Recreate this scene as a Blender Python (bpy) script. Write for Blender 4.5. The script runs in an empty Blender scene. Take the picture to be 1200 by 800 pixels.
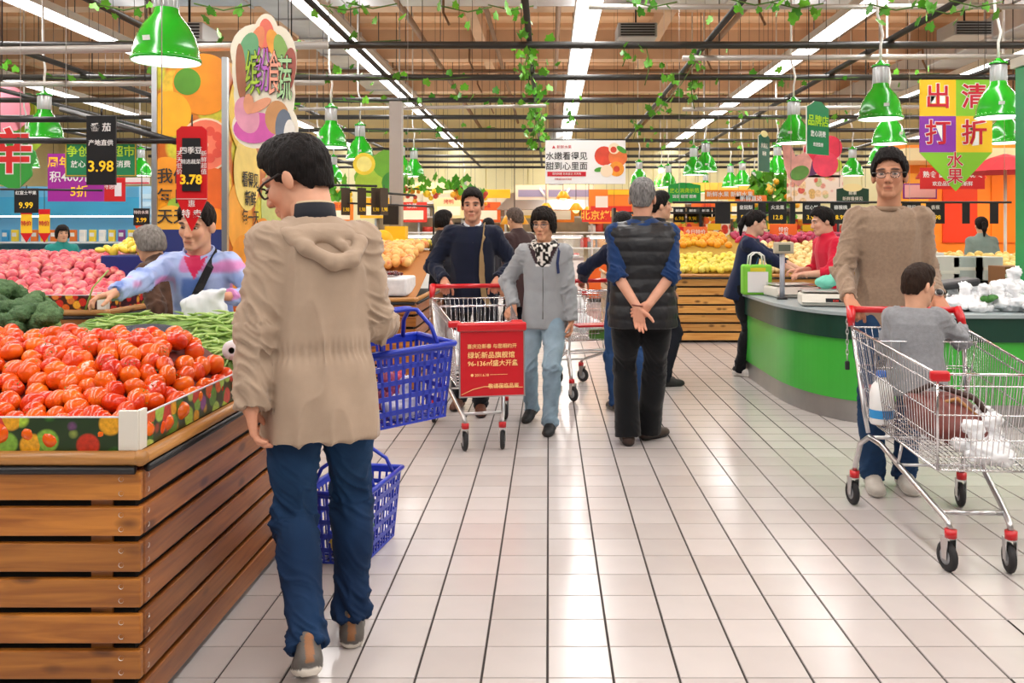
import bpy, bmesh, math, random
import numpy as np
from mathutils import Vector, Matrix, Euler

random.seed(7); np.random.seed(7)
SC = bpy.context.scene
COL = SC.collection
PI = math.pi
R = math.radians

# ------------------------------------------------------------------ camera, world, lights, exposure
CAM_H, FPX, PX0, PY0 = 1.38, 1023.0, 643.0, 272.0
cam_d = bpy.data.cameras.new('camera')
cam = bpy.data.objects.new('camera', cam_d); COL.objects.link(cam)
cam.location = (0, 0, CAM_H); cam.rotation_euler = (R(90), 0, 0)
cam_d.sensor_width = 36.0; cam_d.lens = FPX * 36.0 / 1200.0
cam_d.shift_x = (600.0 - PX0) / 1200.0
cam_d.shift_y = -(400.0 - PY0) / 1200.0
cam_d.clip_end = 200
SC.camera = cam

W = bpy.data.worlds.new('world'); SC.world = W
try: W.use_nodes = True
except Exception: pass
W.node_tree.nodes['Background'].inputs[0].default_value = (1.0, 0.96, 0.92, 1)
W.node_tree.nodes['Background'].inputs[1].default_value = 0.08

SC.view_settings.view_transform = 'Standard'
SC.view_settings.look = 'None'
SC.view_settings.gamma = 1.0
SC.view_settings.use_curve_mapping = False
SC.view_settings.exposure = -0.28

def area_light(loc, sx, sy, power, color=(1, .985, .97), rot=(0, 0, 0)):
    l = bpy.data.lights.new('ceiling_lamp_or_fill', 'AREA'); l.shape = 'RECTANGLE'
    l.size = sx; l.size_y = sy; l.energy = power; l.color = color
    o = bpy.data.objects.new('ceiling_lamp_or_fill', l); COL.objects.link(o)
    o.location = loc; o.rotation_euler = rot
    return o
STRIP_X = [-9.85, -6.4, -2.95, .5, 3.95, 7.4, 10.85]
STRIP_Z = 4.2
for sx_ in STRIP_X:
    for (y0, y1) in ((-4, 4), (4, 12), (12, 20), (20, 27.5)):
        area_light((sx_, (y0 + y1) / 2, STRIP_Z - .09), .26, y1 - y0, 126 if abs(sx_) < 8 else 80)
        area_light((sx_, (y0 + y1) / 2, STRIP_Z + .09), .26, y1 - y0, 30, rot=(PI, 0, 0))   # added upward fill that brightens the roof

for wx_ in (-4.0, -1.0, 1.8):   # warm lamps over the delicatessen
    area_light((wx_, 21.0, 2.9), 2.4, .5, 60, (1, .72, .42))
area_light((7.6, 14.2, 2.5), 3.0, .3, 60, (1, .7, .4))
# ------------------------------------------------------------------ helpers
def P(px, py, Y):
    """a point of the place seen at photo pixel px,py at distance Y"""
    return Vector(((px - PX0) * Y / FPX, Y, CAM_H - (py - PY0) * Y / FPX))
def FL(px, py):
    Y = CAM_H * FPX / (py - PY0)
    return Vector(((px - PX0) * Y / FPX, Y, 0))
def lin(c):
    return tuple((x / 12.92 if x <= .04045 else ((x + .055) / 1.055) ** 2.4) for x in c)
def hx(s):
    s = s.lstrip('#'); return lin(tuple(int(s[i:i + 2], 16) / 255 for i in (0, 2, 4)))

MATS = {}
def mat(name, col=(.8, .8, .8), rough=.5, metal=0., emit=0., alpha=None, noise=0., nscale=8., bump=0., bscale=60., attr=False,
        rand=None, coat=0., trans=0., sheen=0., ecol=None, stretch=None, spec=.5, sss=0., mix2=None):
    """procedural principled material; noise = value variation, bump = fine relief, attr = colour from point colours,
    rand = second colour mixed in by object"""
    if name in MATS: return MATS[name]
    m = bpy.data.materials.new(name); m.use_nodes = True
    nt = m.node_tree; nd = nt.nodes; lk = nt.links
    b = nd['Principled BSDF']
    if isinstance(col, str): col = hx(col)
    b.inputs['Base Color'].default_value = (*col, 1)
    b.inputs['Roughness'].default_value = rough; b.inputs['Metallic'].default_value = metal
    b.inputs['Specular IOR Level'].default_value = spec
    if coat: b.inputs['Coat Weight'].default_value = coat; b.inputs['Coat Roughness'].default_value = .12
    if trans: b.inputs['Transmission Weight'].default_value = trans
    if sheen: b.inputs['Sheen Weight'].default_value = sheen
    if sss:
        b.inputs['Subsurface Weight'].default_value = sss; b.inputs['Subsurface Radius'].default_value = (.012, .005, .003)
        b.inputs['Subsurface Scale'].default_value = 1.0
    if emit:
        b.inputs['Emission Color'].default_value = (*(ecol or col), 1); b.inputs['Emission Strength'].default_value = emit
    if alpha is not None: b.inputs['Alpha'].default_value = alpha
    src = None
    tc = nd.new('ShaderNodeTexCoord'); mp = nd.new('ShaderNodeMapping'); lk.new(tc.outputs['Object'], mp.inputs[0])
    if stretch: mp.inputs['Scale'].default_value = stretch
    if attr:
        a = nd.new('ShaderNodeAttribute'); a.attribute_name = 'Col'; src = a.outputs['Color']
    if rand is not None:
        if isinstance(rand, str): rand = hx(rand)
        oi = nd.new('ShaderNodeObjectInfo'); mx = nd.new('ShaderNodeMix'); mx.data_type = 'RGBA'
        lk.new(oi.outputs['Random'], mx.inputs['Factor'])
        mx.inputs[6].default_value = (*col, 1); mx.inputs[7].default_value = (*rand, 1); src = mx.outputs[2]
    if mix2:
        n = nd.new('ShaderNodeTexNoise'); n.inputs['Scale'].default_value = mix2[1]; n.inputs['Detail'].default_value = 5
        lk.new(mp.outputs[0], n.inputs['Vector']); mr = nd.new('ShaderNodeMapRange'); mr.inputs[1].default_value = .5; mr.inputs[2].default_value = .72
        mr.inputs[4].default_value = mix2[2]; lk.new(n.outputs['Fac'], mr.inputs[0]); mx = nd.new('ShaderNodeMix'); mx.data_type = 'RGBA'; lk.new(mr.outputs[0], mx.inputs['Factor'])
        if src: lk.new(src, mx.inputs[6])
        else: mx.inputs[6].default_value = (*col, 1)
        mx.inputs[7].default_value = (*hx(mix2[0]), 1); src = mx.outputs[2]
    if noise:
        n = nd.new('ShaderNodeTexNoise'); n.inputs['Scale'].default_value = nscale; n.inputs['Detail'].default_value = 4
        lk.new(mp.outputs[0], n.inputs['Vector'])
        mr = nd.new('ShaderNodeMapRange'); mr.inputs[1].default_value = .25; mr.inputs[2].default_value = .75
        mr.inputs[3].default_value = 1 - noise; mr.inputs[4].default_value = 1 + noise
        lk.new(n.outputs['Fac'], mr.inputs[0])
        mx = nd.new('ShaderNodeMix'); mx.data_type = 'RGBA'; mx.blend_type = 'MULTIPLY'; mx.inputs['Factor'].default_value = 1
        if src: lk.new(src, mx.inputs[6])
        else: mx.inputs[6].default_value = (*col, 1)
        lk.new(mr.outputs[0], mx.inputs[7]); src = mx.outputs[2]
    if src: lk.new(src, b.inputs['Base Color'])
    if bump:
        n = nd.new('ShaderNodeTexNoise'); n.inputs['Scale'].default_value = bscale; n.inputs['Detail'].default_value = 3
        lk.new(mp.outputs[0], n.inputs['Vector'])
        bp = nd.new('ShaderNodeBump'); bp.inputs['Strength'].default_value = bump; bp.inputs['Distance'].default_value = .01
        lk.new(n.outputs['Fac'], bp.inputs['Height']); lk.new(bp.outputs[0], b.inputs['Normal'])
    MATS[name] = m
    return m

def print_mat(name, cols, scale=14., bg=None, dot=.42, rough=.3, stretch=(1, 1, 1), dark=.35):
    """flat fruit-and-vegetable print: random coloured rounds from a voronoi, each shaded like a printed photo of produce"""
    if name in MATS: return MATS[name]
    m = bpy.data.materials.new(name); m.use_nodes = True
    nt = m.node_tree; nd = nt.nodes; lk = nt.links; b = nd['Principled BSDF']
    b.inputs['Roughness'].default_value = rough
    tc = nd.new('ShaderNodeTexCoord'); mp = nd.new('ShaderNodeMapping'); mp.inputs['Scale'].default_value = stretch
    lk.new(tc.outputs['Object'], mp.inputs[0])
    v = nd.new('ShaderNodeTexVoronoi'); v.inputs['Scale'].default_value = scale; v.inputs['Randomness'].default_value = .8
    lk.new(mp.outputs[0], v.inputs['Vector'])
    sep = nd.new('ShaderNodeSeparateColor'); lk.new(v.outputs['Color'], sep.inputs[0])
    cr = nd.new('ShaderNodeValToRGB'); cr.color_ramp.interpolation = 'CONSTANT'
    el = cr.color_ramp.elements
    for i, c in enumerate(cols):
        c = hx(c) if isinstance(c, str) else c
        if i < 2: e = el[i]; e.position = i / len(cols)
        else: e = el.new(i / len(cols))
        e.color = (*c, 1)
    lk.new(sep.outputs[0], cr.inputs[0])
    n = nd.new('ShaderNodeTexNoise'); n.inputs['Scale'].default_value = scale * 5
    lk.new(mp.outputs[0], n.inputs['Vector'])
    mr = nd.new('ShaderNodeMapRange'); mr.inputs[1].default_value = .3; mr.inputs[2].default_value = .7
    mr.inputs[3].default_value = .75; mr.inputs[4].default_value = 1.15; lk.new(n.outputs['Fac'], mr.inputs[0])
    mx = nd.new('ShaderNodeMix'); mx.data_type = 'RGBA'; mx.blend_type = 'MULTIPLY'; mx.inputs['Factor'].default_value = 1
    lk.new(cr.outputs[0], mx.inputs[6]); lk.new(mr.outputs[0], mx.inputs[7])
    r2 = nd.new('ShaderNodeMapRange'); r2.inputs[1].default_value = dot; r2.inputs[2].default_value = dot + .12
    lk.new(v.outputs['Distance'], r2.inputs[0])
    m2 = nd.new('ShaderNodeMix'); m2.data_type = 'RGBA'; lk.new(r2.outputs[0], m2.inputs['Factor'])
    lk.new(mx.outputs[2], m2.inputs[6])
    c = hx(bg) if isinstance(bg, str) else (bg or (.02, .06, .02))
    m2.inputs[7].default_value = (*c, 1)
    lk.new(m2.outputs[2], b.inputs['Base Color'])
    MATS[name] = m
    return m

def wood_mat(name, c1, c2, axis=0, rough=.38, knots=True):
    if name in MATS: return MATS[name]
    m = bpy.data.materials.new(name); m.use_nodes = True
    nt = m.node_tree; nd = nt.nodes; lk = nt.links; b = nd['Principled BSDF']
    b.inputs['Roughness'].default_value = rough; b.inputs['Coat Weight'].default_value = .25; b.inputs['Coat Roughness'].default_value = .25
    tc = nd.new('ShaderNodeTexCoord'); oi = nd.new('ShaderNodeObjectInfo')
    add = nd.new('ShaderNodeVectorMath'); add.operation = 'MULTIPLY_ADD'
    cv = nd.new('ShaderNodeCombineXYZ')
    for i in range(3): lk.new(oi.outputs['Random'], cv.inputs[i])
    lk.new(cv.outputs[0], add.inputs[0]); add.inputs[1].default_value = (17, 23, 31); lk.new(tc.outputs['Object'], add.inputs[2])
    mp = nd.new('ShaderNodeMapping'); s = [26, 26, 26]; s[axis] = 1.6; mp.inputs['Scale'].default_value = s
    lk.new(add.outputs[0], mp.inputs[0])
    n = nd.new('ShaderNodeTexNoise'); n.inputs['Scale'].default_value = 1.6; n.inputs['Detail'].default_value = 6; n.inputs['Distortion'].default_value = .8
    lk.new(mp.outputs[0], n.inputs['Vector'])
    cr = nd.new('ShaderNodeValToRGB'); cr.color_ramp.elements[0].color = (*hx(c1), 1); cr.color_ramp.elements[1].color = (*hx(c2), 1)
    cr.color_ramp.elements[0].position = .3; cr.color_ramp.elements[1].position = .7
    lk.new(n.outputs['Fac'], cr.inputs[0])
    src = cr.outputs[0]
    mp2 = nd.new('ShaderNodeMapping'); s2 = [11, 11, 11]; s2[axis] = 5.0; mp2.inputs['Scale'].default_value = s2
    lk.new(add.outputs[0], mp2.inputs[0])
    v = nd.new('ShaderNodeTexVoronoi'); v.inputs['Scale'].default_value = .9; lk.new(mp2.outputs[0], v.inputs['Vector'])
    r2 = nd.new('ShaderNodeMapRange'); r2.inputs[1].default_value = .10; r2.inputs[2].default_value = .22; r2.inputs[3].default_value = .75; r2.inputs[4].default_value = 0
    lk.new(v.outputs['Distance'], r2.inputs[0])
    mk = nd.new('ShaderNodeMix'); mk.data_type = 'RGBA'; lk.new(r2.outputs[0], mk.inputs['Factor']); lk.new(src, mk.inputs[6])
    mk.inputs[7].default_value = (*hx('4a2208'), 1); src = mk.outputs[2]
    mm = nd.new('ShaderNodeMapRange'); mm.inputs[3].default_value = .8; mm.inputs[4].default_value = 1.15; lk.new(oi.outputs['Random'], mm.inputs[0])
    mx = nd.new('ShaderNodeMix'); mx.data_type = 'RGBA'; mx.blend_type = 'MULTIPLY'; mx.inputs['Factor'].default_value = 1
    lk.new(src, mx.inputs[6]); lk.new(mm.outputs[0], mx.inputs[7]); lk.new(mx.outputs[2], b.inputs['Base Color'])
    bp = nd.new('ShaderNodeBump'); bp.inputs['Strength'].default_value = .15; bp.inputs['Distance'].default_value = .004
    lk.new(n.outputs['Fac'], bp.inputs['Height']); lk.new(bp.outputs[0], b.inputs['Normal'])
    MATS[name] = m
    return m

class MB:
    """collects polygons of one part"""
    def __init__(s): s.v = []; s.f = []; s.m = []; s.sm = []; s.mats = []
    def mi(s, m):
        if m is None: return 0
        if m not in s.mats: s.mats.append(m)
        return s.mats.index(m)
    def add(s, vs, fs, m=None, smooth=False):
        o = len(s.v); k = s.mi(m)
        s.v.extend([tuple(v) for v in vs])
        for f in fs: s.f.append(tuple(i + o for i in f)); s.m.append(k); s.sm.append(smooth)
        return s
    def box(s, c, d, m=None, rot=None, taper=None):
        x, y, z = d[0] / 2, d[1] / 2, d[2] / 2
        t = taper or (1, 1)
        vs = [Vector((-x, -y, -z)), Vector((x, -y, -z)), Vector((x, y, -z)), Vector((-x, y, -z)),
              Vector((-x * t[0], -y * t[1], z)), Vector((x * t[0], -y * t[1], z)), Vector((x * t[0], y * t[1], z)), Vector((-x * t[0], y * t[1], z))]
        if rot is not None:
            M = rot if isinstance(rot, Matrix) else Euler(rot).to_matrix()
            vs = [M @ v for v in vs]
        vs = [v + Vector(c) for v in vs]
        return s.add(vs, [(0, 3, 2, 1), (4, 5, 6, 7), (0, 1, 5, 4), (1, 2, 6, 5), (2, 3, 7, 6), (3, 0, 4, 7)], m)
    def bb(s, a, b, m=None): # box by corners
        return s.box([(a[i] + b[i]) / 2 for i in range(3)], [abs(b[i] - a[i]) for i in range(3)], m)
    def bbox_bevel(s, c, d, r, m=None, rot=None):
        """box with chamfered edges"""
        bm = bmesh.new(); bmesh.ops.create_cube(bm, size=1)
        for v in bm.verts: v.co = Vector((v.co.x * d[0], v.co.y * d[1], v.co.z * d[2]))
        bmesh.ops.bevel(bm, geom=list(bm.edges), offset=r, segments=2, affect='EDGES', profile=.5)
        M = (rot if isinstance(rot, Matrix) else Euler(rot).to_matrix()) if rot is not None else Matrix.Identity(3)
        bm.verts.index_update()
        vs = [M @ v.co + Vector(c) for v in bm.verts]
        fs = [[v.index for v in f.verts] for f in bm.faces]; bm.free()
        return s.add(vs, fs, m, False)
    def tube(s, pts, r, m=None, n=6, closed=False, cap=True, smooth=True):
        pts = [Vector(p) for p in pts]; N = len(pts)
        rs = r if isinstance(r, (list, tuple)) else [r] * N
        vs = []; ref = None
        for i, p in enumerate(pts):
            if closed: d = pts[(i + 1) % N] - pts[i - 1]
            else: d = pts[min(i + 1, N - 1)] - pts[max(i - 1, 0)]
            if d.length < 1e-9: d = Vector((0, 0, 1))
            d.normalize()
            if ref is None:
                ref = Vector((0, 0, 1)) if abs(d.z) < .9 else Vector((1, 0, 0))
            u = ref - d * ref.dot(d)
            if u.length < 1e-6: u = d.orthogonal()
            u.normalize(); w = d.cross(u); ref = u
            for k in range(n):
                a = 2 * PI * (k + .5) / n
                vs.append(p + (u * math.cos(a) + w * math.sin(a)) * rs[i])
        fs = []
        for i in range(N if closed else N - 1):
            j = (i + 1) % N
            for k in range(n): fs.append((i * n + k, i * n + (k + 1) % n, j * n + (k + 1) % n, j * n + k))
        if cap and not closed:
            fs.append(tuple(range(n - 1, -1, -1))); fs.append(tuple((N - 1) * n + k for k in range(n)))
        return s.add(vs, fs, m, smooth)
    def lathe(s, prof, m=None, n=24, c=(0, 0, 0), M=None, smooth=True):
        vs = []; fs = []
        for (r, z) in prof:
            for k in range(n):
                a = 2 * PI * k / n
                v = Vector((r * math.cos(a), r * math.sin(a), z))
                vs.append((M @ v if M is not None else v) + Vector(c))
        for i in range(len(prof) - 1):
            for k in range(n):
                fs.append((i * n + k, i * n + (k + 1) % n, (i + 1) * n + (k + 1) % n, (i + 1) * n + k))
        return s.add(vs, fs, m, smooth)
    def cyl(s, p0, p1, r, m=None, n=16, smooth=True): return s.tube([p0, p1], r, m, n, smooth=smooth)
    def ball(s, c, r, m=None, nu=12, nv=8, rot=None):
        rr = r if isinstance(r, (tuple, list)) else (r, r, r)
        vs = []; fs = []
        M = Euler(rot).to_matrix() if rot is not None else None
        for j in range(nv + 1):
            t = PI * j / nv
            for i in range(nu):
                a = 2 * PI * i / nu
                v = Vector((rr[0] * math.sin(t) * math.cos(a), rr[1] * math.sin(t) * math.sin(a), rr[2] * math.cos(t)))
                if M: v = M @ v
                vs.append(v + Vector(c))
        for j in range(nv):
            for i in range(nu):
                fs.append((j * nu + i, (j + 1) * nu + i, (j + 1) * nu + (i + 1) % nu, j * nu + (i + 1) % nu))
        return s.add(vs, fs, m, True)
    def prism(s, poly, d, m=None, M=None, c=(0, 0, 0), m2=None):
        """outline poly (x,z) extruded along y by d, centred; front faces -y"""
        n = len(poly)
        vs = [Vector((x, -d / 2, z)) for x, z in poly] + [Vector((x, d / 2, z)) for x, z in poly]
        vs = [(M @ v if M is not None else v) + Vector(c) for v in vs]
        s.add(vs, [tuple(range(n))], m2 or m)
        s.add(vs, [tuple(range(2 * n - 1, n - 1, -1))], m)
        s.add(vs, [(i, i + n, (i + 1) % n + n, (i + 1) % n) for i in range(n)], m)
        return s
    def mesh(s, name='mesh'):
        me = bpy.data.meshes.new(name); me.from_pydata(s.v, [], s.f)
        for m in s.mats: me.materials.append(m)
        me.polygons.foreach_set('material_index', s.m); me.polygons.foreach_set('use_smooth', s.sm)
        me.update(); return me
    def build(s, name, parent=None, loc=None, rot=None, m=None):
        if m is not None and not s.mats: s.mats = [m]
        return obj(name, s.mesh(name), parent, loc, rot)

def obj(name, data, parent=None, loc=None, rot=None):
    o = bpy.data.objects.new(name, data); COL.objects.link(o)
    if parent is not None: o.parent = parent
    if loc is not None: o.location = loc
    if rot is not None: o.rotation_euler = rot
    return o
def thing(name, label, cat, loc=(0, 0, 0), rz=0., group=None, rot=None):
    o = obj(name, None, None, loc, rot or (0, 0, rz)); o.empty_display_size = .1
    return tag(o, label, cat, group)
def tag(o, label, cat, group=None, kind=None):
    o['label'] = label; o['category'] = cat
    if group: o['group'] = group
    if kind: o['kind'] = kind
    return o
def struct(o): o['kind'] = 'structure'; return o
def dup(root, loc=None, rot=None, label=None, group=None, scale=None):
    def cp(o, p):
        c = o.copy(); COL.objects.link(c)
        if p is not None: c.parent = p
        for ch in o.children: cp(ch, c)
        return c
    r = cp(root, None)
    if loc is not None: r.location = loc
    if rot is not None: r.rotation_euler = rot
    if label: r['label'] = label
    if group: r['group'] = group
    if scale: r.scale = (scale,) * 3 if not isinstance(scale, (tuple, list)) else scale
    return r

TEXTC = {}
def text_mesh(txt, size, m, bold=0., depth=.001, align='CENTER'):
    key = (txt, round(size, 4), m.name, bold, align)
    if key in TEXTC: return TEXTC[key]
    cu = bpy.data.curves.new('text', 'FONT'); cu.body = txt; cu.size = size; cu.align_x = align; cu.align_y = 'CENTER'
    cu.extrude = depth; cu.offset = bold * size; cu.resolution_u = 2
    o = bpy.data.objects.new('text', cu); COL.objects.link(o)
    dg = bpy.context.evaluated_depsgraph_get()
    me = bpy.data.meshes.new_from_object(o.evaluated_get(dg))
    me.materials.clear(); me.materials.append(m)
    bpy.data.objects.remove(o); bpy.data.curves.remove(cu)
    TEXTC[key] = me
    return me
def lettering(txt, size, m, parent, loc, rz=0., bold=0., align='CENTER', rot=None, name='lettering'):
    """text lying on a vertical face that looks towards -y (turned by rz)"""
    if name == 'lettering' and len(txt) > 1 and any(ord(c) > 0x2e80 for c in txt): bold = min(bold, .010)
    return obj(name, text_mesh(txt, size, m, bold, align=align), parent, loc, rot or (R(90), 0, rz))

# ---- common materials
M_STEEL = mat('steel', (.62, .62, .63), .28, 1.0)
M_CHROME = mat('chrome wire', (.72, .72, .74), .22, 1.0)
M_BLACK = mat('black metal', (.012, .012, .014), .4)
M_BLKPL = mat('black plastic', (.02, .02, .022), .45)
M_RUBBER = mat('rubber', (.018, .018, .02), .7)
M_RED = mat('red plastic', hx('c8141e'), .3, coat=.3)
M_WHITE = mat('white plastic', (.8, .8, .79), .4)
M_OFFW = mat('off white', hx('ddd8cc'), .5)
M_GREY = mat('grey plastic', (.35, .36, .38), .45)
M_YEL = mat('yellow print', hx('f4c21a'), .5)
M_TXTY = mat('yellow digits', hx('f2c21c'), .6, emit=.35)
M_TXTW = mat('white print', (.85, .85, .83), .6)
M_TXTK = mat('black print', (.02, .02, .02), .6)
M_TXTR = mat('red print', hx('c8102a'), .6)
M_BLUE = mat('blue basket plastic', hx('1c35b4'), .35, coat=.2)
# ------------------------------------------------------------------ smooth solids for people and soft things
def V3(x): return np.array(x, dtype=np.float64)
_lat = np.random.RandomState(3).rand(32, 32, 32).astype(np.float32)
def vnoise(Pn, f, seed=0):
    q = Pn * np.asarray(f) + seed * 7.31
    i = np.floor(q).astype(np.int64); t = q - i; t = t * t * (3 - 2 * t)
    def g(a, b, c): return _lat[(i[:, 0] + a) & 31, (i[:, 1] + b) & 31, (i[:, 2] + c) & 31]
    x0 = g(0,0,0) * (1 - t[:,0]) + g(1,0,0) * t[:,0]; x1 = g(0,1,0) * (1 - t[:,0]) + g(1,1,0) * t[:,0]
    x2 = g(0,0,1) * (1 - t[:,0]) + g(1,0,1) * t[:,0]; x3 = g(0,1,1) * (1 - t[:,0]) + g(1,1,1) * t[:,0]
    y0 = x0 * (1 - t[:,1]) + x1 * t[:,1]; y1 = x2 * (1 - t[:,1]) + x3 * t[:,1]
    return y0 * (1 - t[:,2]) + y1 * t[:,2]

class SDF:
    def __init__(s): s.ops = []; s.cuts = []
    def rc(s, a, b, ra, rb, k=.02, sub=False):
        a, b = V3(a), V3(b); r = max(ra, rb)
        s.ops.append(('rc', a, b, ra, rb, k, sub, np.minimum(a, b) - r, np.maximum(a, b) + r)); return s
    def el(s, c, r, Rm=None, k=.02, sub=False):
        c, r = V3(c), V3(r); m = r.max() if Rm is not None else r
        s.ops.append(('el', c, r, Rm, None, k, sub, c - m, c + m)); return s
    def loft(s, o, Rm, zs, as_, bs, yo=None, n=2.3, k=.02, sub=False):
        o = V3(o); A = max(as_); B = max(bs); L = max(abs(zs[0]), abs(zs[-1]))
        yo = yo or [0] * len(zs)
        ctr = np.array([[sx * A, sy * B + np.mean(yo), z] for sx in (-1, 1) for sy in (-1, 1) for z in (zs[0], zs[-1])])
        w = ctr @ np.asarray(Rm).T + o
        s.ops.append(('lo', o, np.asarray(Rm), (zs, as_, bs, yo), n, k, sub, w.min(0) - .03, w.max(0) + .03)); return s
    def cut(s, p, n): s.cuts.append((V3(p), V3(n) / np.linalg.norm(n))); return s
    def mesh(s, h, pad=.02):
        add = [o for o in s.ops if not o[6]]
        lo = np.min([o[7] for o in add], 0) - pad; hi = np.max([o[8] for o in add], 0) + pad
        n = np.ceil((hi - lo) / h).astype(int) + 1
        D = np.full(n, .3, np.float32)
        ax = [(lo[i] + np.arange(n[i]) * h).astype(np.float32) for i in range(3)]
        for o in s.ops:
            k = o[5]; mg = k + 2.5 * h + .01
            i0 = np.maximum(np.floor((o[7] - mg - lo) / h).astype(int), 0); i1 = np.minimum(np.ceil((o[8] + mg - lo) / h).astype(int) + 1, n)
            if (i1 <= i0).any(): continue
            sl = tuple(slice(i0[i], i1[i]) for i in range(3))
            X = ax[0][sl[0]][:, None, None]; Y = ax[1][sl[1]][None, :, None]; Z = ax[2][sl[2]][None, None, :]
            if o[0] == 'rc':
                a, b, ra, rb = o[1], o[2], o[3], o[4]; ba = b - a; L = max(ba @ ba, 1e-9)
                px, py, pz = X - a[0], Y - a[1], Z - a[2]
                t = np.clip((px * ba[0] + py * ba[1] + pz * ba[2]) / L, 0, 1)
                d = np.sqrt((px - ba[0] * t) ** 2 + (py - ba[1] * t) ** 2 + (pz - ba[2] * t) ** 2) - (ra + (rb - ra) * t)
            elif o[0] == 'el':
                c, r, Rm = o[1], o[2], o[3]
                px, py, pz = X - c[0], Y - c[1], Z - c[2]
                if Rm is not None:
                    M = np.asarray(Rm).T
                    px, py, pz = [M[i, 0] * px + M[i, 1] * py + M[i, 2] * pz for i in range(3)]
                k0 = np.sqrt((px / r[0]) ** 2 + (py / r[1]) ** 2 + (pz / r[2]) ** 2)
                k1 = np.sqrt((px / r[0] ** 2) ** 2 + (py / r[1] ** 2) ** 2 + (pz / r[2] ** 2) ** 2) + 1e-6
                d = k0 * (k0 - 1) / k1
            else:
                oo, Rm, (zs, as_, bs, yo), nn = o[1], o[2], o[3], o[4]
                M = Rm.T; px, py, pz = X - oo[0], Y - oo[1], Z - oo[2]
                qx, qy, qz = [M[i, 0] * px + M[i, 1] * py + M[i, 2] * pz for i in range(3)]
                A = np.interp(qz, zs, as_); B = np.interp(qz, zs, bs); C = np.interp(qz, zs, yo)
                d = ((np.abs(qx / A) ** nn + np.abs((qy - C) / B) ** nn) ** (1 / nn) - 1) * np.minimum(A, B)
                d = np.maximum(d, np.maximum(qz - zs[-1], zs[0] - qz))
            cur = D[sl]
            if o[6]:
                d = -d
                hh = np.clip(.5 - .5 * (cur - d) / k, 0, 1); D[sl] = cur * (1 - hh) + d * hh + k * hh * (1 - hh)
            else:
                hh = np.clip(.5 + .5 * (cur - d) / k, 0, 1); D[sl] = cur * (1 - hh) + d * hh - k * hh * (1 - hh)
        for p, nrm in s.cuts:
            d = (ax[0][:, None, None] - p[0]) * nrm[0] + (ax[1][None, :, None] - p[1]) * nrm[1] + (ax[2][None, None, :] - p[2]) * nrm[2]
            D = np.maximum(D, d.astype(np.float32))
        return surfnet(D, lo, h)

def surfnet(D, lo, h):
    D = np.pad(D, 1, constant_values=.3); lo = lo - h
    S = D < 0
    c = [S[x:S.shape[0] - 1 + x, y:S.shape[1] - 1 + y, z:S.shape[2] - 1 + z] for x in (0, 1) for y in (0, 1) for z in (0, 1)]
    cnt = np.zeros(c[0].shape, np.int8)
    for q in c: cnt += q
    act = (cnt > 0) & (cnt < 8)
    I = np.argwhere(act)
    idx = np.full(act.shape, -1, np.int64); idx[act] = np.arange(len(I))
    offs = np.array([(x, y, z) for x in (0, 1) for y in (0, 1) for z in (0, 1)])
    val = np.stack([D[I[:, 0] + o[0], I[:, 1] + o[1], I[:, 2] + o[2]] for o in offs], 1)
    pos = np.zeros((len(I), 3)); num = np.zeros(len(I))
    for a in range(8):
        for b in range(a + 1, 8):
            if np.abs(offs[a] - offs[b]).sum() != 1: continue
            m = (val[:, a] < 0) != (val[:, b] < 0)
            t = val[m, a] / (val[m, a] - val[m, b])
            pos[m] += offs[a] + t[:, None] * (offs[b] - offs[a]); num[m] += 1
    V = lo + (I + pos / num[:, None]) * h
    F = []
    for axn in range(3):
        o1, o2 = (axn + 1) % 3, (axn + 2) % 3
        a = [slice(0, None)] * 3; b = [slice(0, None)] * 3
        a[axn] = slice(0, -1); b[axn] = slice(1, None)
        E = S[tuple(a)] != S[tuple(b)]
        ed = np.argwhere(E); ed = ed[(ed[:, o1] > 0) & (ed[:, o2] > 0)]
        s0 = S[ed[:, 0], ed[:, 1], ed[:, 2]]
        def cell(d1, d2):
            q = ed.copy(); q[:, o1] -= d1; q[:, o2] -= d2; return idx[q[:, 0], q[:, 1], q[:, 2]]
        quad = np.stack([cell(1, 1), cell(0, 1), cell(0, 0), cell(1, 0)], 1)
        quad[~s0] = quad[~s0][:, ::-1]
        F.append(quad)
    return V, np.concatenate(F)

def vnormals(V, F):
    n = np.cross(V[F[:, 2]] - V[F[:, 0]], V[F[:, 3]] - V[F[:, 1]])
    N = np.zeros_like(V)
    for i in range(4): np.add.at(N, F[:, i], n)
    return N / (np.linalg.norm(N, axis=1)[:, None] + 1e-12)
def np_mesh(name, V, F, m, col=None, smooth=True):
    me = bpy.data.meshes.new(name)
    me.vertices.add(len(V)); me.vertices.foreach_set('co', np.asarray(V, np.float32).ravel())
    k = F.shape[1]
    me.loops.add(len(F) * k); me.loops.foreach_set('vertex_index', F.astype(np.int32).ravel())
    me.polygons.add(len(F)); me.polygons.foreach_set('loop_start', np.arange(0, len(F) * k, k, dtype=np.int32))
    try: me.polygons.foreach_set('loop_total', np.full(len(F), k, np.int32))
    except Exception: pass
    me.polygons.foreach_set('use_smooth', np.full(len(F), smooth, bool))
    if col is not None:
        a = me.attributes.new('Col', 'FLOAT_COLOR', 'POINT')
        c4 = np.ones((len(V), 4), np.float32); c4[:, :3] = col; a.data.foreach_set('color', c4.ravel())
    me.materials.append(m); me.update(calc_edges=True)
    return me
def join_vf(parts):
    Vs, Fs, o = [], [], 0
    for V, F in parts: Vs.append(V); Fs.append(F + o); o += len(V)
    return np.concatenate(Vs), np.concatenate(Fs)
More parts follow.
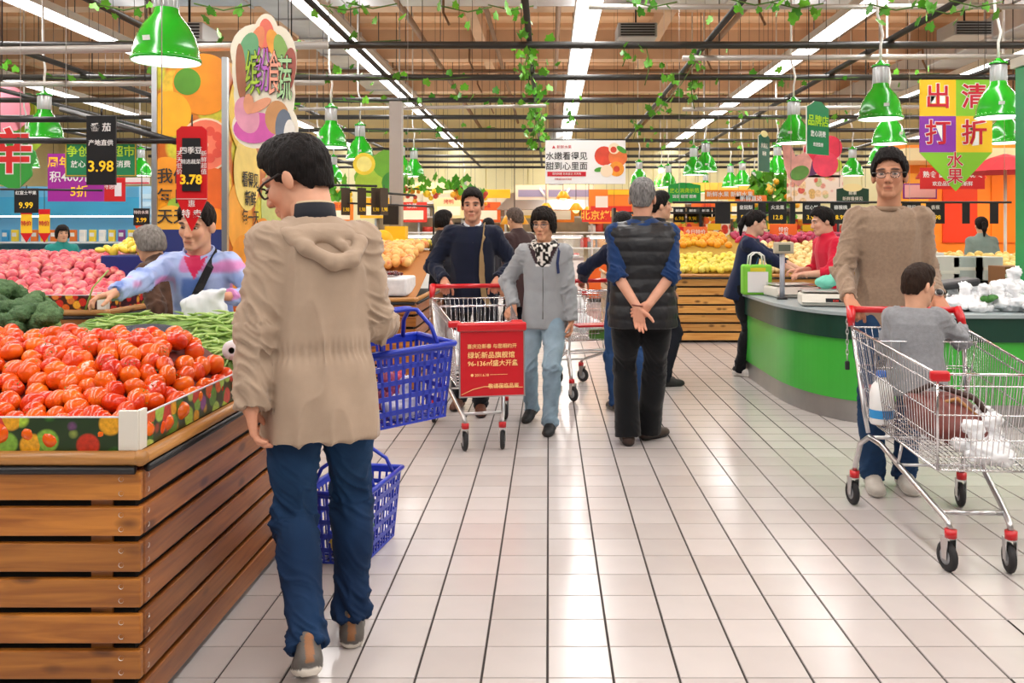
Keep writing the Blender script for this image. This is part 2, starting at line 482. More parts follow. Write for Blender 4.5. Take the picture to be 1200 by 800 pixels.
def folds(V, F, amp, freq=(9, 9, 5), seed=0, mask=None):
    N = vnormals(V, F)
    w = V + .05 * (vnoise(V, 6, seed + 5)[:, None] - .5)
    n = vnoise(w, freq, seed); n2 = vnoise(w, np.asarray(freq) * 2.3, seed + 2)
    d = (1 - np.abs(2 * n - 1)) ** 3 * .9 + (1 - np.abs(2 * n2 - 1)) ** 3 * .4 - .45
    if mask is not None: d = d * mask(V)
    return V + N * (amp * d)[:, None]

def cloth(V, F, limbs, amp, seed=0, tors=1.0, tf=(13, 13, 2.6)):
    """creases: rings of slanted folds along each limb, stronger at the bends, long soft folds on the trunk"""
    N = vnormals(V, F); best = np.full(len(V), 1e9); d_l = np.zeros(len(V))
    for (a, b, ra, rb, boost_a, boost_b, sd) in limbs:
        a, b = V3(a), V3(b); ba = b - a; L = np.linalg.norm(ba); u = ba / L
        e1 = np.cross(u, V3((.3, .9, .2))); e1 /= np.linalg.norm(e1); e2 = np.cross(u, e1)
        q = V - a; t = q @ u; tc = np.clip(t, 0, L); dist = np.linalg.norm(q - tc[:, None] * u, axis=1) - (ra + (rb - ra) * tc / L)
        c1, c2 = q @ e1, q @ e2; rr = np.sqrt(c1 ** 2 + c2 ** 2) + 1e-6
        Q = np.stack([t * 24 + 1.2 * c1 / rr + 2.0 * vnoise(V, 9, sd), c1 / rr * 1.0, c2 / rr * 1.0], 1)
        n = vnoise(Q, 1.0, sd); n2 = vnoise(Q * np.array([1.9, 1, 1]), 1.0, sd + 3)
        r = (1 - np.abs(2 * n - 1)) ** 2.5 + .45 * (1 - np.abs(2 * n2 - 1)) ** 2.5 - .5
        w = .45 + boost_a * np.exp(-((t) / .09) ** 2) + boost_b * np.exp(-((t - L) / .09) ** 2)
        m = dist < best; best[m] = dist[m]; d_l[m] = (r * w)[m]
    k = np.clip(1 - best / .035, 0, 1); k = k * k * (3 - 2 * k)
    wv = V + .04 * (vnoise(V, 5, seed + 5)[:, None] - .5)
    n = vnoise(wv, tf, seed); d_t = (1 - np.abs(2 * n - 1)) ** 2 - .4
    d = d_l * k + d_t * (1 - k) * .8 * tors
    return V + N * (amp * d)[:, None]

def rotm(x=0, y=0, z=0): return np.array(Euler((R(x), R(y), R(z))).to_matrix())
def nrm(v): v = V3(v); return v / (np.linalg.norm(v) + 1e-12)
def ik(a, t, l1, l2, pole):
    a, t = V3(a), V3(t); d = t - a; L = np.linalg.norm(d); u = d / (L + 1e-9)
    if L > (l1 + l2) * .999: L = (l1 + l2) * .999; t = a + u * L
    x = (l1 * l1 - l2 * l2 + L * L) / (2 * L); hgt = math.sqrt(max(l1 * l1 - x * x, 0))
    p = V3(pole); p = p - u * (p @ u); p = nrm(p)
    return a + u * x + p * hgt, t

def sphere_vf(c, r, nu=14, nv=9, Rm=None):
    V = []; F = []
    for j in range(nv + 1):
        t = PI * j / nv
        for i in range(nu):
            a = 2 * PI * i / nu; V.append((math.sin(t) * math.cos(a) , math.cos(t), math.sin(t) * math.sin(a)))
    for j in range(nv):
        for i in range(nu): F.append((j * nu + i, (j + 1) * nu + i, (j + 1) * nu + (i + 1) % nu, j * nu + (i + 1) % nu))
    V = np.array(V); U = V.copy(); V = V * np.asarray(r)
    if Rm is not None: V = V @ np.asarray(Rm).T
    return V + V3(c), np.array(F), U

M_SKIN = mat('skin', rough=.5, attr=True, noise=.06, nscale=30, spec=.35)
M_CLOTH = mat('woven cloth', rough=.9, attr=True, noise=.07, nscale=14, bump=.12, bscale=420, sheen=.15, spec=.2)
M_KNIT = mat('knit cloth', rough=.95, attr=True, noise=.12, nscale=60, bump=.25, bscale=300, sheen=.2, spec=.2)
M_DENIM = mat('denim', rough=.85, attr=True, noise=.22, nscale=9, bump=.15, bscale=500, spec=.2)
M_NYLON = mat('quilted nylon', rough=.42, attr=True, noise=.06, nscale=20, bump=.08, bscale=150, spec=.4)
M_HAIR = mat('hair', rough=.62, attr=True, noise=.35, nscale=90, bump=.6, bscale=160, stretch=(1, 1, .3), spec=.18)
M_SHOE = mat('shoe leather', rough=.55, attr=True, noise=.12, nscale=25, bump=.1, bscale=200)

def colfn(c):
    c = hx(c) if isinstance(c, str) else c
    return lambda V: np.tile(np.asarray(c, np.float32), (len(V), 1))

def person(label, loc, rz, H=1.70, wid=1., group=None, lean=0., side=0., twist=0., pelv=(0, 0, 0), feet=None, hands=None, head=(0, 0, 0), res=.009, hres=.0045,
           skin='c99a7c', hair=None, top=None, bottom=None, shoes=None, eyes=True, extra=None, child=False, girth=1., legs=True, neck_fwd=0., headscale=1., name='person'):
    """One standing figure. Local frame: faces -y, +x is the figure's own left. feet/hands: world targets.
    feet = ((pos, yaw, pitch), ...) left then right; hands = ((pos, finger_dir, palm_dir, curl), ...) world"""
    root = thing(name, label, 'person', (loc[0], loc[1], 0), R(rz), group)
    s = H / 1.70; Rz = rotm(0, 0, rz); O = V3((loc[0], loc[1], 0))
    def l2(p): return Rz.T @ (V3(p) - O)
    def d2(p): return Rz.T @ V3(p)
    P0 = V3((0, 0, .92 * s)) + V3(pelv)
    Rt = rotm(0, 0, twist) @ rotm(lean, side, 0)
    T = lambda x, y, z: P0 + Rt @ (V3((x, y, z)) * s)
    w = wid
    hipj = [T(.088 * w, .005, -.03), T(-.088 * w, .005, -.03)]
    shj = [T(.158 * w, .012, .452), T(-.158 * w, .012, .452)]
    neckb = T(0, .015, .52)
    Rh = rotm(0, 0, twist) @ rotm(0, 0, head[0]) @ rotm(head[1], head[2], 0)
    hs = s if not child else s
    if child: hs = .80
    hs *= headscale
    hc = neckb + Rt @ (V3((0, -.012 - neck_fwd, .058)) * s) + Rh @ (V3((0, -.012, .098)) * hs)
    HP = lambda x, y, z: hc + Rh @ (V3((x, y, z)) * hs)
    la, lb, lt, lc = .285 * s, .25 * s, .43 * s, .405 * s
    # limbs
    ank, kn, fyaw, fpit = [], [], [], []
    for i in (0, 1):
        sx = 1 if i == 0 else -1
        if feet: fp, yw, pt = feet[i]; fp = l2(fp)
        else: fp, yw, pt = V3((sx * .10 * s, 0, 0)), rz, 0
        Rf = rotm(0, 0, yw - rz)
        a = fp + Rf @ rotm(pt, 0, 0) @ V3((0, .0, .085 * s))
        k_, a_ = ik(hipj[i], a, lt, lc, Rf @ V3((sx * .08, -1, .1)))
        ank.append(a_); kn.append(k_); fyaw.append(yw - rz); fpit.append(pt)
    wr, elb, hd = [], [], []
    for i in (0, 1):
        sx = 1 if i == 0 else -1
        if hands and hands[i]: hp, fd, pdn, curl = hands[i][:4]; hp = l2(hp); fd = nrm(d2(fd)); pdn = d2(pdn); pole = d2(hands[i][4]) if len(hands[i]) > 4 else V3((sx * .5, 1, -.4))
        else: hp = T(sx * .235 * w, -.03, -.06); fd = nrm((0, -.1, -1)); pdn = V3((-sx, 0, 0)); curl = .35; pole = V3((sx * .3, 1, 0))
        e_, w_ = ik(shj[i], hp, la, lb, pole)
        wr.append(w_); elb.append(e_)
        pdn = nrm(pdn - fd * (pdn @ fd)); hd.append((fd, pdn, curl))
    # ---- skin
    body = SDF()
    body.loft(P0, Rt, [-.12*s, 0, .12*s, .3*s, .45*s, .5*s], [v*s*w for v in (.14, .145, .125, .145, .13, .07)], [v*s*girth for v in (.10, .10, .09, .10, .085, .06)], k=.03)
    for i in (0, 1):
        body.rc(shj[i], elb[i], .048*s, .038*s, .02).rc(elb[i], wr[i], .038*s, .027*s, .02)
        if legs:
            body.rc(hipj[i], kn[i], .075*s, .05*s, .02).rc(kn[i], ank[i], .05*s, .035*s, .02)
            Rf = rotm(0, 0, fyaw[i]) @ rotm(fpit[i], 0, 0)
            body.rc(ank[i] + Rf @ V3((0, .02, -.045))*s, ank[i] + Rf @ V3((0, -.12, -.055))*s, .03*s, .024*s, .03)
    body.rc(neckb - Rt @ V3((0, 0, .02)), neckb * .5 + hc * .5, .055*hs, .05*hs, .03)
    parts = [body.mesh(max(res, .009))]
    hdS = SDF()
    hdS.el(HP(0, .018, .034), V3((.074, .092, .084))*hs, Rh, .02)
    hdS.el(HP(0, -.022, -.035), V3((.055, .066, .080))*hs, Rh, .03)
    hdS.rc(HP(.041, .005, -.058), HP(.012, -.062, -.098), .018*hs, .014*hs, .03).rc(HP(-.041, .005, -.058), HP(-.012, -.062, -.098), .018*hs, .014*hs, .03)
    hdS.el(HP(0, -.068, -.098), V3((.022, .018, .016))*hs, Rh, .02)
    for sx in (1, -1):
        hdS.el(HP(sx*.036, -.060, -.024), V3((.022, .020, .022))*hs, Rh, .025)
        hdS.el(HP(sx*.078, .016, -.008), V3((.010, .021, .032))*hs, Rh @ rotm(8, 0, -sx*22), .008)
        hdS.rc(HP(sx*.012, -.084, .026), HP(sx*.048, -.068, .026), .011*hs, .010*hs, .014)
        hdS.el(HP(sx*.032, -.094, .004), V3((.017, .016, .011))*hs, Rh, .012, True)
    hdS.rc(HP(0, -.086, .016), HP(0, -.106, -.030), .009*hs, .0125*hs, .012)
    hdS.rc(HP(.009, -.094, -.034), HP(-.009, -.094, -.034), .0105*hs, .0105*hs, .008)
    hdS.rc(HP(.016, -.084, -.062), HP(-.016, -.084, -.062), .0085*hs, .0085*hs, .010)
    hdS.rc(HP(.013, -.084, -.074), HP(-.013, -.084, -.074), .0085*hs, .0085*hs, .010)
    hdS.rc(neckb, HP(0, .028, -.05), .058*hs, .055*hs, .03)
    hp_ = hdS.mesh(hres); parts.append(hp_)
    sk = np.asarray(hx(skin))
    cols = [np.tile(sk, (len(parts[0][0]), 1))]
    q = (hp_[0] - hc) @ Rh / hs
    c = np.tile(sk, (len(q), 1))
    def blend(c, m, col): return c * (1 - m[:, None]) + np.asarray(col) * m[:, None]
    rose = sk * np.array([1.02, .78, .74]); lip = sk * np.array([.86, .50, .48])
    ck = np.exp(-(((np.abs(q[:, 0]) - .04) / .022) ** 2 + ((q[:, 2] + .035) / .022) ** 2)) * (q[:, 1] < -.03); c = blend(c, ck * .45, rose)
    c = blend(c, np.exp(-((q[:, 0] / .016) ** 2 + ((q[:, 2] + .03) / .014) ** 2)) * (q[:, 1] < -.08) * .4, rose)
    lm = np.clip(1.6 - ((q[:, 0] / .023) ** 2 + ((q[:, 2] + .068) / .0125) ** 2) * 1.6, 0, 1) * (q[:, 1] < -.07); c = blend(c, lm * .85, lip)
    ml = np.clip(1.5 - ((q[:, 0] / .024) ** 2 + ((q[:, 2] + .068) / .0028) ** 2), 0, 1) * (q[:, 1] < -.07); c = blend(c, ml * .8, sk * .22)
    hcol = np.asarray(hx(hair.get('col', '141010'))) if hair else sk * .2
    eb = np.clip(1.7 - (((np.abs(q[:, 0]) - .033) / .019) ** 2 + ((q[:, 2] - .028 + .12 * np.abs(np.abs(q[:, 0]) - .028)) / .0055) ** 2), 0, 1) * (q[:, 1] < -.055)
    c = blend(c, eb * .9, hcol * 1.2)
    es = np.clip(1.3 - (((np.abs(q[:, 0]) - .032) / .017) ** 2 + ((q[:, 2] - .004) / .008) ** 2), 0, 1) * (q[:, 1] < -.05); c = blend(c, es * .75, sk * .13)
    nm = np.exp(-(((np.abs(q[:, 0]) - .008) / .004) ** 2 + ((q[:, 2] + .042) / .004) ** 2)) * (q[:, 1] < -.08); c = blend(c, nm * .8, sk * .2)
    cols.append(c)
    if eyes:
        for sx in (1, -1):
            V, F, U = sphere_vf(HP(sx*.032, -.0765, .004), V3((.0122, .0085, .0047))*hs, Rm=Rh)
            parts.append((V, F))
            ang = -U[:, 1]; cc = np.tile(np.asarray(hx('d8cfc6')), (len(V), 1)); cc[ang > .55] = hx('20140e'); cc[np.abs(U[:, 2]) > .7] = sk * .25
            cols.append(cc)
    for i in (0, 1):
        fd, pn, curl = hd[i]; t = np.cross(pn, fd) if i == 0 else np.cross(fd, pn)
        w0 = wr[i]; S = SDF(); g = s * (.92 if wid < 1 else 1.0)
        S.rc(w0 + (elb[i] - w0) * .22, w0, .028*g, .024*g, .012)
        offs = (.027, .009, -.009, -.026); ln = (.070, .078, .072, .056)
        for j in range(4):
            kb = w0 + (fd * (.088 - abs(offs[j] - .006) * .35) + t * offs[j]) * g
            S.rc(w0 + t * offs[j] * .55 * g + fd * .012 * g, kb, .0165*g, .0118*g, .012)
        for j in range(4):
            kb = w0 + (fd * (.088 - abs(offs[j] - .006) * .35) + t * offs[j]) * g
            d = nrm(fd + t * (offs[j] * (2.2 if curl < .6 else .6))); p = kb; ang = 0
            for ph, fr in enumerate((.45, .31, .24)):
                ang += curl * (.75, 1.05, .75)[ph] * 1.15
                dd = nrm(d * math.cos(ang) + pn * math.sin(ang)); p2 = p + dd * ln[j] * fr * g
                S.rc(p, p2, (.0095, .0088, .0080)[ph]*g, (.0088, .0080, .0070)[ph]*g, .003 if ph == 0 else .004); p = p2
        tb = w0 + (fd * .022 + t * .022 + pn * .006) * g; d = nrm(fd * .62 + t * .72 + pn * (.25 + .35 * curl))
        S.rc(tb, tb + d * .044*g, .016*g, .0115*g, .010); p = tb + d * .044*g
        d = nrm(d + fd * .35 + pn * .5 * curl - t * .25 * curl); p2 = p + d * .032*g; S.rc(p, p2, .0108*g, .0098*g, .005)
        d = nrm(d + fd * .25 - t * .3 * curl); S.rc(p2, p2 + d * .024*g, .0098*g, .008*g, .004)
        V, F = S.mesh(min(hres, .004)); parts.append((V, F))
        cols.append(blend(np.tile(sk * np.array([.98, .9, .88]), (len(V), 1)), np.clip(((V - w0) @ fd - .12) / .05, 0, 1) * .5, rose))
    V, F = join_vf(parts)
    b = obj('body', np_mesh('body', V, F, M_SKIN, np.concatenate(cols)), root)
    J = dict(P0=P0, Rt=Rt, T=T, hip=hipj, sh=shj, elb=elb, wr=wr, kn=kn, ank=ank, hc=hc, Rh=Rh, HP=HP, neckb=neckb, s=s, hs=hs, root=root, w=w, Rz=Rz, l2=l2, d2=d2, hd=hd, fyaw=fyaw, fpit=fpit, body=b, res=res)
    # ---- hair
    if hair: make_hair(J, hair, hres)
    if bottom and legs: make_trousers(J, bottom, girth)
    if shoes and legs: make_shoes(J, shoes)
    if top: make_top(J, top, girth)
    if extra: extra(J)
    return root, J

def make_hair(J, hair, hres):
    HP, Rh, hs, hc = J['HP'], J['Rh'], J['hs'], J['hc']; st = hair.get('style', 'short'); S = SDF()
    th = hair.get('thick', .012)
    S.el(HP(0, .018, .036), V3((.074 + th, .093 + th, .084 + th * 1.25))*hs, Rh, .02)
    if st == 'short':
        S.el(HP(0, -.02, .085), V3((.066, .068, .045 + th))*hs, Rh, .03)
        S.el(HP(0, .062, -.03), V3((.058, .045, .05))*hs, Rh, .03)
        hl = ([-.11, -.085, -.055, -.03, -.005, .018, .035, .06, .12], [.092, .080, .060, .010, -.008, .012, -.022, -.055, -.066])
    elif st in ('bob', 'tail', 'bun'):
        S.el(HP(0, -.025, .075), V3((.070, .070, .052))*hs, Rh, .03)
        if st == 'bob':
            for sx in (1, -1): S.el(HP(sx*.070, .015, -.02), V3((.026, .062, .07))*hs, Rh, .03)
            S.el(HP(0, .075, -.02), V3((.07, .05, .075))*hs, Rh, .03)
            hl = ([-.12, -.085, -.06, -.035, .0, .05, .12], [.052, .040, .03, -.035, -.06, -.07, -.085])
        else:
            S.el(HP(0, .06, -.01), V3((.062, .045, .06))*hs, Rh, .03)
            hl = ([-.12, -.085, -.06, -.03, -.008, .018, .035, .06, .12], [.084, .074, .055, .01, .002, .018, -.02, -.05, -.06])
    V, F = S.mesh(hres)
    parts = [(V, F)]
    # trim below the hairline: drop vertices towards the skull there
    q = (V - hc) @ Rh / hs
    line = np.interp(q[:, 1], hl[0], hl[1]) + hair.get('edge', .014) * (vnoise(q, 75, 4) - .5)
    below = np.clip((line - q[:, 2]) / .008, 0, 1)
    N = vnormals(V, F)
    nz = (vnoise(V, (95, 95, 40), 2) - .5) * hair.get('rough', .006)
    V = V + N * (nz * (1 - below))[:, None]
    keep = below < .95
    V = V - N * (below * (th + .014) * hs)[:, None]
    Fk = F[keep[F].any(1)]
    u = np.unique(Fk); mp = np.full(len(V), -1); mp[u] = np.arange(len(u)); parts = [(V[u], mp[Fk])]
    if st == 'tail':
        S2 = SDF(); S2.el(HP(0, .118, .03), V3((.026, .028, .028))*hs, Rh, .02)
        S2.rc(HP(0, .13, .03), HP(0, .15, -.05), .026*hs, .030*hs, .02).rc(HP(0, .15, -.05), HP(0, .135, -.15), .030*hs, .012*hs, .02); parts.append(S2.mesh(hres))
    if st == 'bun':
        S2 = SDF(); S2.el(HP(0, .115, .01), V3((.036, .032, .036))*hs, Rh, .02); parts.append(S2.mesh(hres))
    V, F = join_vf(parts)
    c = np.asarray(hx(hair.get('col', '141010')))
    col = np.tile(c, (len(V), 1))
    if hair.get('col2'):
        n = vnoise(V, (130, 130, 60), 8)[:, None]; col = col * (1 - n) + np.asarray(hx(hair['col2'])) * n
    obj('hair', np_mesh('hair', V, F, M_HAIR, col), J['root'])

def make_trousers(J, bt, girth):
    s, w, T, Rt, P0 = J['s'], J['w'], J['T'], J['Rt'], J['P0']; res = J['res']; S = SDF()
    k = bt.get('loose', 1.0)
    S.loft(P0, Rt, [-.14*s, -.08*s, 0, .08*s, .14*s], [v*s*w for v in (.13, .155, .160, .150, .144)], [v*s*girth for v in (.10, .124, .125, .114, .106)], yo=[.012, .015, .01, 0, 0], k=.03)
    for i in (0, 1):
        h, kn, an = J['hip'][i], J['kn'][i], J['ank'][i]; d = nrm(an - kn)
        end = an + d * bt.get('drop', .035) * s
        S.rc(h, kn, .088*s*k, .064*s*k, .035); S.rc(kn, end, .066*s*k, bt.get('cuff', .055)*s*k, .025)
        S.el((h + kn) / 2 + Rt @ V3((0, .01, .05))*s, V3((.080, .085, .16))*s*k, Rt, .04)
        S.el(kn * .7 + an * .3 + Rt @ V3((0, .025, 0))*s, V3((.058, .062, .12))*s*k, Rt, .04)
    for i in (0, 1):
        an = J['ank'][i]
    V, F = S.mesh(res)
    # flatten the hems: clamp points past each ankle plane
    for i in (0, 1):
        h, kn, an = J['hip'][i], J['kn'][i], J['ank'][i]; d = nrm(an - kn); e = an + d * bt.get('drop', .035) * s
        m = (np.linalg.norm(V - e, axis=1) < .12 * s); t = (V[m] - e) @ d
        V[m] -= np.where(t > 0, t, 0)[:, None] * d
    lb_ = []
    for i in (0, 1): lb_ += [(J['hip'][i], J['kn'][i], .09*s*k, .066*s*k, .3, 1.1, 3 + i), (J['kn'][i], J['ank'][i], .066*s*k, .055*s*k, 1.1, 1.3, 7 + i)]
    V = cloth(V, F, lb_, bt.get('amp', .009), 3, .6)
    cf = bt['col']; cf = cf if callable(cf) else colfn(cf)
    col = cf(V)
    if bt.get('fade'):   # worn thighs and knees of washed denim
        m = vnoise(V, (7, 7, 3), 5) * .6
        for i in (0, 1):
            mid = J['hip'][i] * .45 + J['kn'][i] * .55; m += .9 * np.exp(-(np.linalg.norm(V - mid, axis=1) / (.16 * s)) ** 2)
        m = np.clip(m * .55, 0, 1)[:, None]; col = col * (1 - m) + np.asarray(hx(bt['fade'])) * m
    obj('trousers', np_mesh('trousers', V, F, bt.get('mat', M_DENIM), col), J['root'])

def make_shoes(J, sh):
    s = J['s']
    for i in (0, 1):
        Rf = rotm(0, 0, J['fyaw'][i]) @ rotm(J['fpit'][i], 0, 0)
        o = J['ank'][i] - Rf @ V3((0, 0, .085)) * s
        L = lambda x, y, z: o + Rf @ (V3((x, y, z)) * s)
        S = SDF(); k = sh.get('k', 1.)
        S.rc(L(0, .038, .034), L(0, -.06, .034), .036*s*k, .038*s*k, .02); S.el(L(0, -.125, .028), V3((.044, .075, .034))*s*k, Rf, .03)
        S.rc(L(0, .03, .05), L(0, .02, .098), .034*s*k, .037*s*k, .03); S.rc(L(0, -.02, .06), L(0, -.09, .04), .032*s, .028*s, .03)
        S.cut(L(0, 0, 0), Rf @ V3((0, 0, -1)))
        V, F = S.mesh(min(J['res'], .007))
        q = (V - o) @ Rf / s
        # welt: push the sole edge outwards a little
        N = vnormals(V, F); so = (q[:, 2] < .024) & (q[:, 2] > .002); V = V + N * (so * .003)[:, None]
        c = np.tile(np.asarray(hx(sh['col'])), (len(V), 1)); c[q[:, 2] < .022] = hx(sh.get('sole', '222222'))
        if sh.get('heel'): c[(q[:, 1] > .05) & (q[:, 2] > .035) & (np.abs(q[:, 0]) < .013)] = hx(sh['heel'])
        if sh.get('toe'): c[(q[:, 1] < -.15) & (q[:, 2] > .022)] = hx(sh['toe'])
        obj('shoe', np_mesh('shoe', V, F, M_SHOE, c), J['root'])

def make_top(J, tp, girth):
    s, w, T, Rt, P0 = J['s'], J['w'], J['T'], J['Rt'], J['P0']; res = J['res']; S = SDF(); f = tp.get('fat', 1.0)
    hem = tp.get('hem', -.10)
    zs = [hem, hem + .04, .02 if hem < -.03 else hem + .1, .16, .30, .40, .47, .515, .545]
    a = [.184, .184, .174, .158, .162, .164, .146, .100, .068]; b = [.150, .150, .140, .122, .122, .118, .098, .076, .060]
    nk = .49
    if tp.get('crew'): zs[-2:] = [.492, .508]; a[-2:] = [.112, .082]; b[-2:] = [.086, .070]; nk = .462
    S.loft(P0, Rt, [z * s for z in zs], [v*s*w*f for v in a], [v*s*girth*f for v in b], yo=[.01*s]*9, n=2.4, k=.03)
    sl = tp.get('sleeve', 1.0); r0 = tp.get('r', 1.0)
    if sl > 0:
        for i in (0, 1):
            sh, el, wr = J['sh'][i], J['elb'][i], J['wr'][i]; d = nrm(wr - el)
            e = el + (wr - el) * sl
            S.rc(T(0, .02, nk), sh, .045*s, .058*s*r0, .04)
            S.rc(sh, el, .064*s*r0, .055*s*r0, .035); S.rc(el, e, .057*s*r0, tp.get('cuff', .043)*s*r0, .02)
    if tp.get('collar', True):
        ch = tp.get('collar_h', .045)
        S.rc(T(0, .02, .48), T(0, .010, .52 + ch), .075*s, .062*s, .03)
    V, F = S.mesh(res)
    if sl > 0:
        for i in (0, 1):
            el, wr = J['elb'][i], J['wr'][i]; d = nrm(wr - el); e = el + (wr - el) * sl - d * .006
            m = np.linalg.norm(V - e, axis=1) < .075 * s; t = (V[m] - e) @ d; V[m] -= np.where(t > 0, t, 0)[:, None] * d
    if tp.get('collar', True):   # hollow the neck opening
        ax = nrm(T(0, .012, .6) - T(0, .02, .5)); e = T(0, .012, .525 + tp.get('collar_h', .045))
        m = np.linalg.norm(V - e, axis=1) < .12 * s; t = (V[m] - e) @ ax; V[m] -= np.where(t > 0, t, 0)[:, None] * ax
    lb_ = []
    for i in (0, 1): lb_ += [(J['sh'][i], J['elb'][i], .064*s*r0, .055*s*r0, .5, 1.1, 3 + i), (J['elb'][i], J['wr'][i], .056*s*r0, .043*s*r0, 1.1, .9, 9 + i)]
    if sl < .6: lb_ = lb_[:0] + [l for j, l in enumerate(lb_) if j % 2 == 0]
    V = cloth(V, F, lb_, tp.get('amp', .010), tp.get('seed', 1), tp.get('tors', 1.))
    if 'shape' in tp: V = tp['shape'](V, vnormals(V, F), J)
    cf = tp['col']; cf = cf if callable(cf) else colfn(cf)
    c = cf(V)
    if 'paint' in tp: c = tp['paint'](V, c, J)
    obj(tp.get('name', 'jacket'), np_mesh('top', V, F, tp.get('mat', M_CLOTH), c), J['root'])

def glasses(J, col=(.02, .02, .02), r=.0016, half=False, mname='spectacle frame'):
    HP, hs = J['HP'], J['hs']; g = MB(); m = mat(mname, col, .3); gl = mat('spectacle lens', (.75, .8, .82), .05, alpha=.12)
    for sx in (1, -1):
        ring = [HP(sx*(.033 + .0235 * math.cos(a)), -.100 + .006 * abs(math.cos(a)) , -.001 + .0165 * math.sin(a)) for a in np.linspace(0, 2*PI, 17)[:-1]]
        g.tube(ring, r*hs, m, 5, closed=True)
        g.add(ring, [tuple(range(16))], gl)
        g.tube([HP(sx*.056, -.097, .008), HP(sx*.076, -.06, .012), HP(sx*.083, .0, .014), HP(sx*.081, .028, .006)], r*1.2*hs, m, 5)
    g.tube([HP(-.010, -.102, .004), HP(0, -.105, .007), HP(.010, -.102, .004)], r*hs, m, 5)
    g.build('glasses', J['root'])
# ------------------------------------------------------------------ the hall: floor tiles, walls, roof, ducts, pipes, strip lights
TW = .2045; TX0 = -.004 - 0.0   # one joint runs at x = TX0
m_grout = mat('dark grout', hx('2a221f'), .8)
m_tile = mat('glazed floor tile', hx('c4bdba'), .19, noise=.05, nscale=3, rand='b9b1ad', spec=.45)
g = MB(); g.bb((-16, -6, -.12), (16, 32, -.004), m_grout)
floor = struct(g.build('floor'))
tm = MB(); e = TW / 2 - .0034
ex = TW / 2 - .0046
tm.add([(-ex, -e, 0), (ex, -e, 0), (ex, e, 0), (-ex, e, 0), (-ex - .0012, -e - .0012, -.004), (ex + .0012, -e - .0012, -.004), (ex + .0012, e + .0012, -.004), (-ex - .0012, e + .0012, -.004)],
       [(0, 1, 2, 3), (0, 4, 5, 1), (1, 5, 6, 2), (2, 6, 7, 3), (3, 7, 4, 0)], m_tile)
tile_me = tm.mesh('tile')
tiles = []
Y0 = CAM_H * FPX / (794.0 - PY0)
for j in range(-24, 125):
    for i in range(-75, 75):
        x = TX0 + (i + .5) * TW; y = Y0 + (j + .5) * TW
        if x < -15.8 or x > 15.8 or y > 31.5 or y < -2.4: continue
        px = PX0 + x * FPX / max(y, .3); py = PY0 + CAM_H * FPX / max(y, .3)
        vis = y > 2.3 and 190 < px < 1230 and py < 830 and not (x < -1.2 and y < 4.3) and y < 9
        tiles.append((y if vis else 1e6, x, y))
tiles.sort()
for d, x, y in tiles[:300]: obj('floor_tile', tile_me, floor, (x, y, 0))
rest = MB()
for d, x, y in tiles[300:]:
    e2 = TW / 2 - .0034; e3 = TW / 2 - .0046
    rest.add([(x - e3, y - e2, 0), (x + e3, y - e2, 0), (x + e3, y + e2, 0), (x - e3, y + e2, 0)], [(0, 1, 2, 3)], mat('glazed floor tile far', hx('c4bdba'), .19, noise=.05, nscale=3, spec=.45))
o = rest.build('floor_tiling', floor); o['kind'] = 'stuff'

BACK_Y = 28.5
m_cream = mat('cream wall paint', hx('ece3b4'), .7, noise=.05, nscale=1.5)
m_bwall = mat('blue wall paint', hx('9fcdea'), .6)
w = MB(); w.bb((-16, BACK_Y, 0), (16, BACK_Y + .3, 6.4), m_cream); struct(w.build('wall_back'))
w = MB(); w.bb((-16.3, -6, 0), (-16, BACK_Y, 6.4), m_cream); struct(w.build('wall_left'))
w = MB(); w.bb((16, -6, 0), (16.3, BACK_Y, 6.4), m_cream); struct(w.build('wall_right'))
# cladding panels on the upper back wall
wb = bpy.data.objects['wall_back']
pm = MB(); pm.bb((-.66, -.02, -.6), (.66, .02, .6), mat('cream wall panel', hx('f0e6b2'), .6, rand='e4dcae')); pme = pm.mesh('panel')
for r_ in range(3):
    for i in range(-9, 10): obj('wall_panel', pme, wb, (i * 1.36, BACK_Y - .02, 2.9 + r_ * 1.24))

m_ceil = mat('tan fireproofed ceiling', hx('dcb48c'), .9, noise=.12, nscale=.8)
m_beam = mat('tan beam', hx('ccaa8a'), .85, noise=.1, nscale=1.2)
c_ = MB(); c_.bb((-16.3, -6, 6.0), (16.3, BACK_Y + .3, 6.3), m_ceil); ceil = struct(c_.build('ceiling'))
for i, y in enumerate((6, 10.5, 15, 19.5, 24)):
    b_ = MB(); b_.bb((-16, y, 5.25), (16, y + .38, 6.02), m_beam); b_.build('beam', ceil)
for i, x in enumerate((-13, -9.2, -5.4, -1.6, 2.2, 6, 9.8, 13.6)):
    b_ = MB(); b_.bb((x, -6, 5.55), (x + .22, BACK_Y, 6.01), m_beam); b_.build('joist', ceil)
for i in range(24):   # corrugated deck ribs
    b_ = MB(); y = 4 + i * 1.02; b_.bb((-16, y, 5.9), (16, y + .3, 6.01), m_ceil); b_.build('deck_rib', ceil)

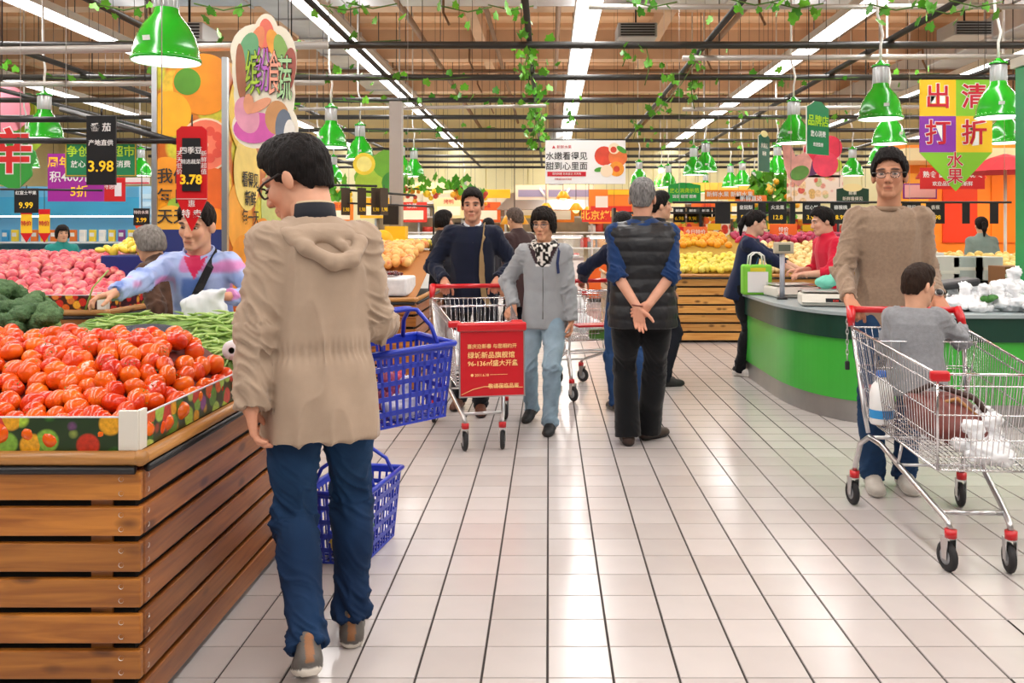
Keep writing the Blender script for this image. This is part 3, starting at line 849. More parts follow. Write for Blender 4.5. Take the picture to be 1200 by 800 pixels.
# ducts and service pipes under the roof
m_duct = mat('galvanised duct', (.55, .55, .56), .45, .85, noise=.12, nscale=2)
def duct(c, d, label):
    g = MB(); g.bbox_bevel((0, 0, 0), d, .02, m_duct)
    for k in range(int(max(d[0], d[1]) / 1.4)):
        t = -max(d[0], d[1]) / 2 + .7 + k * 1.4
        if d[0] > d[1]: g.box((t, 0, 0), (.05, d[1] + .05, d[2] + .05), m_duct)
        else: g.box((0, t, 0), (d[0] + .05, .05, d[2] + .05), m_duct)
    t = thing('air_duct', label, 'duct', c); g.build('duct_body', t)
    for x in ((-.35, .35)):
        h = MB(); px_ = x * d[0] if d[0] > d[1] else 0; py_ = 0 if d[0] > d[1] else x * d[1]
        h.cyl((px_, py_, d[2] / 2), (px_, py_, 6.0 - c[2]), .012, M_BLACK, 6); h.build('hanger_rod', t)
    return t
duct((2.0, 12.6, 4.95), (17, .7, .45), 'long grey sheet metal air duct crossing under the roof, nearest')
duct((-4.0, 17.5, 5.0), (.75, 14, .4), 'grey sheet metal air duct running lengthwise left of centre')
duct((8.2, 17.5, 5.0), (.75, 14, .4), 'grey sheet metal air duct running lengthwise right of centre')
for k, (px_, py_, Y_, w_) in enumerate(((222, 42, 11.0, .55), (745, 40, 13.5, .6), (1130, 38, 13.5, .6))):
    p = P(px_, py_, Y_); t = thing('air_diffuser', ['grey box air diffuser above the largest green lamp', 'dark slotted air grille above the white peach banner', 'dark slotted air grille at upper right of the roof'][k], 'air vent', p)
    g = MB(); g.bbox_bevel((0, 0, 0), (w_, w_, .22), .015, mat('vent casing', (.5, .5, .5), .5)); g.build('casing', t)
    for q in range(5):
        g = MB(); g.box((0, -w_ / 2 - .006, -.08 + q * .04), (w_ * .86, .02, .018), M_BLACK); g.build('slat', t)
    g = MB(); g.cyl((0, 0, .1), (0, 0, 6.0 - p.z), .015, M_BLACK, 6); g.build('hanger_rod', t)
m_brown = mat('brown service pipe', hx('8a6a50'), .6)
for k, (x, z, r_) in enumerate(((-2.2, 4.75, .05), (-1.0, 4.95, .04), (.15, 4.8, .045), (3.0, 4.8, .05), (5.2, 4.9, .05), (-7.6, 4.8, .06), (9.0, 4.8, .05))):
    g = MB(); g.cyl((x, -5, z), (x, BACK_Y, z), r_, m_brown, 8); t = thing('service_pipe', 'brown service pipe running lengthwise under the roof, %s' % ['left of the middle strip light', 'second left of the middle strip light', 'just left of the middle strip light', 'right of the middle strip light', 'beyond the right strip light', 'far left', 'far right'][k], 'pipe', (0, 0, 0))
    g.build('pipe', t)
    for y in (8, 14, 20, 26):
        h = MB(); h.cyl((x, y, z), (x, y, 6.0), .008, M_BLACK, 5); h.build('hanger_rod', t)
for k, y in enumerate((11.6, 15.4, 17.2, 21.0)):
    g = MB(); z = 4.55 + .1 * (k % 2); g.cyl((-15, y, z), (15, y, z), .04, m_brown, 8); t = thing('service_pipe', 'brown service pipe crossing under the roof, number %s counted from the front' % ['one', 'two', 'three', 'four'][k], 'pipe'); g.build('pipe', t)
    for x in (-9, -3, 3, 9):
        h = MB(); h.cyl((x, y, z), (x, y, 6.0), .008, M_BLACK, 5); h.build('hanger_rod', t)
    for x in (-5.3, -1.4, 2.8, 6.6):   # sprinkler drops
        h = MB(); h.tube([(x, y, z), (x, y, z - .25), (x + .08, y, z - .42)], .018, m_brown, 6); h.build('drop_pipe', t)

# black pipe grid that carries the vines
GZ = 3.28
GX = [-9.45, -7.6, -5.75, -3.9, -2.05, -.2, 1.65, 3.5, 5.35, 7.2, 9.05]
GY = [8.87 + 1.85 * k for k in range(10)]
m_grid = mat('black grid pipe', hx('2a2824'), .45)
for k, y in enumerate(GY):
    g = MB(); g.cyl((-10, y, GZ), (10, y, GZ), .038, m_grid, 8); t = thing('grid_pipe', 'black cross pipe of the hanging grid, %s from the front' % ['first', 'second', 'third', 'fourth', 'fifth', 'sixth', 'seventh', 'eighth', 'ninth', 'tenth'][k], 'pipe', group='hanging pipe grid')
    g.build('pipe', t)
    for x in (-8.5, -1.1, 6.3):
        h = MB(); h.cyl((x, y, GZ), (x, y, 6.0), .004, M_BLACK, 5); h.build('hanger_rod', t)
for k, x in enumerate(GX):
    g = MB(); g.cyl((x, 4.0, GZ + .075), (x, 26, GZ + .075), .032, m_grid, 8); t = thing('grid_pipe', 'black lengthwise pipe of the hanging grid, %s from the left' % ['first', 'second', 'third', 'fourth', 'fifth', 'sixth', 'seventh', 'eighth', 'ninth', 'tenth', 'eleventh'][k], 'pipe', group='hanging pipe grid')
    g.build('pipe', t)
    for y in (6, 17):
        h = MB(); h.cyl((x, y, GZ + .07), (x, y, 6.0), .004, M_BLACK, 5); h.build('hanger_rod', t)
# grey cable conduits
m_cond = mat('grey conduit', hx('b9b4ae'), .45, .3)
for k, (a, b, r_) in enumerate(((P(-40, 60, 7.0), P(384, 53, 7.0), .032), (P(-40, 99, 10), P(380, 97, 10), .03), (P(800, 68, 9.5), P(1230, 66, 9.5), .03), (P(690, 8, 9.5), P(1230, 8, 9.5), .03), (P(800, 128, 12), P(1230, 124, 12), .03), (P(350, 128, 12), P(640, 124, 12), .025))):
    t = thing('cable_conduit', 'grey cable conduit %s' % ['passing behind the largest green lamp at left', 'at left, lower and further back', 'above the green lamps on the right', 'at the top edge on the right', 'behind the right hand green lamps', 'left of the middle strip light'][k], 'conduit', a)
    d = b - a; g = MB(); g.cyl((0, 0, 0), d, r_, m_cond, 8); g.build('tube', t)
    for q in (.1, .5, .9):
        h = MB(); p = d * q; h.cyl(p, (p.x, p.y, 6.0 - a.z), .006, M_BLACK, 5); h.build('hanger_rod', t)

# strip lights
m_tubeL = mat('lit tube', (1, 1, 1), .5, emit=9., ecol=(1, .985, .96))
m_trunk = mat('white trunking', (.8, .8, .78), .4, emit=.0)
for k, x in enumerate(STRIP_X):
    t = thing('strip_light', 'continuous white strip light under the roof, %s row from the left' % ['first', 'second', 'third', 'fourth', 'fifth', 'sixth', 'seventh'][k], 'strip light', (x, 12, STRIP_Z), group='rows of strip lights')
    g = MB(); g.box((0, 0, .035), (.32, 33, .07), m_trunk)
    g.box((-.165, 0, .01), (.012, 33, .10), m_trunk); g.box((.165, 0, .01), (.012, 33, .10), m_trunk); g.build('trunking', t)
    for sx in (-.085, .085):
        g = MB()
        g.box((sx, 0, -.015), (.11, 33, .03), m_tubeL); g.build('tube', t)
    for y in range(-14, 16, 5):
        h = MB(); h.cyl((0, y, .07), (0, y, 1.8), .008, M_BLACK, 5); h.build('hanger_rod', t)
# ------------------------------------------------------------------ slatted produce crates
W_X_LIT = wood_mat('orange pine lit tone along x', 'c07a2c', '8e5019', 0); W_Y_SHADED = wood_mat('orange pine shaded tone along y', 'a46228', '7a421a', 1)  # front tone painted lighter, side tone darker, to imitate the fall of light
W_XL = wood_mat('light pine along x', 'd9a45a', 'b97c34', 0); W_YL = wood_mat('light pine along y', 'd9a45a', 'b97c34', 1)
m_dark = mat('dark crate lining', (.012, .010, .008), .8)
m_screw = mat('zinc screw', (.6, .6, .58), .35, .9)
def crate(label, x0, x1, y0, y1, zt, n=7, left=False, right=True, panel=None, ph=.11, light=False, screws=True, name='produce_crate', rail=True, back=False):
    t = thing(name, label, 'produce crate', ((x0 + x1) / 2, (y0 + y1) / 2, 0))
    X0, X1, Y0, Y1 = -(x1 - x0) / 2, (x1 - x0) / 2, -(y1 - y0) / 2, (y1 - y0) / 2
    wx, wy = (W_XL, W_YL) if light else (W_X_LIT, W_Y_SHADED)
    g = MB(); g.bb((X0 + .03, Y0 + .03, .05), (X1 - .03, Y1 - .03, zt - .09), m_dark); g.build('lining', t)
    for x in (X0 + .12, X1 - .12):
        for y in (Y0 + .14, Y1 - .14):
            g = MB(); g.bbox_bevel((x, y, .028), (.09, .09, .056), .008, M_BLACK); g.build('foot', t)
    pitch = (zt - .05) / n; hgt = pitch * .80
    pf = MB(); pf.bbox_bevel((0, 0, 0), (x1 - x0 - .004, .022, hgt), .004, wx); fm = pf.mesh('plank')
    ps = MB(); ps.bbox_bevel((0, 0, 0), (.022, y1 - y0 - .028, hgt), .004, wy); sm_ = ps.mesh('plank')
    sc = MB(); sc.lathe([(0, -.003), (.006, -.002), (.0075, 0)], m_screw, 8, M=Matrix.Rotation(R(90), 3, 'X')); scm = sc.mesh('screw')
    for k in range(n):
        z = zt - .03 - pitch * (k + .5)
        obj('plank', fm, t, (0, Y0 + .011, z))
        if back: obj('plank', fm, t, (0, Y1 - .011, z))
        if right: obj('plank', sm_, t, (X1 - .011, .011, z))
        if left: obj('plank', sm_, t, (X0 + .011, .011, z))
        if screws:
            for dz in (-hgt * .25, hgt * .25):
                obj('screw', scm, t, (X1 - .055, Y0 - .001, z + dz))
                if right: obj('screw', scm, t, (X1 + .001, Y0 + .045, z + dz), (0, 0, R(90)))
    for x in (X0 + .12, X1 - .12):
        g = MB(); g.bb((x - .03, Y0 + .022, .03), (x + .03, Y0 + .05, zt - .05), wx); g.build('batten', t)
    if rail:
        rl = wood_mat('rail wood', 'c98d4a', '9c6a30', 0); rl2 = wood_mat('rail wood side', 'c98d4a', '9c6a30', 1)
        def bar(a, b, nm, m_, r_):
            g = MB(); g.tube([a, b], r_, m_, 10); g.build(nm, t)
        bar((X0, Y0 - .004, zt), (X1 - .002, Y0 - .004, zt), 'rail', rl, .020); bar((X0, Y0 - .010, zt - .032), (X1 - .012, Y0 - .010, zt - .032), 'bumper_strip', M_BLACK, .012)
        if right: bar((X1 + .004, Y0 + .012, zt), (X1 + .004, Y1, zt), 'rail', rl2, .020); bar((X1 + .010, Y0 + .02, zt - .032), (X1 + .010, Y1, zt - .032), 'bumper_strip', M_BLACK, .012)
        if left: bar((X0 - .004, Y0 + .012, zt), (X0 - .004, Y1, zt), 'rail', rl2, .020)
        if right:
            g = MB(); g.ball((X1, Y0 - .002, zt), .023, rl, 10, 8); g.build('rail_corner', t)
    if panel:
        cl = mat('clear panel edge', (.8, .82, .84), .1)
        g = MB(); g.bb((X0, Y0 + .006, zt + .018), (X1 - .02, Y0 + .010, zt + ph), panel); g.bb((X0, Y0 + .0055, zt + ph), (X1 - .02, Y0 + .0105, zt + ph + .004), cl); g.build('printed_panel', t)
        if right:
            g = MB(); g.bb((X1 - .014, Y0 + .03, zt + .018), (X1 - .010, Y1, zt + ph), panel); g.bb((X1 - .0145, Y0 + .03, zt + ph), (X1 - .0095, Y1, zt + ph + .004), cl); g.build('printed_panel', t)
            g = MB(); g.bbox_bevel((X1 - .036, Y0 + .006, zt + .02 + ph / 2), (.055, .012, ph * 1.02), .002, M_OFFW); g.bbox_bevel((X1 - .010, Y0 + .026, zt + .02 + ph / 2), (.012, .045, ph * 1.02), .002, M_OFFW); g.build('corner_bracket', t)
    return t
VEG = print_mat('vegetable print', ['7fae3c', 'c0341c', '3f7a22', 'e0a020', '8a4a8c', 'b8c860', 'd85c24', '2c5a1c', 'c83c2c', '9fc050', '5a8a2c', 'a8c83c'], 18, '22381a', .52)
FRU = print_mat('fruit print', ['d8641c', 'c82c1c', '8a9a2c', 'e6a428', '5c2c3c', 'd87830'], 20, '3c1c0c', .46)
crate('slatted pine crate with printed panel holding the tomatoes and beans', -2.9, -1.14, 2.44, 4.12, .75, panel=VEG)
crate('slatted pine crate with printed panel under the pink apples', -5.2, -2.86, 5.65, 7.6, .86, panel=FRU, screws=False)
crate('slatted pine crate behind the blue hand basket', -3.4, -1.14, 7.5, 10.4, .80, light=False, screws=False)
crate('light slatted pine crate under oranges behind the man in the vest', .75, 4.2, 10.9, 12.6, .84, light=True, left=True, screws=False)
crate('light slatted pine crate under the bananas at far right', 4.0, 6.6, 8.6, 10.2, .84, light=True, left=True, screws=False)

# ------------------------------------------------------------------ shopping carts
def lerp(a, b, t): return Vector(a) * (1 - t) + Vector(b) * t
def caster(t, x, y, yaw=0.):
    g = MB(); g.cyl((0, 0, .145), (0, 0, .178), .024, M_RED, 12); g.build('collar', t, (x, y, 0), (0, 0, yaw))
    g = MB()
    for sx in (-1, 1): g.prism([(-.018, .055), (.012, .055), (.024, .145), (-.022, .145)], .004, M_STEEL, Matrix.Rotation(R(90), 3, 'Z'), (sx * .021, .014, 0))
    g.bb((-.022, -.012, .139), (.022, .036, .146), M_STEEL); f = g.build('fork', t, (x, y, 0), (0, 0, yaw))
    g = MB(); Mx = Matrix.Rotation(R(90), 3, 'Y')
    g.lathe([(.034, -.013), (.052, -.014), (.060, -.008), (.062, 0), (.060, .008), (.052, .014), (.034, .013)], M_RUBBER, 18, (0, .022, .062), Mx)
    g.lathe([(0, -.013), (.034, -.012), (.034, .012), (0, .013)], M_GREY, 14, (0, .022, .062), Mx)
    g.build('wheel', t, (x, y, 0), (0, 0, yaw))
def cart(label, loc, rz, yaws=(0, 0, 0, 0)):
    t = thing('shopping_cart', label, 'shopping cart', (loc[0], loc[1], 0), R(rz))
    # basket corners: rear/front, top/bottom, +-x
    RT, FT, RB, FB = (.275, .44, .90), (.205, -.52, .82), (.235, .30, .47), (.175, -.44, .42)
    s_ = lambda c, sx: Vector((c[0] * sx, c[1], c[2]))
    rim = MB(); bk = MB()
    rim.tube([s_(RT, 1), s_(FT, 1), s_(FT, -1), s_(RT, -1)], .0065, M_CHROME, 6, closed=True)
    rim.tube([s_(RB, 1), s_(FB, 1), s_(FB, -1), s_(RB, -1)], .0055, M_CHROME, 6, closed=True)
    for sx in (1, -1):
        rim.tube([s_(RT, sx), s_(RB, sx)], .0055, M_CHROME, 6); rim.tube([s_(FT, sx), s_(FB, sx)], .0055, M_CHROME, 6)
        for k in range(1, 31):
            q = k / 31; bk.tube([lerp(s_(RT, sx), s_(FT, sx), q), lerp(s_(RB, sx), s_(FB, sx), q)], .0021, M_CHROME, 4, cap=False)
        for q in (.12, .42, .68, .86): bk.tube([lerp(s_(RT, sx), s_(RB, sx), q), lerp(s_(FT, sx), s_(FB, sx), q)], .0032 if q > .15 else .004, M_CHROME, 4, cap=False)
    for k in range(1, 17):
        q = k / 17
        bk.tube([lerp(s_(FT, 1), s_(FT, -1), q), lerp(s_(FB, 1), s_(FB, -1), q)], .0021, M_CHROME, 4, cap=False)
        bk.tube([lerp(s_(FB, 1), s_(FB, -1), q), lerp(s_(RB, 1), s_(RB, -1), q)], .0021, M_CHROME, 4, cap=False)
        bk.tube([lerp(s_(RT, 1), s_(RT, -1), q), lerp(s_(RB, 1), s_(RB, -1), q)], .0019, M_CHROME, 4, cap=False)
    for q in (.12, .42, .68, .86):
        bk.tube([lerp(s_(FT, 1), s_(FB, 1), q), lerp(s_(FT, -1), s_(FB, -1), q)], .0034, M_CHROME, 4, cap=False)
        bk.tube([lerp(s_(RT, 1), s_(RB, 1), q), lerp(s_(RT, -1), s_(RB, -1), q)], .003, M_CHROME, 4, cap=False)
    for k in range(1, 9):
        q = k / 9; bk.tube([lerp(s_(RB, 1), s_(FB, 1), q), lerp(s_(RB, -1), s_(FB, -1), q)], .003, M_CHROME, 4, cap=False)
    rim.build('rim', t); bk.build('wire_basket', t)
    # child seat: wire back, red seat board
    st = MB()
    A, B = Vector((.235, .20, .86)), Vector((.215, .25, .60))
    st.tube([s_(B, 1), s_(A, 1), s_(A, -1), s_(B, -1)], .0045, M_CHROME, 5)
    for k in range(1, 12): q = k / 12; st.tube([lerp(s_(A, 1), s_(A, -1), q), lerp(s_(B, 1), s_(B, -1), q)], .002, M_CHROME, 4, cap=False)
    st.tube([lerp(s_(A, 1), s_(B, 1), .5), lerp(s_(A, -1), s_(B, -1), .5)], .003, M_CHROME, 4); st.build('child_seat_back', t)
    sb = MB(); sb.bbox_bevel((0, .345, .605), (.40, .19, .018), .006, M_RED); sb.build('child_seat', t)
    # handle
    h = MB(); h.cyl((-.255, .50, .985), (.255, .50, .985), .017, M_RED, 12); h.build('handle', t)
    for sx in (1, -1):
        g = MB(); g.tube([(sx * .262, .505, .992), (sx * .270, .475, .955), (sx * .275, .45, .905)], [.026, .023, .016], M_RED, 8); g.build('handle_bracket', t)
        g = MB(); g.bbox_bevel((sx * .195, -.517, .812), (.075, .035, .042), .01, M_RED); g.build('corner_bumper', t)
        g = MB(); g.tube([(sx * .272, .45, .92), (sx * .245, .335, .50), (sx * .235, .30, .40)], .010, M_STEEL, 8); g.build('upright', t)
        g = MB(); g.tube([(sx * .262, .44, .175), (sx * .262, .425, .21), (sx * .255, .36, .335), (sx * .235, .28, .385), (sx * .21, .18, .372), (sx * .14, -.30, .235), (sx * .122, -.40, .205), (sx * .118, -.425, .175)], .0135, M_STEEL, 8); g.build('chassis_tube', t)
    g = MB(); g.cyl((-.125, -.345, .222), (.125, -.345, .222), .010, M_STEEL, 8); g.build('cross_bar', t)
    g = MB(); g.cyl((-.24, .27, .385), (.24, .27, .385), .009, M_STEEL, 8); g.build('cross_bar', t)
    g = MB(); g.cyl((-.19, .0, .325), (-.17, .0, .43), .007, M_STEEL, 6); g.cyl((.19, .0, .325), (.17, .0, .43), .007, M_STEEL, 6); g.cyl((-.19, 0, .325), (.19, 0, .325), .007, M_STEEL, 6); g.build('basket_support', t)
    for (x, y), yw in zip(((-.262, .44), (.262, .44), (-.118, -.425), (.118, -.425)), yaws): caster(t, x, y, yw)
    # coin lock chain hanging from the handle
    g = MB()
    for k in range(9):
        c = Vector((-.285, .49, .95 - k * .026)); rr = [c + Vector((.006 * math.cos(a) * (k % 2), .006 * math.cos(a) * (1 - k % 2), .016 * math.sin(a))) for a in np.linspace(0, 2 * PI, 9)[:-1]]
        g.tube(rr, .0028, M_STEEL, 4, closed=True)
    g.bbox_bevel((-.285, .49, .70), (.022, .02, .045), .005, M_BLKPL); g.build('coin_lock_chain', t)
    return t
cartR = cart('steel wire shopping cart with a seated boy, at right', (1.775, 3.95), -4, (.2, -.1, .25, -.1))
cartM = cart('steel wire shopping cart with a red notice board, pushed by the man in navy', (-.49, 5.93), 11, (0, .1, .1, -.2))
cartB = cart('steel wire shopping cart half hidden by the man in the vest', (.31, 7.64), 197, (.4, .3, .6, .4))

# notice board on the middle cart
bd = MB(); bd.bbox_bevel((0, 0, 0), (.40, .012, .40), .003, mat('red notice board', hx('c01420'), .35))
B_ = bd.build('notice_board', cartM, (.035, -.555, .57), (R(-3), 0, 0))
bf = MB()
for sx in (-1, 1): bf.box((sx * .2, 0, 0), (.008, .016, .41), M_STEEL)
for sz in (-1, 1): bf.box((0, 0, sz * .2), (.41, .016, .008), M_STEEL)
bf.build('board_frame', B_)
M_GOLD = mat('gold print', hx('f6cf86'), .5)
for txt, sz, x, z, b_ in (('喜庆迎新春 与您相约开', .030, 0, .105, .02), ('绿城新品旗舰馆', .042, -.005, .05, .03), ('96-136㎡盛大开盘', .040, .005, 0, .03), ('● 2011.6.18 一一一一一', .022, -.02, -.07, .02), ('敬请莅临品鉴', .032, .07, -.14, .03)):
    lettering(txt, sz, M_GOLD, B_, (x, -.0075, z), bold=b_)
sw = MB(); sw.tube([(-.19, -.008, -.185), (-.12, -.008, -.155), (-.05, -.008, -.14), (.19, -.008, -.15)], .0025, M_GOLD, 4); sw.build('gold_swoosh', B_)
pb = MB(); pb.bbox_bevel((0, 0, 0), (.43, .045, .055), .012, M_RED); pb.build('board_clip', cartM, (.035, -.545, .795))

# ------------------------------------------------------------------ hand baskets
def hand_basket(label, loc, rot, up=True, L=.43, Wd=.29, Hh=.235):
    t = thing('shopping_basket', label, 'shopping basket', loc, rot=rot)
    g = MB(); tp = .84
    def pt(u, v, side):     # u along 0..1, v height 0..1
        k = tp + (1 - tp) * v; l, w_ = L / 2 * k, Wd / 2 * k
        c = [(-l, -w_), (l, -w_), (l, w_), (-l, w_)]
        a, b = Vector(c[side]), Vector(c[(side + 1) % 4]); p = a * (1 - u) + b * u
        return Vector((p.x, p.y, v * Hh))
    for side in range(4):
        nx = 12 if side % 2 == 0 else 8; nz = 5
        nrm_ = [(0, -1), (1, 0), (0, 1), (-1, 0)][side]
        def strip(u0, u1, v0, v1, th=.004):
            q = [pt(u0, v0, side), pt(u1, v0, side), pt(u1, v1, side), pt(u0, v1, side)]
            nn = Vector((nrm_[0], nrm_[1], 0)) * th
            vs = q + [x - nn for x in q]
            g.add(vs, [(0, 1, 2, 3), (7, 6, 5, 4), (0, 4, 5, 1), (1, 5, 6, 2), (2, 6, 7, 3), (3, 7, 4, 0)], M_BLUE)
        for k in range(nx + 1):
            u = k / nx; hw = .018 if k in (0, nx) else .0080; hw /= (L if side % 2 == 0 else Wd) / .3
            strip(max(0, u - hw * 2.2), min(1, u + hw * 2.2), 0, 1)
        for k in range(nz + 1):
            v = k / nz; hh = (.07 if k == nz else .040 if k else .05); strip(0, 1, max(0, v - hh), min(1, v + hh * .6), .0046)
    for k in range(9):
        u = -1 + 2 * k / 8; g.box((u * L / 2 * tp * .97, 0, .004), (.012, Wd * tp, .007), M_BLUE)
    for k in range(6):
        u = -1 + 2 * k / 5; g.box((0, u * Wd / 2 * tp * .96, .004), (L * tp, .012, .007), M_BLUE)
    g.build('basket_body', t)
    r_ = MB(); lp = [pt(0, 1, i) + Vector((0, 0, .002)) for i in range(4)]; lp = [Vector((p.x * 1.02, p.y * 1.03, p.z)) for p in lp]
    for i in range(4):
        a, b = lp[i], lp[(i + 1) % 4]; d = (b - a).normalized()
        r_.tube([a, b], .011, M_BLUE, 6)
    r_.build('rim', t)
    for sx in (-1, 1):
        h = MB(); hl = .13; dy = .03 if up else .0
        pts = [(-.115, sx * Wd * .5, Hh), (-.105, sx * (Wd * .5 - .03), Hh + hl * .55), (-.09, sx * .028, Hh + hl * .97), (-.06, sx * .016, Hh + hl), (.06, sx * .016, Hh + hl), (.09, sx * .028, Hh + hl * .97), (.105, sx * (Wd * .5 - .03), Hh + hl * .55), (.115, sx * Wd * .5, Hh)]
        if not up: pts = [(x * 1.4, sx * Wd * .53, Hh + (z - Hh) * .25 ) for x, y, z in pts]
        h.tube(pts, .0085, M_BLUE, 7); h.build('handle', t)
    return t
basketH = hand_basket('blue plastic basket hanging from the arm of the man in beige', (-.575, 3.27, .685), (R(2), R(-3), R(38)), L=.36, Wd=.27, Hh=.275)
basketF = hand_basket('blue plastic basket standing on the tiles by the tomato crate', (-.845, 3.80, .004), (0, 0, R(80)), L=.44, Wd=.27, Hh=.30)
# ------------------------------------------------------------------ green pendant lamps
m_lampg = mat('green enamel', hx('1fa81f'), .22, coat=.5)
m_lampd = mat('green enamel inside', (.75, .8, .72), .4)
m_glow = mat('lamp glow', (1, 1, 1), .5, emit=6., ecol=(1, 1, .97))
m_rib = mat('ribbed ballast', (.62, .64, .65), .35, .6)
def lamp_build():
    t = thing('pendant_lamp', 'x', 'lamp')
    g = MB(); g.lathe([(.205, 0), (.210, .004), (.210, .022), (.200, .03), (.192, .085), (.172, .16), (.140, .225), (.105, .27), (.080, .30), (.074, .335), (.068, .34)], m_lampg, 32); g.build('shade', t)
    g = MB(); g.lathe([(.203, .002), (.188, .085), (.165, .16), (.13, .225), (.09, .27)], m_lampd, 28); g.build('reflector', t)
    g = MB(); g.lathe([(0, .018), (.196, .018)], m_glow, 28); g.lathe([(.196, .018), (.2, .03)], m_glow, 28); g.build('glowing_diffuser', t)
    g = MB(); g.lathe([(.066, .33), (.070, .34), (.070, .49), (.066, .50), (0, .50)], m_rib, 24)
    for k in range(16):
        a = 2 * PI * k / 16; g.box((.071 * math.cos(a), .071 * math.sin(a), .415), (.008, .006, .14), m_rib, (0, 0, a))
    g.build('ballast', t)
    g = MB(); g.lathe([(.085, .50), (.085, .515), (.05, .525), (.018, .56), (0, .56)], m_lampg, 20); g.build('cap', t)
    g = MB(); g.box((0, -.193, .115), (.05, .004, .03), M_WHITE, (R(12), 0, 0)); g.build('sticker', t)
    g = MB(); g.tube([(0, 0, .55), (0, 0, .70), (.02, 0, .80), (.0, 0, .90), (-.03, 0, 1.0), (-.03, 0, 3.55)], .013, mat('white cable', (.75, .74, .70), .5), 7); g.build('cable', t)
    return t
LAMPS = [(195, 73, 'largest green pendant lamp, above the tomato crate'), (388, 173, 'green pendant lamp right of the vegetable cutout sign'), (422, 187, 'green pendant lamp in front of the lime poster'),
 (373, 206, 'small green pendant lamp just above the head of the man in beige, left of two'), (391, 212, 'small green pendant lamp just above the head of the man in beige, right of two'), (470, 204, 'green pendant lamp left of a close pair near the grey post'), (485, 207, 'green pendant lamp right of a close pair near the grey post'),
 (544, 230, 'small green pendant lamp above the man in navy'), (52, 163, 'green pendant lamp behind the black price rail at far left'), (30, 196, 'green pendant lamp behind the red and green leaf sign'), (165, 206, 'green pendant lamp behind the green framed boards'),
 (930, 168, 'green pendant lamp left of the slanted green board'), (1032, 140, 'upper green pendant lamp above the man in the taupe sweater'), (1042, 169, 'green pendant lamp below and behind the upper one, above the taupe sweater'), (1033, 192, 'lowest green pendant lamp right behind the head of the man in taupe'),
 (1170, 138, 'green pendant lamp overlapping the discount banner'), (1178, 168, 'green pendant lamp right of the discount banner, lower'), (1155, 196, 'dark green pendant lamp beside the banner tip'),
 (813, 205, 'green pendant lamp above the green board, left of a pair'), (827, 201, 'green pendant lamp above the green board, right of a pair'), (911, 204, 'green pendant lamp under the dark slate board'), (999, 206, 'green pendant lamp above the dark green shop board'),
 (775, 220, 'tiny green pendant lamp left of the green board'), (783, 219, 'tiny green pendant lamp touching the green board'), (856, 219, 'tiny green pendant lamp far back, first of a row of four'), (870, 217, 'tiny green pendant lamp far back, second of a row of four'), (884, 224, 'tiny green pendant lamp far back, last of a row of four'), (872, 229, 'tiny green pendant lamp far back, lowest of a row of four'), (827, 226, 'tiny green pendant lamp far back, right of the green board'), (749, 216, 'tiny dark green pendant lamp beside the white peach banner')]
lp0 = lamp_build(); first = True
for px_, ry, lb in LAMPS:
    Y = 1.07 * FPX / (PY0 - ry); p = P(px_, ry, Y)
    o = lp0 if first else dup(lp0)
    first = False; o.location = p; o.rotation_euler = (0, 0, random.uniform(-.6, .6)); o['label'] = lb; o['group'] = 'green pendant lamps'

# ------------------------------------------------------------------ vines
m_leaf = mat('vine leaf', hx('6db52a'), .45, rand='3d8a1e', spec=.4)
m_stem = mat('vine stem', hx('4a6a24'), .7)
lf = MB()
out = [(0, 0), (.32, -.18), (.5, .08), (.40, .30), (.52, .52), (.26, .62), (0, 1.0), (-.26, .62), (-.52, .52), (-.40, .30), (-.5, .08), (-.32, -.18)]
vv = [(0, .38, .0)] + [(x, y, -.22 * abs(x) - .10 * max(0, y - .5)) for x, y in out]
lf.add(vv, [(0, 1 + i, 1 + (i + 1) % 12) for i in range(12)], m_leaf, True)
lf_me = lf.mesh('leaf')
rv = random.Random(5)
VN = 0
def vine(pts, n, label, size=.11, spread=.10):
    t = thing('vine', label, 'vine', pts[0], group='green vines on the pipe grid')
    o = Vector(pts[0]); q = [Vector(p) - o for p in pts]
    g = MB(); g.tube(q, .006, m_stem, 5); g.build('stem', t)
    for k in range(int(n * .8)):
        u = rv.random() * (len(q) - 1); i = min(int(u), len(q) - 2); p = q[i].lerp(q[i + 1], u - i)
        p = p + Vector((rv.gauss(0, spread), rv.gauss(0, spread), rv.gauss(-.03, spread * .8)))
        l = obj('leaf', lf_me, t, p, (R(rv.uniform(40, 140)), rv.uniform(-.5, .5), rv.uniform(0, 2 * PI))); l.scale = (size * .78 * rv.uniform(.6, 1.2),) * 3
def hang(px_, y0, y1, Y, n, label, size=.11, spread=.07):
    a, b = P(px_, y0, Y), P(px_ + rv.uniform(-4, 4), y1, Y); m_ = a.lerp(b, .5) + Vector((rv.uniform(-.06, .06), 0, 0)); vine([a, m_, b], n, label, size, spread)
vine([(-.2, 8.6, GZ + .1), (-.22, 10.5, GZ - .02), (-.18, 12.6, GZ - .08), (-.2, 15, GZ - .2)], 70, 'leafy vine trailing along the centre pipe left of the middle strip light', .13, .12)
hang(621, 53, 100, 8.87, 16, 'vine tuft hanging where the first cross pipe meets the centre pipe', .10)
hang(627, 105, 172, 12.57, 36, 'long thick vine strand hanging left of the white peach banner', .13, .09)
hang(632, 140, 176, 14.5, 14, 'vine strand end just left of the white peach banner', .12)
vine([(1.65, 8.6, GZ + .1), (1.66, 11, GZ - .05), (1.62, 14, GZ - .1)], 34, 'leafy vine trailing along the pipe right of the middle strip light', .13, .14)
hang(812, 90, 128, 10.72, 14, 'vine strand hanging right of the white peach banner', .12)
hang(757, 53, 100, 8.87, 10, 'sparse vine strand right of the middle strip light', .12)
hang(730, 54, 78, 8.87, 6, 'few loose vine leaves right of the middle strip light', .11)
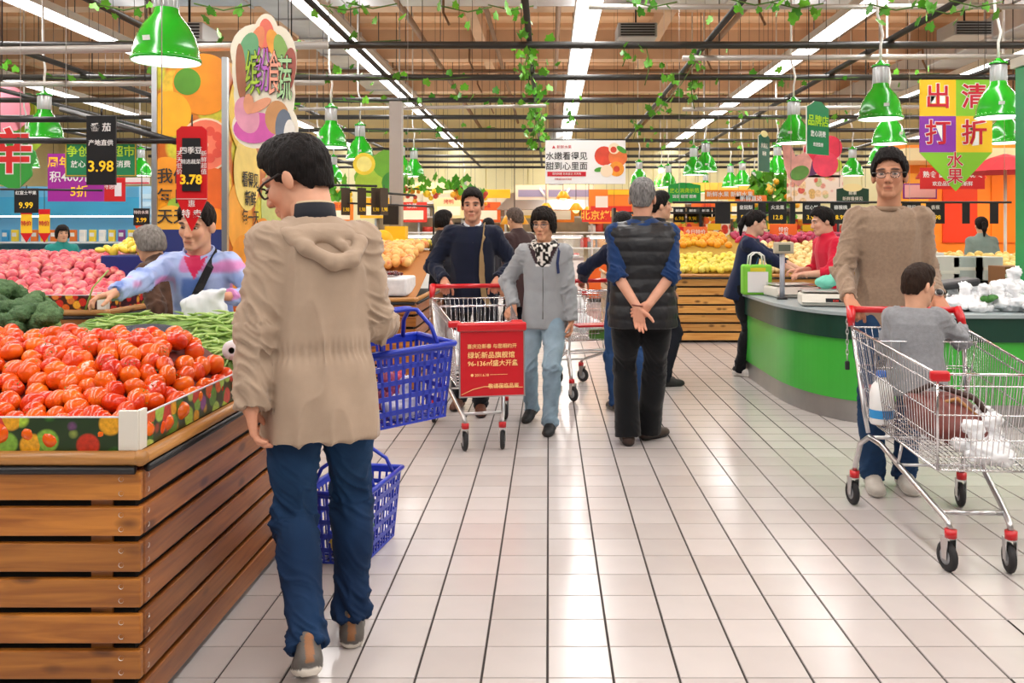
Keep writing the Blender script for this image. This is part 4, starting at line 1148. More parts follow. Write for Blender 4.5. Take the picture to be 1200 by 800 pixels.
hang(668, 117, 142, 12.57, 10, 'short vine strand over the middle strip light', .11)
hang(745, 137, 165, 14.42, 10, 'vine strand above the corner of the white peach banner', .12)
for k, (px_, py_, Y_, n_) in enumerate(((548, 14, 7.2, 7), (405, 12, 7.2, 8), (437, 10, 7.2, 5), (765, 8, 7.2, 10), (600, 12, 8.0, 9), (262, 12, 6.5, 5), (145, 12, 6.5, 7), (885, 6, 6.8, 9), (935, 10, 6.8, 9), (1050, 12, 6.8, 8), (1110, 16, 6.8, 9), (1145, 8, 6.8, 6))):
    p = P(px_, py_, Y_); vine([p + Vector((-.22, 0, .05)), p, p + Vector((.2, 0, .04))], n_, 'cluster of vine leaves at the top edge, %s counted from the left among those clusters' % ['fifth', 'third', 'fourth', 'seventh', 'sixth', 'second', 'first', 'eighth', 'ninth', 'tenth', 'eleventh', 'twelfth'][k], .11, .07)
for k, (x0_, x1_, j, n_, lb) in enumerate(((-4.5, -1.5, 0, 16, 'sparse vine along the first cross pipe, left part'), (-3.2, 0, 1, 26, 'sparse vine along the second cross pipe, left part'), (-4.2, -.6, 2, 30, 'vine along the third cross pipe, left part'), (-4.5, -1, 4, 26, 'vine along the fifth cross pipe, left part'), (1.5, 4.8, 1, 18, 'sparse vine along the second cross pipe, right part'), (2, 6, 3, 30, 'vine along the fourth cross pipe, right part'), (1.8, 5.5, 5, 30, 'vine along the sixth cross pipe, right part'), (-7, -4.2, 1, 20, 'vine along the second cross pipe, far left'))):
    vine([(x0_, GY[j], GZ + .05), ((x0_ + x1_) / 2, GY[j] - .05, GZ - .04), (x1_, GY[j], GZ + .05)], n_, lb, .12, .09)

# ------------------------------------------------------------------ hanging signs and boards
def cords(t, xs, z0, z1=1.4):
    for x in xs:
        g = MB(); g.cyl((x, 0, z0), (x, 0, 6.0 - t.location.z), .003, M_BLACK, 4); g.build('cord', t)
def board(name, label, c, w_, h_, m, rz=0., th=.012, poly=None, edge=None, cat='sign', up=1.6, cord=True):
    t = thing(name, label, cat, c, R(rz)); g = MB()
    if poly: g.prism(poly, th, edge or m, m2=m)
    else: g.bbox_bevel((0, 0, 0), (w_, th, h_), .003, m)
    g.build('panel', t)
    if cord: cords(t, (-w_ * .4, w_ * .4), h_ / 2, h_ / 2 + max(.05, up))
    return t
# discount banner: four squares and a pointed tip
Y = 9.0; c = P(1120, 136, Y); sq = 42.5 * Y / FPX
t = thing('discount_banner', 'yellow, green and purple pointed discount banner above the boy', 'banner', c)
cw = [(M_YEL, -1, 1, '出'), (mat('lime print', hx('86c428'), .5), 1, 1, '清'), (mat('purple print', hx('8a2fa8'), .5), -1, -1, '打'), (M_YEL, 1, -1, '折')]
M_WEDGE = mat('white outline print', (.9, .9, .88), .5)
for m, sx, sz, ch in cw:
    g = MB(); g.box((sx * sq / 2, 0, sz * sq / 2), (sq, .01, sq), m); q = g.build('square', t)
    lettering(ch, .27, M_WEDGE, q, (sx * sq / 2, -.007, sz * sq / 2), bold=.038); lettering(ch, .27, M_TXTR, q, (sx * sq / 2, -.010, sz * sq / 2), bold=.014)
g = MB(); g.prism([(-sq, -sq), (0, -sq - .40), (sq, -sq)], .01, MATS['lime print']); q = g.build('tip', t)
for ch, dz in (('水', .10), ('果', .265)):
    lettering(ch, .17, M_WEDGE, q, (-.01, -.007, -sq - dz + .01), bold=.035); lettering(ch, .17, M_TXTR, q, (-.01, -.010, -sq - dz + .01), bold=.012)
cords(t, (-.3, .3), sq, 1.2)
# white peach banner
Y = 14.; c = P(686, 190, Y); t = board('peach_banner', 'white hanging banner with peaches above the delicatessen', c, 94 * Y / FPX, 51 * Y / FPX, mat('white banner', (.88, .87, .87), .5, emit=.0), up=1.6)
lettering('水嫩看得见', .135, M_TXTK, t, (-.30, -.009, .09), bold=.015); lettering('甜到心里面', .135, M_TXTK, t, (-.30, -.009, -.07), bold=.015)
g = MB(); g.box((-.30, -.008, -.19), (.62, .004, .075), M_TXTR); q = g.build('red_bar', t); lettering('限时特惠 新鲜直达 天天有', .04, M_TXTW, q, (-.30, -.012, -.19))
lettering('▲ 新鲜水果', .06, M_TXTR, t, (-.38, -.009, .24)); lettering('详情请见店内海报', .035, M_TXTR, t, (-.36, -.009, -.275))
PD = [0]
def print_disc(t, x, z, r, m, y=-.008, rz=0., e=1., name='printed_fruit', n=20):
    PD[0] = (PD[0] + 1) % 40; y -= PD[0] * .00013
    g = MB(); a = [(r * math.cos(2*PI*k/n), r * e * math.sin(2*PI*k/n)) for k in range(n)]
    ca, sa = math.cos(rz), math.sin(rz); a = [(p * ca - q * sa, p * sa + q * ca) for p, q in a]
    g.prism(a, .003, m); return g.build(name, t, (x, y, z))
m_pe = mat('peach print', hx('d8452c'), .5, noise=.25, nscale=5); m_po = mat('apricot print', hx('f09a2c'), .5, noise=.2, nscale=7); m_pw = mat('peach flesh print', hx('f6dfc0'), .5); m_gl = mat('leaf print', hx('4c9a34'), .5)
for x, z, r, m, y in ((.30, .10, .155, m_pe, -.008), (.52, .08, .15, mat('orange peach print', hx('e8763c'), .5, noise=.25, nscale=6), -.009), (.46, .22, .09, m_pw, -.0095), (.45, .20, .05, m_pe, -.0115), (.34, -.14, .10, m_pw, -.011), (.50, -.11, .12, m_po, -.010), (.50, -.11, .05, m_pe, -.0125)): print_disc(t, x, z, r, m, y)
print_disc(t, .22, -.12, .08, m_gl, -.010, .2, .45); print_disc(t, .58, .20, .09, m_gl, -.012, -.6, .45)
# slanted green boards with pediment tops
def ped(w_, h_): return [(-w_/2, -h_/2), (w_/2, -h_/2), (w_/2, h_/2 - h_*.12)] + [(w_*.3, h_/2 - h_*.06), (w_*.16, h_/2), (-w_*.16, h_/2), (-w_*.3, h_/2 - h_*.06)] + [(-w_/2, h_/2 - h_*.12)]
m_gb = mat('green board', hx('0d7a4a'), .4); m_gdk = mat('slate green board', hx('1d5a48'), .5); m_gbr = mat('bright green board', hx('119a3c'), .4); m_lime = mat('lime letters', hx('b8e01c'), .5); m_goldf = mat('gold trim', hx('c9a13a'), .35, .4)
def gboard(label, px_, py_, Y, wpx, hpx, m, rz, lines, edge=M_OFFW, cream=False):
    c = P(px_, py_, Y); w_, h_ = wpx * Y / FPX / math.cos(R(rz)), hpx * Y / FPX
    t = board('hanging_board', label, c, w_, h_, m, rz, poly=ped(w_, h_), edge=edge, up=1.2)
    for txt, f, dz, mm in lines: lettering(txt, f * h_, mm, t, (0, -.0085, dz * h_), bold=.02)
    if cream:
        print_disc(t, 0, h_ * .46, w_ * .30, mat('cream crest', hx('f0dca0'), .5), -.006, 0, .42, 'crest')
    return t
gboard('slanted green board with lime lettering beside the apple poster', 958, 150, 7.6, 34, 62, m_gb, 38, (('品牌店', .22, .12, m_lime), ('放心消费', .12, -.12, M_TXTW), ('欢迎监督', .08, -.32, M_TXTW)))
gboard('dark slate board with cream crest, hung sideways over the fruit', 895, 178, 10.5, 19, 46, m_gdk, 52, (('水果区', .14, .15, M_OFFW), ('新鲜', .12, -.05, M_OFFW)), cream=True)
gboard('bright green board right of the head of the man in the vest', 802, 226, 14.0, 38, 24, m_gbr, 0, (('放心消费示范', .24, .1, m_lime), ('诚信 经营 服务', .18, -.18, M_TXTW)))
gboard('dark green shop board with cream crest left of the man in taupe', 999, 229, 12.0, 38, 20, mat('deep green board', hx('0d3a24'), .5), 0, (('鲜果', .24, .12, M_OFFW), ('新鲜看得见', .24, -.2, M_OFFW)), cream=True)
# left: green framed boards, purple banner, leaf sign
Y = 10.5
for k, (px_, txt, l2) in enumerate(((92, '争创', '放心'), (145, '超市', '消费'))):
    c = P(px_, 187, Y); w_, h_ = 31 * Y / FPX, 41 * Y / FPX
    t = board('framed_board', 'green board with gold frame, %s' % ['left of the black tomato price card', 'right of the black tomato price card'][k], c, w_, h_, m_gb, up=1.3)
    g = MB()
    for s_ in (-1, 1): g.box((s_ * w_ * .46, -.01, 0), (.012, .008, h_ * .92), m_goldf); g.box((0, -.01, s_ * h_ * .46), (w_ * .92, .008, .012), m_goldf)
    g.build('gold_frame', t); lettering(txt, .14, m_lime, t, (0, -.009, .09), bold=.03); lettering(l2, .09, M_TXTW, t, (0, -.009, -.06), bold=.02)
Y = 12.0; c = P(89, 208, Y); t = board('promotion_banner', 'purple promotion banner with yellow figures above the freezer', c, 66 * Y / FPX, 56 * Y / FPX, mat('magenta purple banner', hx('a01c98'), .5), up=1.5)
lettering('积400元', .16, M_TXTW, t, (-.08, -.009, .0), bold=.03); lettering('5折', .17, M_TXTY, t, (.05, -.009, -.2), bold=.03); lettering('周年庆', .16, M_TXTY, t, (-.15, -.009, .2), bold=.03)
Y = 8.6; c = P(12, 188, Y); t = thing('leaf_sign', 'cut-out green leaf sign with a red outlined character', 'sign', c)
g = MB(); ol = [(.24 * math.cos(a) * (1 + .10 * math.sin(7 * a)), .28 * math.sin(a) * (1 + .08 * math.cos(5 * a))) for a in np.linspace(0, 2 * PI, 41)[:-1]]
g.prism(ol, .02, mat('leaf green print', hx('2c9a34'), .5)); g.build('leaf_panel', t); lettering('辛', .46, M_WEDGE, t, (0, -.013, .06), bold=.05); lettering('辛', .46, mat('bright red print', hx('d81c1c'), .5), t, (0, -.017, .06), bold=.025); cords(t, (-.1, .1), .24, 1.3)
# peach/tree round print above the leaf sign, far wall decoration
for k, (px_, py_, r_, m) in enumerate(((8, 128, .42, mat('pink print', hx('e88a9a'), .6)), (22, 150, .5, mat('lime tree print', hx('b8d83c'), .6)), (30, 128, .3, mat('dark tree print', hx('2c5a2c'), .6)))):
    p = P(px_, py_, 15.5 + k * .1); t = thing('wall_disc', 'large round %s disc behind the leaf sign' % ['pink', 'lime green', 'dark green'][k], 'decoration', p); print_disc(t, 0, 0, r_, m, 0, name='disc'); cords(t, (0,), r_, 2.0)

# ------------------------------------------------------------------ fruit printed pillar
px0, px1, Yf, Yb = 182, 258, 6.5, 8.2
X0, X1 = (px0 - PX0) * Yf / FPX, (px1 + 6 - PX0) * Yf / FPX
t = thing('fruit_pillar', 'boxed pillar printed with oranges and grapefruit behind the woman in blue', 'pillar', ((X0 + X1) / 2, (Yf + Yb) / 2, 0))
hw, hd, ht = (X1 - X0) / 2, (Yb - Yf) / 2, 2.66
CIT = print_mat('citrus print', ['f2a01c', 'f6b83c', 'e8741c', 'f2c83c', 'f09020', 'd8d040'], 4.2, 'c8641c', .50, stretch=(1, 1, 1))
g = MB(); g.bb((-hw, -hd, 0), (hw, hd, ht), CIT); g.build('printed_box', t)
for sx in (-1, 1):
    g = MB(); g.bb((sx * hw - .02, -hd - .02, 0), (sx * hw + .02, -hd + .02, ht + .02), M_STEEL); g.build('corner_profile', t)
g = MB(); g.bb((-hw, -hd - .012, 0), (hw, -hd - .002, 1.40), mat('navy dado', hx('1c2c6c'), .5)); g.build('dado', t)
def pdisc(x, z, r, c_, y=0., e=1., face='f', nm='printed_fruit'):
    PD[0] = (PD[0] + 1) % 40; y += PD[0] * .00013
    m = c_ if not isinstance(c_, str) else mat('fruit ' + c_, hx(c_), .45, noise=.14, nscale=6)
    g = MB(); a = [(r * math.cos(2*PI*k/28), r * e * math.sin(2*PI*k/28)) for k in range(28)]
    ok = [(min(max(p + x, -hw + .02), hw - .02), q + z) if face == 'f' else (min(max(p + x, -hd + .02), hd - .02), q + z) for p, q in a]
    if face == 'f': g.prism(ok, .002, m, c=(0, -hd - .002 - y, 0))
    else: g.prism(ok, .002, m, Matrix.Rotation(R(90), 3, 'Z'), (hw + .002 + y, 0, 0))
    return g.build(nm, t)
pdisc(.1, 2.48, .23, 'f0921c'); pdisc(-.16, 2.26, .17, 'f6b424', .001); pdisc(-.02, 2.50, .10, '5a9a2c', .002)
pdisc(.12, 2.03, .20, 'f6d8b8', .003); pdisc(.12, 2.03, .185, 'f07a5c', .005); pdisc(.12, 2.03, .02, 'f6d8b8', .009)
for k in range(10):
    a = 2 * PI * k / 10; pdisc(.12 + .105 * math.cos(a), 2.03 + .105 * math.sin(a), .035, 'e0503c', .007, 1.0, nm='printed_segment')
pdisc(-.18, 1.78, .16, 'f09a24', .002); pdisc(.16, 1.70, .16, 'e0641c', .002); pdisc(0, 1.55, .17, '9ac03c', .001); pdisc(-.14, 1.45, .13, 'f2b43c', .003); pdisc(.17, 1.42, .14, 'f08a1c', .004)
for y_, z, r, c_ in ((-.5, 2.3, .3, 'f2d04c'), (.1, 2.45, .3, 'b8d068'), (.4, 2.1, .35, 'f0a8a0'), (-.4, 1.85, .3, 'f6dc7c'), (.3, 1.6, .35, 'c8d884'), (-.55, 1.5, .28, 'f2a83c'), (0, 1.2, .3, 'f0941c'), (.5, 1.2, .28, 'f6b83c'), (-.5, 1.1, .26, 'f09a24')): pdisc(y_, z, r, c_, .001 + .001 * r, face='s')
for txt, z, x in (('我们', 1.79, -.07), ('每日', 1.64, -.07), ('天天', 1.49, -.07)): lettering(txt, .12, M_TXTK, t, (x - .05, -hd - .020, z), bold=.02)
for txt, z in (('看得见', 1.79), ('新鲜', 1.64), ('每一天', 1.49)): lettering(txt, .13, M_TXTK, t, (hw + .020, -.35, z), bold=.02, rot=(R(90), 0, R(90)))

# vegetable cut-out sign
Y = 6.3; c = P(310, 100, Y); k_ = Y / FPX
t = thing('vegetable_sign', 'cut-out sign of bundled vegetables with outlined lettering beside the pillar', 'sign', c)
m_cr = mat('cream print', hx('f4ecd8'), .5)
def blob(x, z, rx, rz_, m, y, a=0., nm='printed_vegetable'):
    return print_disc(t, (x - 310) * k_, (100 - z) * k_, rx * k_, m, y, a, rz_ / rx, nm, 22)
pm_ = lambda c_: mat('veg ' + c_, hx(c_), .45, noise=.12, nscale=10)
for x, z, rx, rz_ in ((310, 110, 36, 58), (300, 60, 30, 32), (326, 72, 22, 42), (312, 38, 14, 22), (300, 148, 28, 26), (330, 150, 20, 28), (286, 80, 14, 40)): blob(x, z, rx, rz_, m_cr, 0)
for x, z, rx, rz_, cc, a in ((313, 42, 9, 20, 'e8705c', .1), (301, 50, 8, 20, 'e88a5c', -.3), (322, 52, 8, 18, 'f0a43c', .3), (292, 58, 11, 20, '6aa878', -.25), (330, 62, 8, 22, '8ab45c', .2), (283, 85, 6, 34, 'a86a50', .05), (339, 82, 8, 26, 'a85a4c', -.1), (300, 150, 26, 18, 'd860b0', .1), (290, 135, 14, 22, 'e8a0b8', .3), (325, 138, 14, 20, 'c8905c', 0), (333, 150, 10, 22, '6a7484', 0), (340, 158, 7, 18, 'e8e4dc', 0)): blob(x, z, rx, rz_, pm_(cc), -.007, a)
for ch, x, z, cc in (('缤', 297, 90, 'a8c83c'), ('纷', 309, 86, 'c06ac8'), ('食', 322, 90, 'f0a48c'), ('蔬', 334, 96, 'b0d8a0')):
    lettering(ch, .15, M_TXTK, t, ((x - 310) * k_, -.0145, (100 - z) * k_), bold=.022).scale = (.75, 2.3, 1); lettering(ch, .15, pm_(cc), t, ((x - 310) * k_, -.0175, (100 - z) * k_), bold=.004).scale = (.75, 2.3, 1)
blob(304, 124, 16, 6, pm_('e8a07c'), -.009, .5); blob(292, 122, 6, 12, pm_('e8a07c'), -.0095, 0); cords(t, (-.1, .1), .42, 1.4)

# ------------------------------------------------------------------ price rails and cards
def rail(label, a, b, r_=.012, drop=None):
    a, b = Vector(a), Vector(b); t = thing('price_rail', label, 'rail', a); g = MB(); g.tube([Vector(), b - a], r_, M_BLACK, 6); g.build('bar', t)
    for q in (drop or ()):
        h = MB(); p = (b - a) * q; h.cyl(p, (p.x, p.y, 6.0 - a.z), .0022, M_STEEL, 5); h.build('hanger_rod', t)
    return t
def card(label, c, w_, h_, lines, rz=0., arrow=None, col=None, up=.05):
    t = thing('price_card', label, 'price card', c, R(rz)); m = col or mat('black price card', (.012, .012, .013), .35)
    g = MB(); g.bbox_bevel((0, 0, 0), (w_, .010, h_), .002, m); g.build('card', t)
    for txt, f, dz, mm in lines: lettering(txt, f * h_, mm, t, (0, -.0065, dz * h_), bold=.012)
    g = MB(); g.cyl((0, 0, h_ / 2), (0, 0, h_ / 2 + up), .004, M_BLACK, 5); g.build('hook', t)
    return t
Y = 3.5
rail('black rail over the tomatoes, lower bar', P(-60, 165, Y), P(240, 165, Y), .013, (.1,)); rail('black rail over the apples, higher bar', P(-60, 140, 4.4), P(105, 140, 4.4), .016, (.2,)); rail('black slanted rail holding the tomato price card', P(72, 128, 4.4), P(206, 166, 3.5), .014, (.05, .9))
k_ = Y / FPX
card('black price card reading 3.98 above the tomatoes', P(119, 176, Y - .06), 34 * k_, 80 * k_, (('番 茄', .13, .32, M_TXTW), ('产地直供', .09, .1, M_TXTW), ('3.98', .22, -.24, M_TXTY)), up=.03)
# red pointed card
c = P(225, 195, 3.48); k_ = 3.48 / FPX; t = thing('price_card', 'red pointed price card hanging in front of the woman in blue', 'price card', c)
m_rc = mat('red card', hx('d0141c'), .35)
g = MB(); g.prism([(-18*k_, -38*k_), (0, -76*k_), (18*k_, -38*k_), (18*k_, 42*k_), (12*k_, 47*k_), (-12*k_, 47*k_), (-18*k_, 42*k_)], .006, m_rc); g.build('card', t)
g = MB(); g.box((0, -.006, 2*k_), (21*k_, .008, 62*k_), MATS['black price card']); q = g.build('black_inset', t)
lettering('四季豆', .030, M_TXTW, q, (0, -.011, 18*k_), bold=.02); lettering('精选蔬菜', .020, M_TXTW, q, (0, -.011, 5*k_)); lettering('3.78', .052, M_TXTY, q, (0, -.011, -16*k_), bold=.03)
g = MB(); g.box((0, -.0045, -38*k_), (36*k_, .003, .002), M_TXTW); g.build('white_line', t)
lettering('惠', .03, M_TXTW, t, (0, -.004, -44*k_)); lettering('特 卖', .035, M_TXTW, t, (0, -.004, -56*k_), bold=.02)
lettering('天\n天\n低\n价', .024, M_TXTW, t, (-14.3*k_, -.004, 4*k_)); lettering('新\n鲜\n超\n值', .024, M_TXTW, t, (14.3*k_, -.004, 4*k_))
g = MB(); g.cyl((0, 0, 46*k_), (0, 0, 46*k_ + .05), .003, M_BLACK, 5); g.build('hook', t)
Y = 5.8; k_ = Y / FPX
rail('thin black rail over the apples with the 9.99 card', P(-40, 221, Y), P(120, 223, Y), .008, (.4,))
card('black price card reading 9.99 above the pink apples', P(31, 235, Y), 28 * k_, 29 * k_, (('红富士苹果', .17, .3, M_TXTW), ('9.99', .34, -.2, M_TXTY)), up=.02)
for k, px_ in enumerate((31, 52)):
    c = P(px_, 264, 5.8); t = thing('price_card', 'yellow and red pointed card above the apples, %s of two' % ['left', 'right'][k], 'price card', c); k2 = 5.8 / FPX
    g = MB(); g.prism([(-6.5*k2, -9*k2), (6.5*k2, -9*k2), (6.5*k2, 14*k2), (-6.5*k2, 14*k2)], .004, M_YEL); g.build('card', t)
    g = MB(); g.prism([(-7*k2, -9*k2), (0, -20*k2), (7*k2, -9*k2)], .005, m_rc); g.build('red_tip', t); g = MB(); g.box((0, 0, 16*k2), (13*k2, .005, 6*k2), m_rc); g.build('red_header', t)
    lettering('特价', .035, M_TXTR, t, (0, -.004, 2*k2), bold=.02); g = MB(); g.cyl((0, 0, 18*k2), (0, 0, 42*k2), .002, M_BLACK, 4); g.build('hook', t)
Y = 7.2; k_ = Y / FPX
card('small black price card beside the pillar above a red tip', P(166, 254, Y), 19 * k_, 20 * k_, (('特价水果', .22, .25, M_TXTW), ('3.99', .36, -.2, M_TXTY)), up=.3)
c = P(166, 272, Y); g = MB(); g.prism([(-8*k_, 8*k_), (0, -12*k_), (8*k_, 8*k_)], .005, mat('orange red card', hx('e0501c'), .4)); t = thing('price_card', 'orange pointed card under the small black price card', 'price card', c); g.build('card', t); g = MB(); g.cyl((0, .007, 4*k_), (0, .007, 22*k_), .003, M_BLACK, 5); g.build('hook', t)
# long rail on the right with many cards
Y = 9.6; k_ = Y / FPX
rail('long black rail carrying price cards over the fruit on the right', P(788, 237, Y), P(1185, 237, Y), .014, (.02, .35, .7, .98))
for k, (px_, w_, nm, pr) in enumerate(((847, 18, '', ''), (874, 21, '皇冠梨', '5.98'), (893, 9, '', ''), (911, 21, '火龙果', '12.8'), (929, 6, '', ''), (951, 21, '红心柚', '3.98'), (985, 24, '猕猴桃', '8.98'), (1068, 22, '脐橙', '4.98'), (1096, 22, '香蕉', '3.98'), (1132, 9, '', ''), (1165, 10, '', ''))):
    card(('black %s price card reading %s on the long right rail' % ({1: 'pear, leftmost lettered', 3: 'dragon fruit, second lettered', 5: 'third lettered', 6: 'kiwi, fourth lettered', 7: 'orange, fifth lettered', 8: 'banana, rightmost lettered'}[k], pr)) if pr else 'blank black card on the long right rail, %s' % {0: 'leftmost', 2: 'narrow, left of the 12.8 card', 4: 'narrow, right of the 12.8 card', 9: 'beyond its right end', 10: 'furthest right'}[k], P(px_, 250, Y), w_ * k_, 24 * k_, ((nm, .22, .28, M_TXTW), (pr, .30, -.2, M_TXTY)) if pr else (), up=.02)
Y = 13.5; k_ = Y / FPX; rail('thin black rail with small cards behind the staff woman', P(770, 243, Y), P(850, 243, Y), .010, (.1, .9))
for k, (px_, pr) in enumerate(((796, '6.98'), (812, '9.98'), (827, '15.8'), (842, '7.98'))): card('small black price card reading %s behind the staff woman, %s' % (pr, ['first from the left', 'second from the left', 'second from the right', 'last on the right'][k]), P(px_, 252.5, Y), 14 * k_, 18 * k_, (('鲜果', .25, .28, M_TXTW), (pr, .34, -.2, M_TXTY)), up=.02)
# middle-left frame with brown cards
Y = 8.2; k_ = Y / FPX
rail('black price frame over the peaches, upper bar', P(358, 216, Y), P(442, 218, Y), .012, (.05,)); rail('black price frame over the peaches, slanted bar', P(400, 222, Y), P(486, 229, Y + .6), .012, (.9,)); rail('black price frame over the peaches, lower bar', P(408, 238, Y), P(508, 242, Y + 1), .010); rail('black price frame over the peaches, end post', P(508, 243, Y + 1), P(508, 275, Y + 1), .010)
for k, px_ in enumerate((405, 424, 440, 450)): card('brown price card seen edge-on over the peaches, %s from the left' % ['first', 'second', 'third', 'fourth'][k], P(px_, 236, Y + .02 * k), 14 * k_, 32 * k_, (('1.98', .2, -.3, M_TXTY),), 60, col=mat('brown price card', hx('4a3a2c'), .5), up=.03)
card('plain black board on the grey post behind the beige jacket', P(458, 251, 10.12), 18 * 10.1 / FPX, 24 * 10.1 / FPX, (), up=.1)
# ------------------------------------------------------------------ people
PZ = [-.30, -.10, -.06, .02, .16, .30, .40, .47, .515, .545]
PA = [.184, .184, .184, .174, .158, .162, .164, .146, .100, .068]; PB = [.150, .150, .150, .140, .122, .122, .118, .098, .076, .060]
def tor(J, phi, z, off=.01, girth=1., f=1.):
    a = np.interp(z, PZ, PA) * J['w'] * f + off; b = np.interp(z, PZ, PB) * girth * f + off
    n = 2.4; c, s_ = math.cos(R(phi)), math.sin(R(phi))
    r = (abs(s_ / a) ** n + abs(c / b) ** n) ** (-1 / n)
    return J['T'](r * s_, .01 - r * c, z)
def ribbon(J, pts, w_, m, name, nrm_c=None, th=.003):
    """flat strap along pts, facing away from the torso axis"""
    g = MB(); P_ = [Vector(p) for p in pts]; vs = []
    for i, p in enumerate(P_):
        d = (P_[min(i + 1, len(P_) - 1)] - P_[max(i - 1, 0)]).normalized()
        ax = Vector(J['T'](0, .01, 0)); up = Vector(J['Rt'] @ V3((0, 0, 1))); o = p - ax; o = o - up * o.dot(up)
        if o.length < 1e-4: o = Vector((0, -1, 0))
        o.normalize(); sd = d.cross(o).normalized()
        vs += [p - sd * w_ / 2 + o * th, p + sd * w_ / 2 + o * th, p + sd * w_ / 2 - o * th, p - sd * w_ / 2 - o * th]
    fs = []
    for i in range(len(P_) - 1):
        for k in range(4): fs.append((i * 4 + k, i * 4 + (k + 1) % 4, i * 4 + 4 + (k + 1) % 4, i * 4 + 4 + k))
    fs += [(3, 2, 1, 0), tuple(len(vs) - 4 + k for k in range(4))]
    g.add(vs, fs, m, False); return g.build(name, J['root'])
def collar(J, col, h0=.49, h1=.575, r0=.085, r1=.068, name='collar', openf=True, m=None):
    """stand-up collar: an open ring round the neck"""
    g = MB(); N = 22; vs = []; T = J['T']
    for k in range(N + 1):
        a = R(200 - 400 * 0) if False else R(-160 + 320 * k / N) if openf else R(-180 + 360 * k / N)
        for (rr, z, dr) in ((r0, h0, 0), (r1, h1, 0), (r1 - .007, h1, 0), (r0 - .007, h0, 0)):
            vs.append(T(math.sin(a) * rr, .012 + math.cos(a) * rr * 1.0, z - (.03 if openf else 0) * max(0, -math.cos(a))))
    fs = []
    for k in range(N):
        for j in range(4): fs.append((k * 4 + j, (k + 1) * 4 + j, (k + 1) * 4 + (j + 1) % 4, k * 4 + (j + 1) % 4))
    g.add(vs, fs, m or mat('collar ' + col, hx(col), .85), True); return g.build(name, J['root'])
def loc_s(V, J): return (V - J['P0']) @ J['Rt'] / J['s']

# -- man in the beige jacket, nearest
def beige_extra(J):
    T, s = J['T'], J['s']; S = SDF()
    hp = [(.085, -.055, .515), (.118, .0, .505), (.112, .07, .475), (.06, .128, .425), (-.02, .152, .375), (-.085, .142, .385), (-.128, .09, .445), (-.122, .01, .495), (-.085, -.055, .515)]
    for a_, b_ in zip(hp, hp[1:]): S.rc(T(*a_), T(*b_), .024*s, .024*s, .014)
    S.el(T(-.005, .075, .480), V3((.112, .060, .038))*s, J['Rt'] @ rotm(-28, 0, 0), .02); S.rc(T(.03, .085, .485), T(-.06, .125, .43), .016*s, .020*s, .012)
    S.el(T(0, .012, .57), V3((.067, .067, .06))*s, J['Rt'], .01, True)
    V, F = S.mesh(.005); V = folds(V, F, .004, (10, 10, 18), 6)
    obj('hood', np_mesh('hood', V, F, M_CLOTH, colfn('a8937f')(V)), J['root'])
    collar(J, '10131f', .50, .585, .076, .067, 'hood_lining')
    glasses(J, (.012, .01, .01), .0034)
    collar(J, 'c8b090', .515, .592, .067, .0635, 'shirt_collar')
def beige_shape(V, N, J):
    q = loc_s(V, J)
    arm = np.abs(q[:, 0]) > .215 * J['w']
    m = np.exp(-((q[:, 2] - .09) / .030) ** 2) * ~arm; ang = np.arctan2(q[:, 0], q[:, 1])
    return V - N * (m * (.010 + .004 * np.sin(ang * 46)))[:, None]
person('man in a beige hooded jacket, jeans and glasses looking at the tomatoes', (-.750, 2.85), 209, 1.665, wid=.97, res=.0052, hres=.0027, lean=7, head=(46, 24, 0), neck_fwd=.035, headscale=1.16,
       feet=(((-.715, 2.60, .06), 200, 24), ((-.665, 2.95, 0), 192, 0)),
       hands=(((-.915, 2.66, .765), (.10, .05, -1), (1, .3, 0), .45, (-.8, -.3, 0)), ((-.60, 3.20, 1.05), (-.5, .85, .1), (0, 0, -1), .8, (.22, -.5, -.9))),
       skin='d8a184', hair=dict(style='short', col='120d0c', thick=.014), top=dict(col='a8937f', hem=-.195, amp=.013, tors=1.9, fat=1.02, r=1.06, cuff=.046, shape=beige_shape, collar_h=.01), bottom=dict(col='0f2140', fade='264a70', amp=.012, loose=1.0, cuff=.056, drop=.0), shoes=dict(col='57524e', sole='e0dace', heel='8a5a34'), extra=beige_extra)

# -- woman in blue reaching over the beans
def tie_dye(V):
    n = vnoise(V, 22, 3)[:, None]; n2 = vnoise(V, 16, 9)[:, None]
    a, b, c, d = [np.asarray(hx(x)) for x in ('8fa8de', 'b8c8f0', 'cf86c0', '5f7fc8')]
    o = a * (1 - n) + b * n
    k = np.clip((n2 - .62) * 7, 0, 1); o = o * (1 - k) + c * k
    k = np.clip((.36 - n2) * 6, 0, 1); return o * (1 - k) + d * k
def vneck(col, depth=.18, wdt=.5, top=.56):
    def f(V, c, J):
        q = loc_s(V, J); zz = top - q[:, 2]
        m = (q[:, 1] < 0) & (np.abs(q[:, 0]) < (depth - zz) * wdt) & (zz < depth)
        c[m] = hx(col); return c
    return f
def blue_extra(J):
    ribbon(J, [tor(J, 150, .50, .03), J['T'](.10, .0, .525), tor(J, 38, .47, .018), tor(J, 8, .34, .02), tor(J, -18, .22, .02), tor(J, -45, .10, .02)], .040, mat('black webbing', (.015, .015, .017), .8), 'bag_strap')
    collar(J, 'a8b8e8', .47, .55, .10, .085)
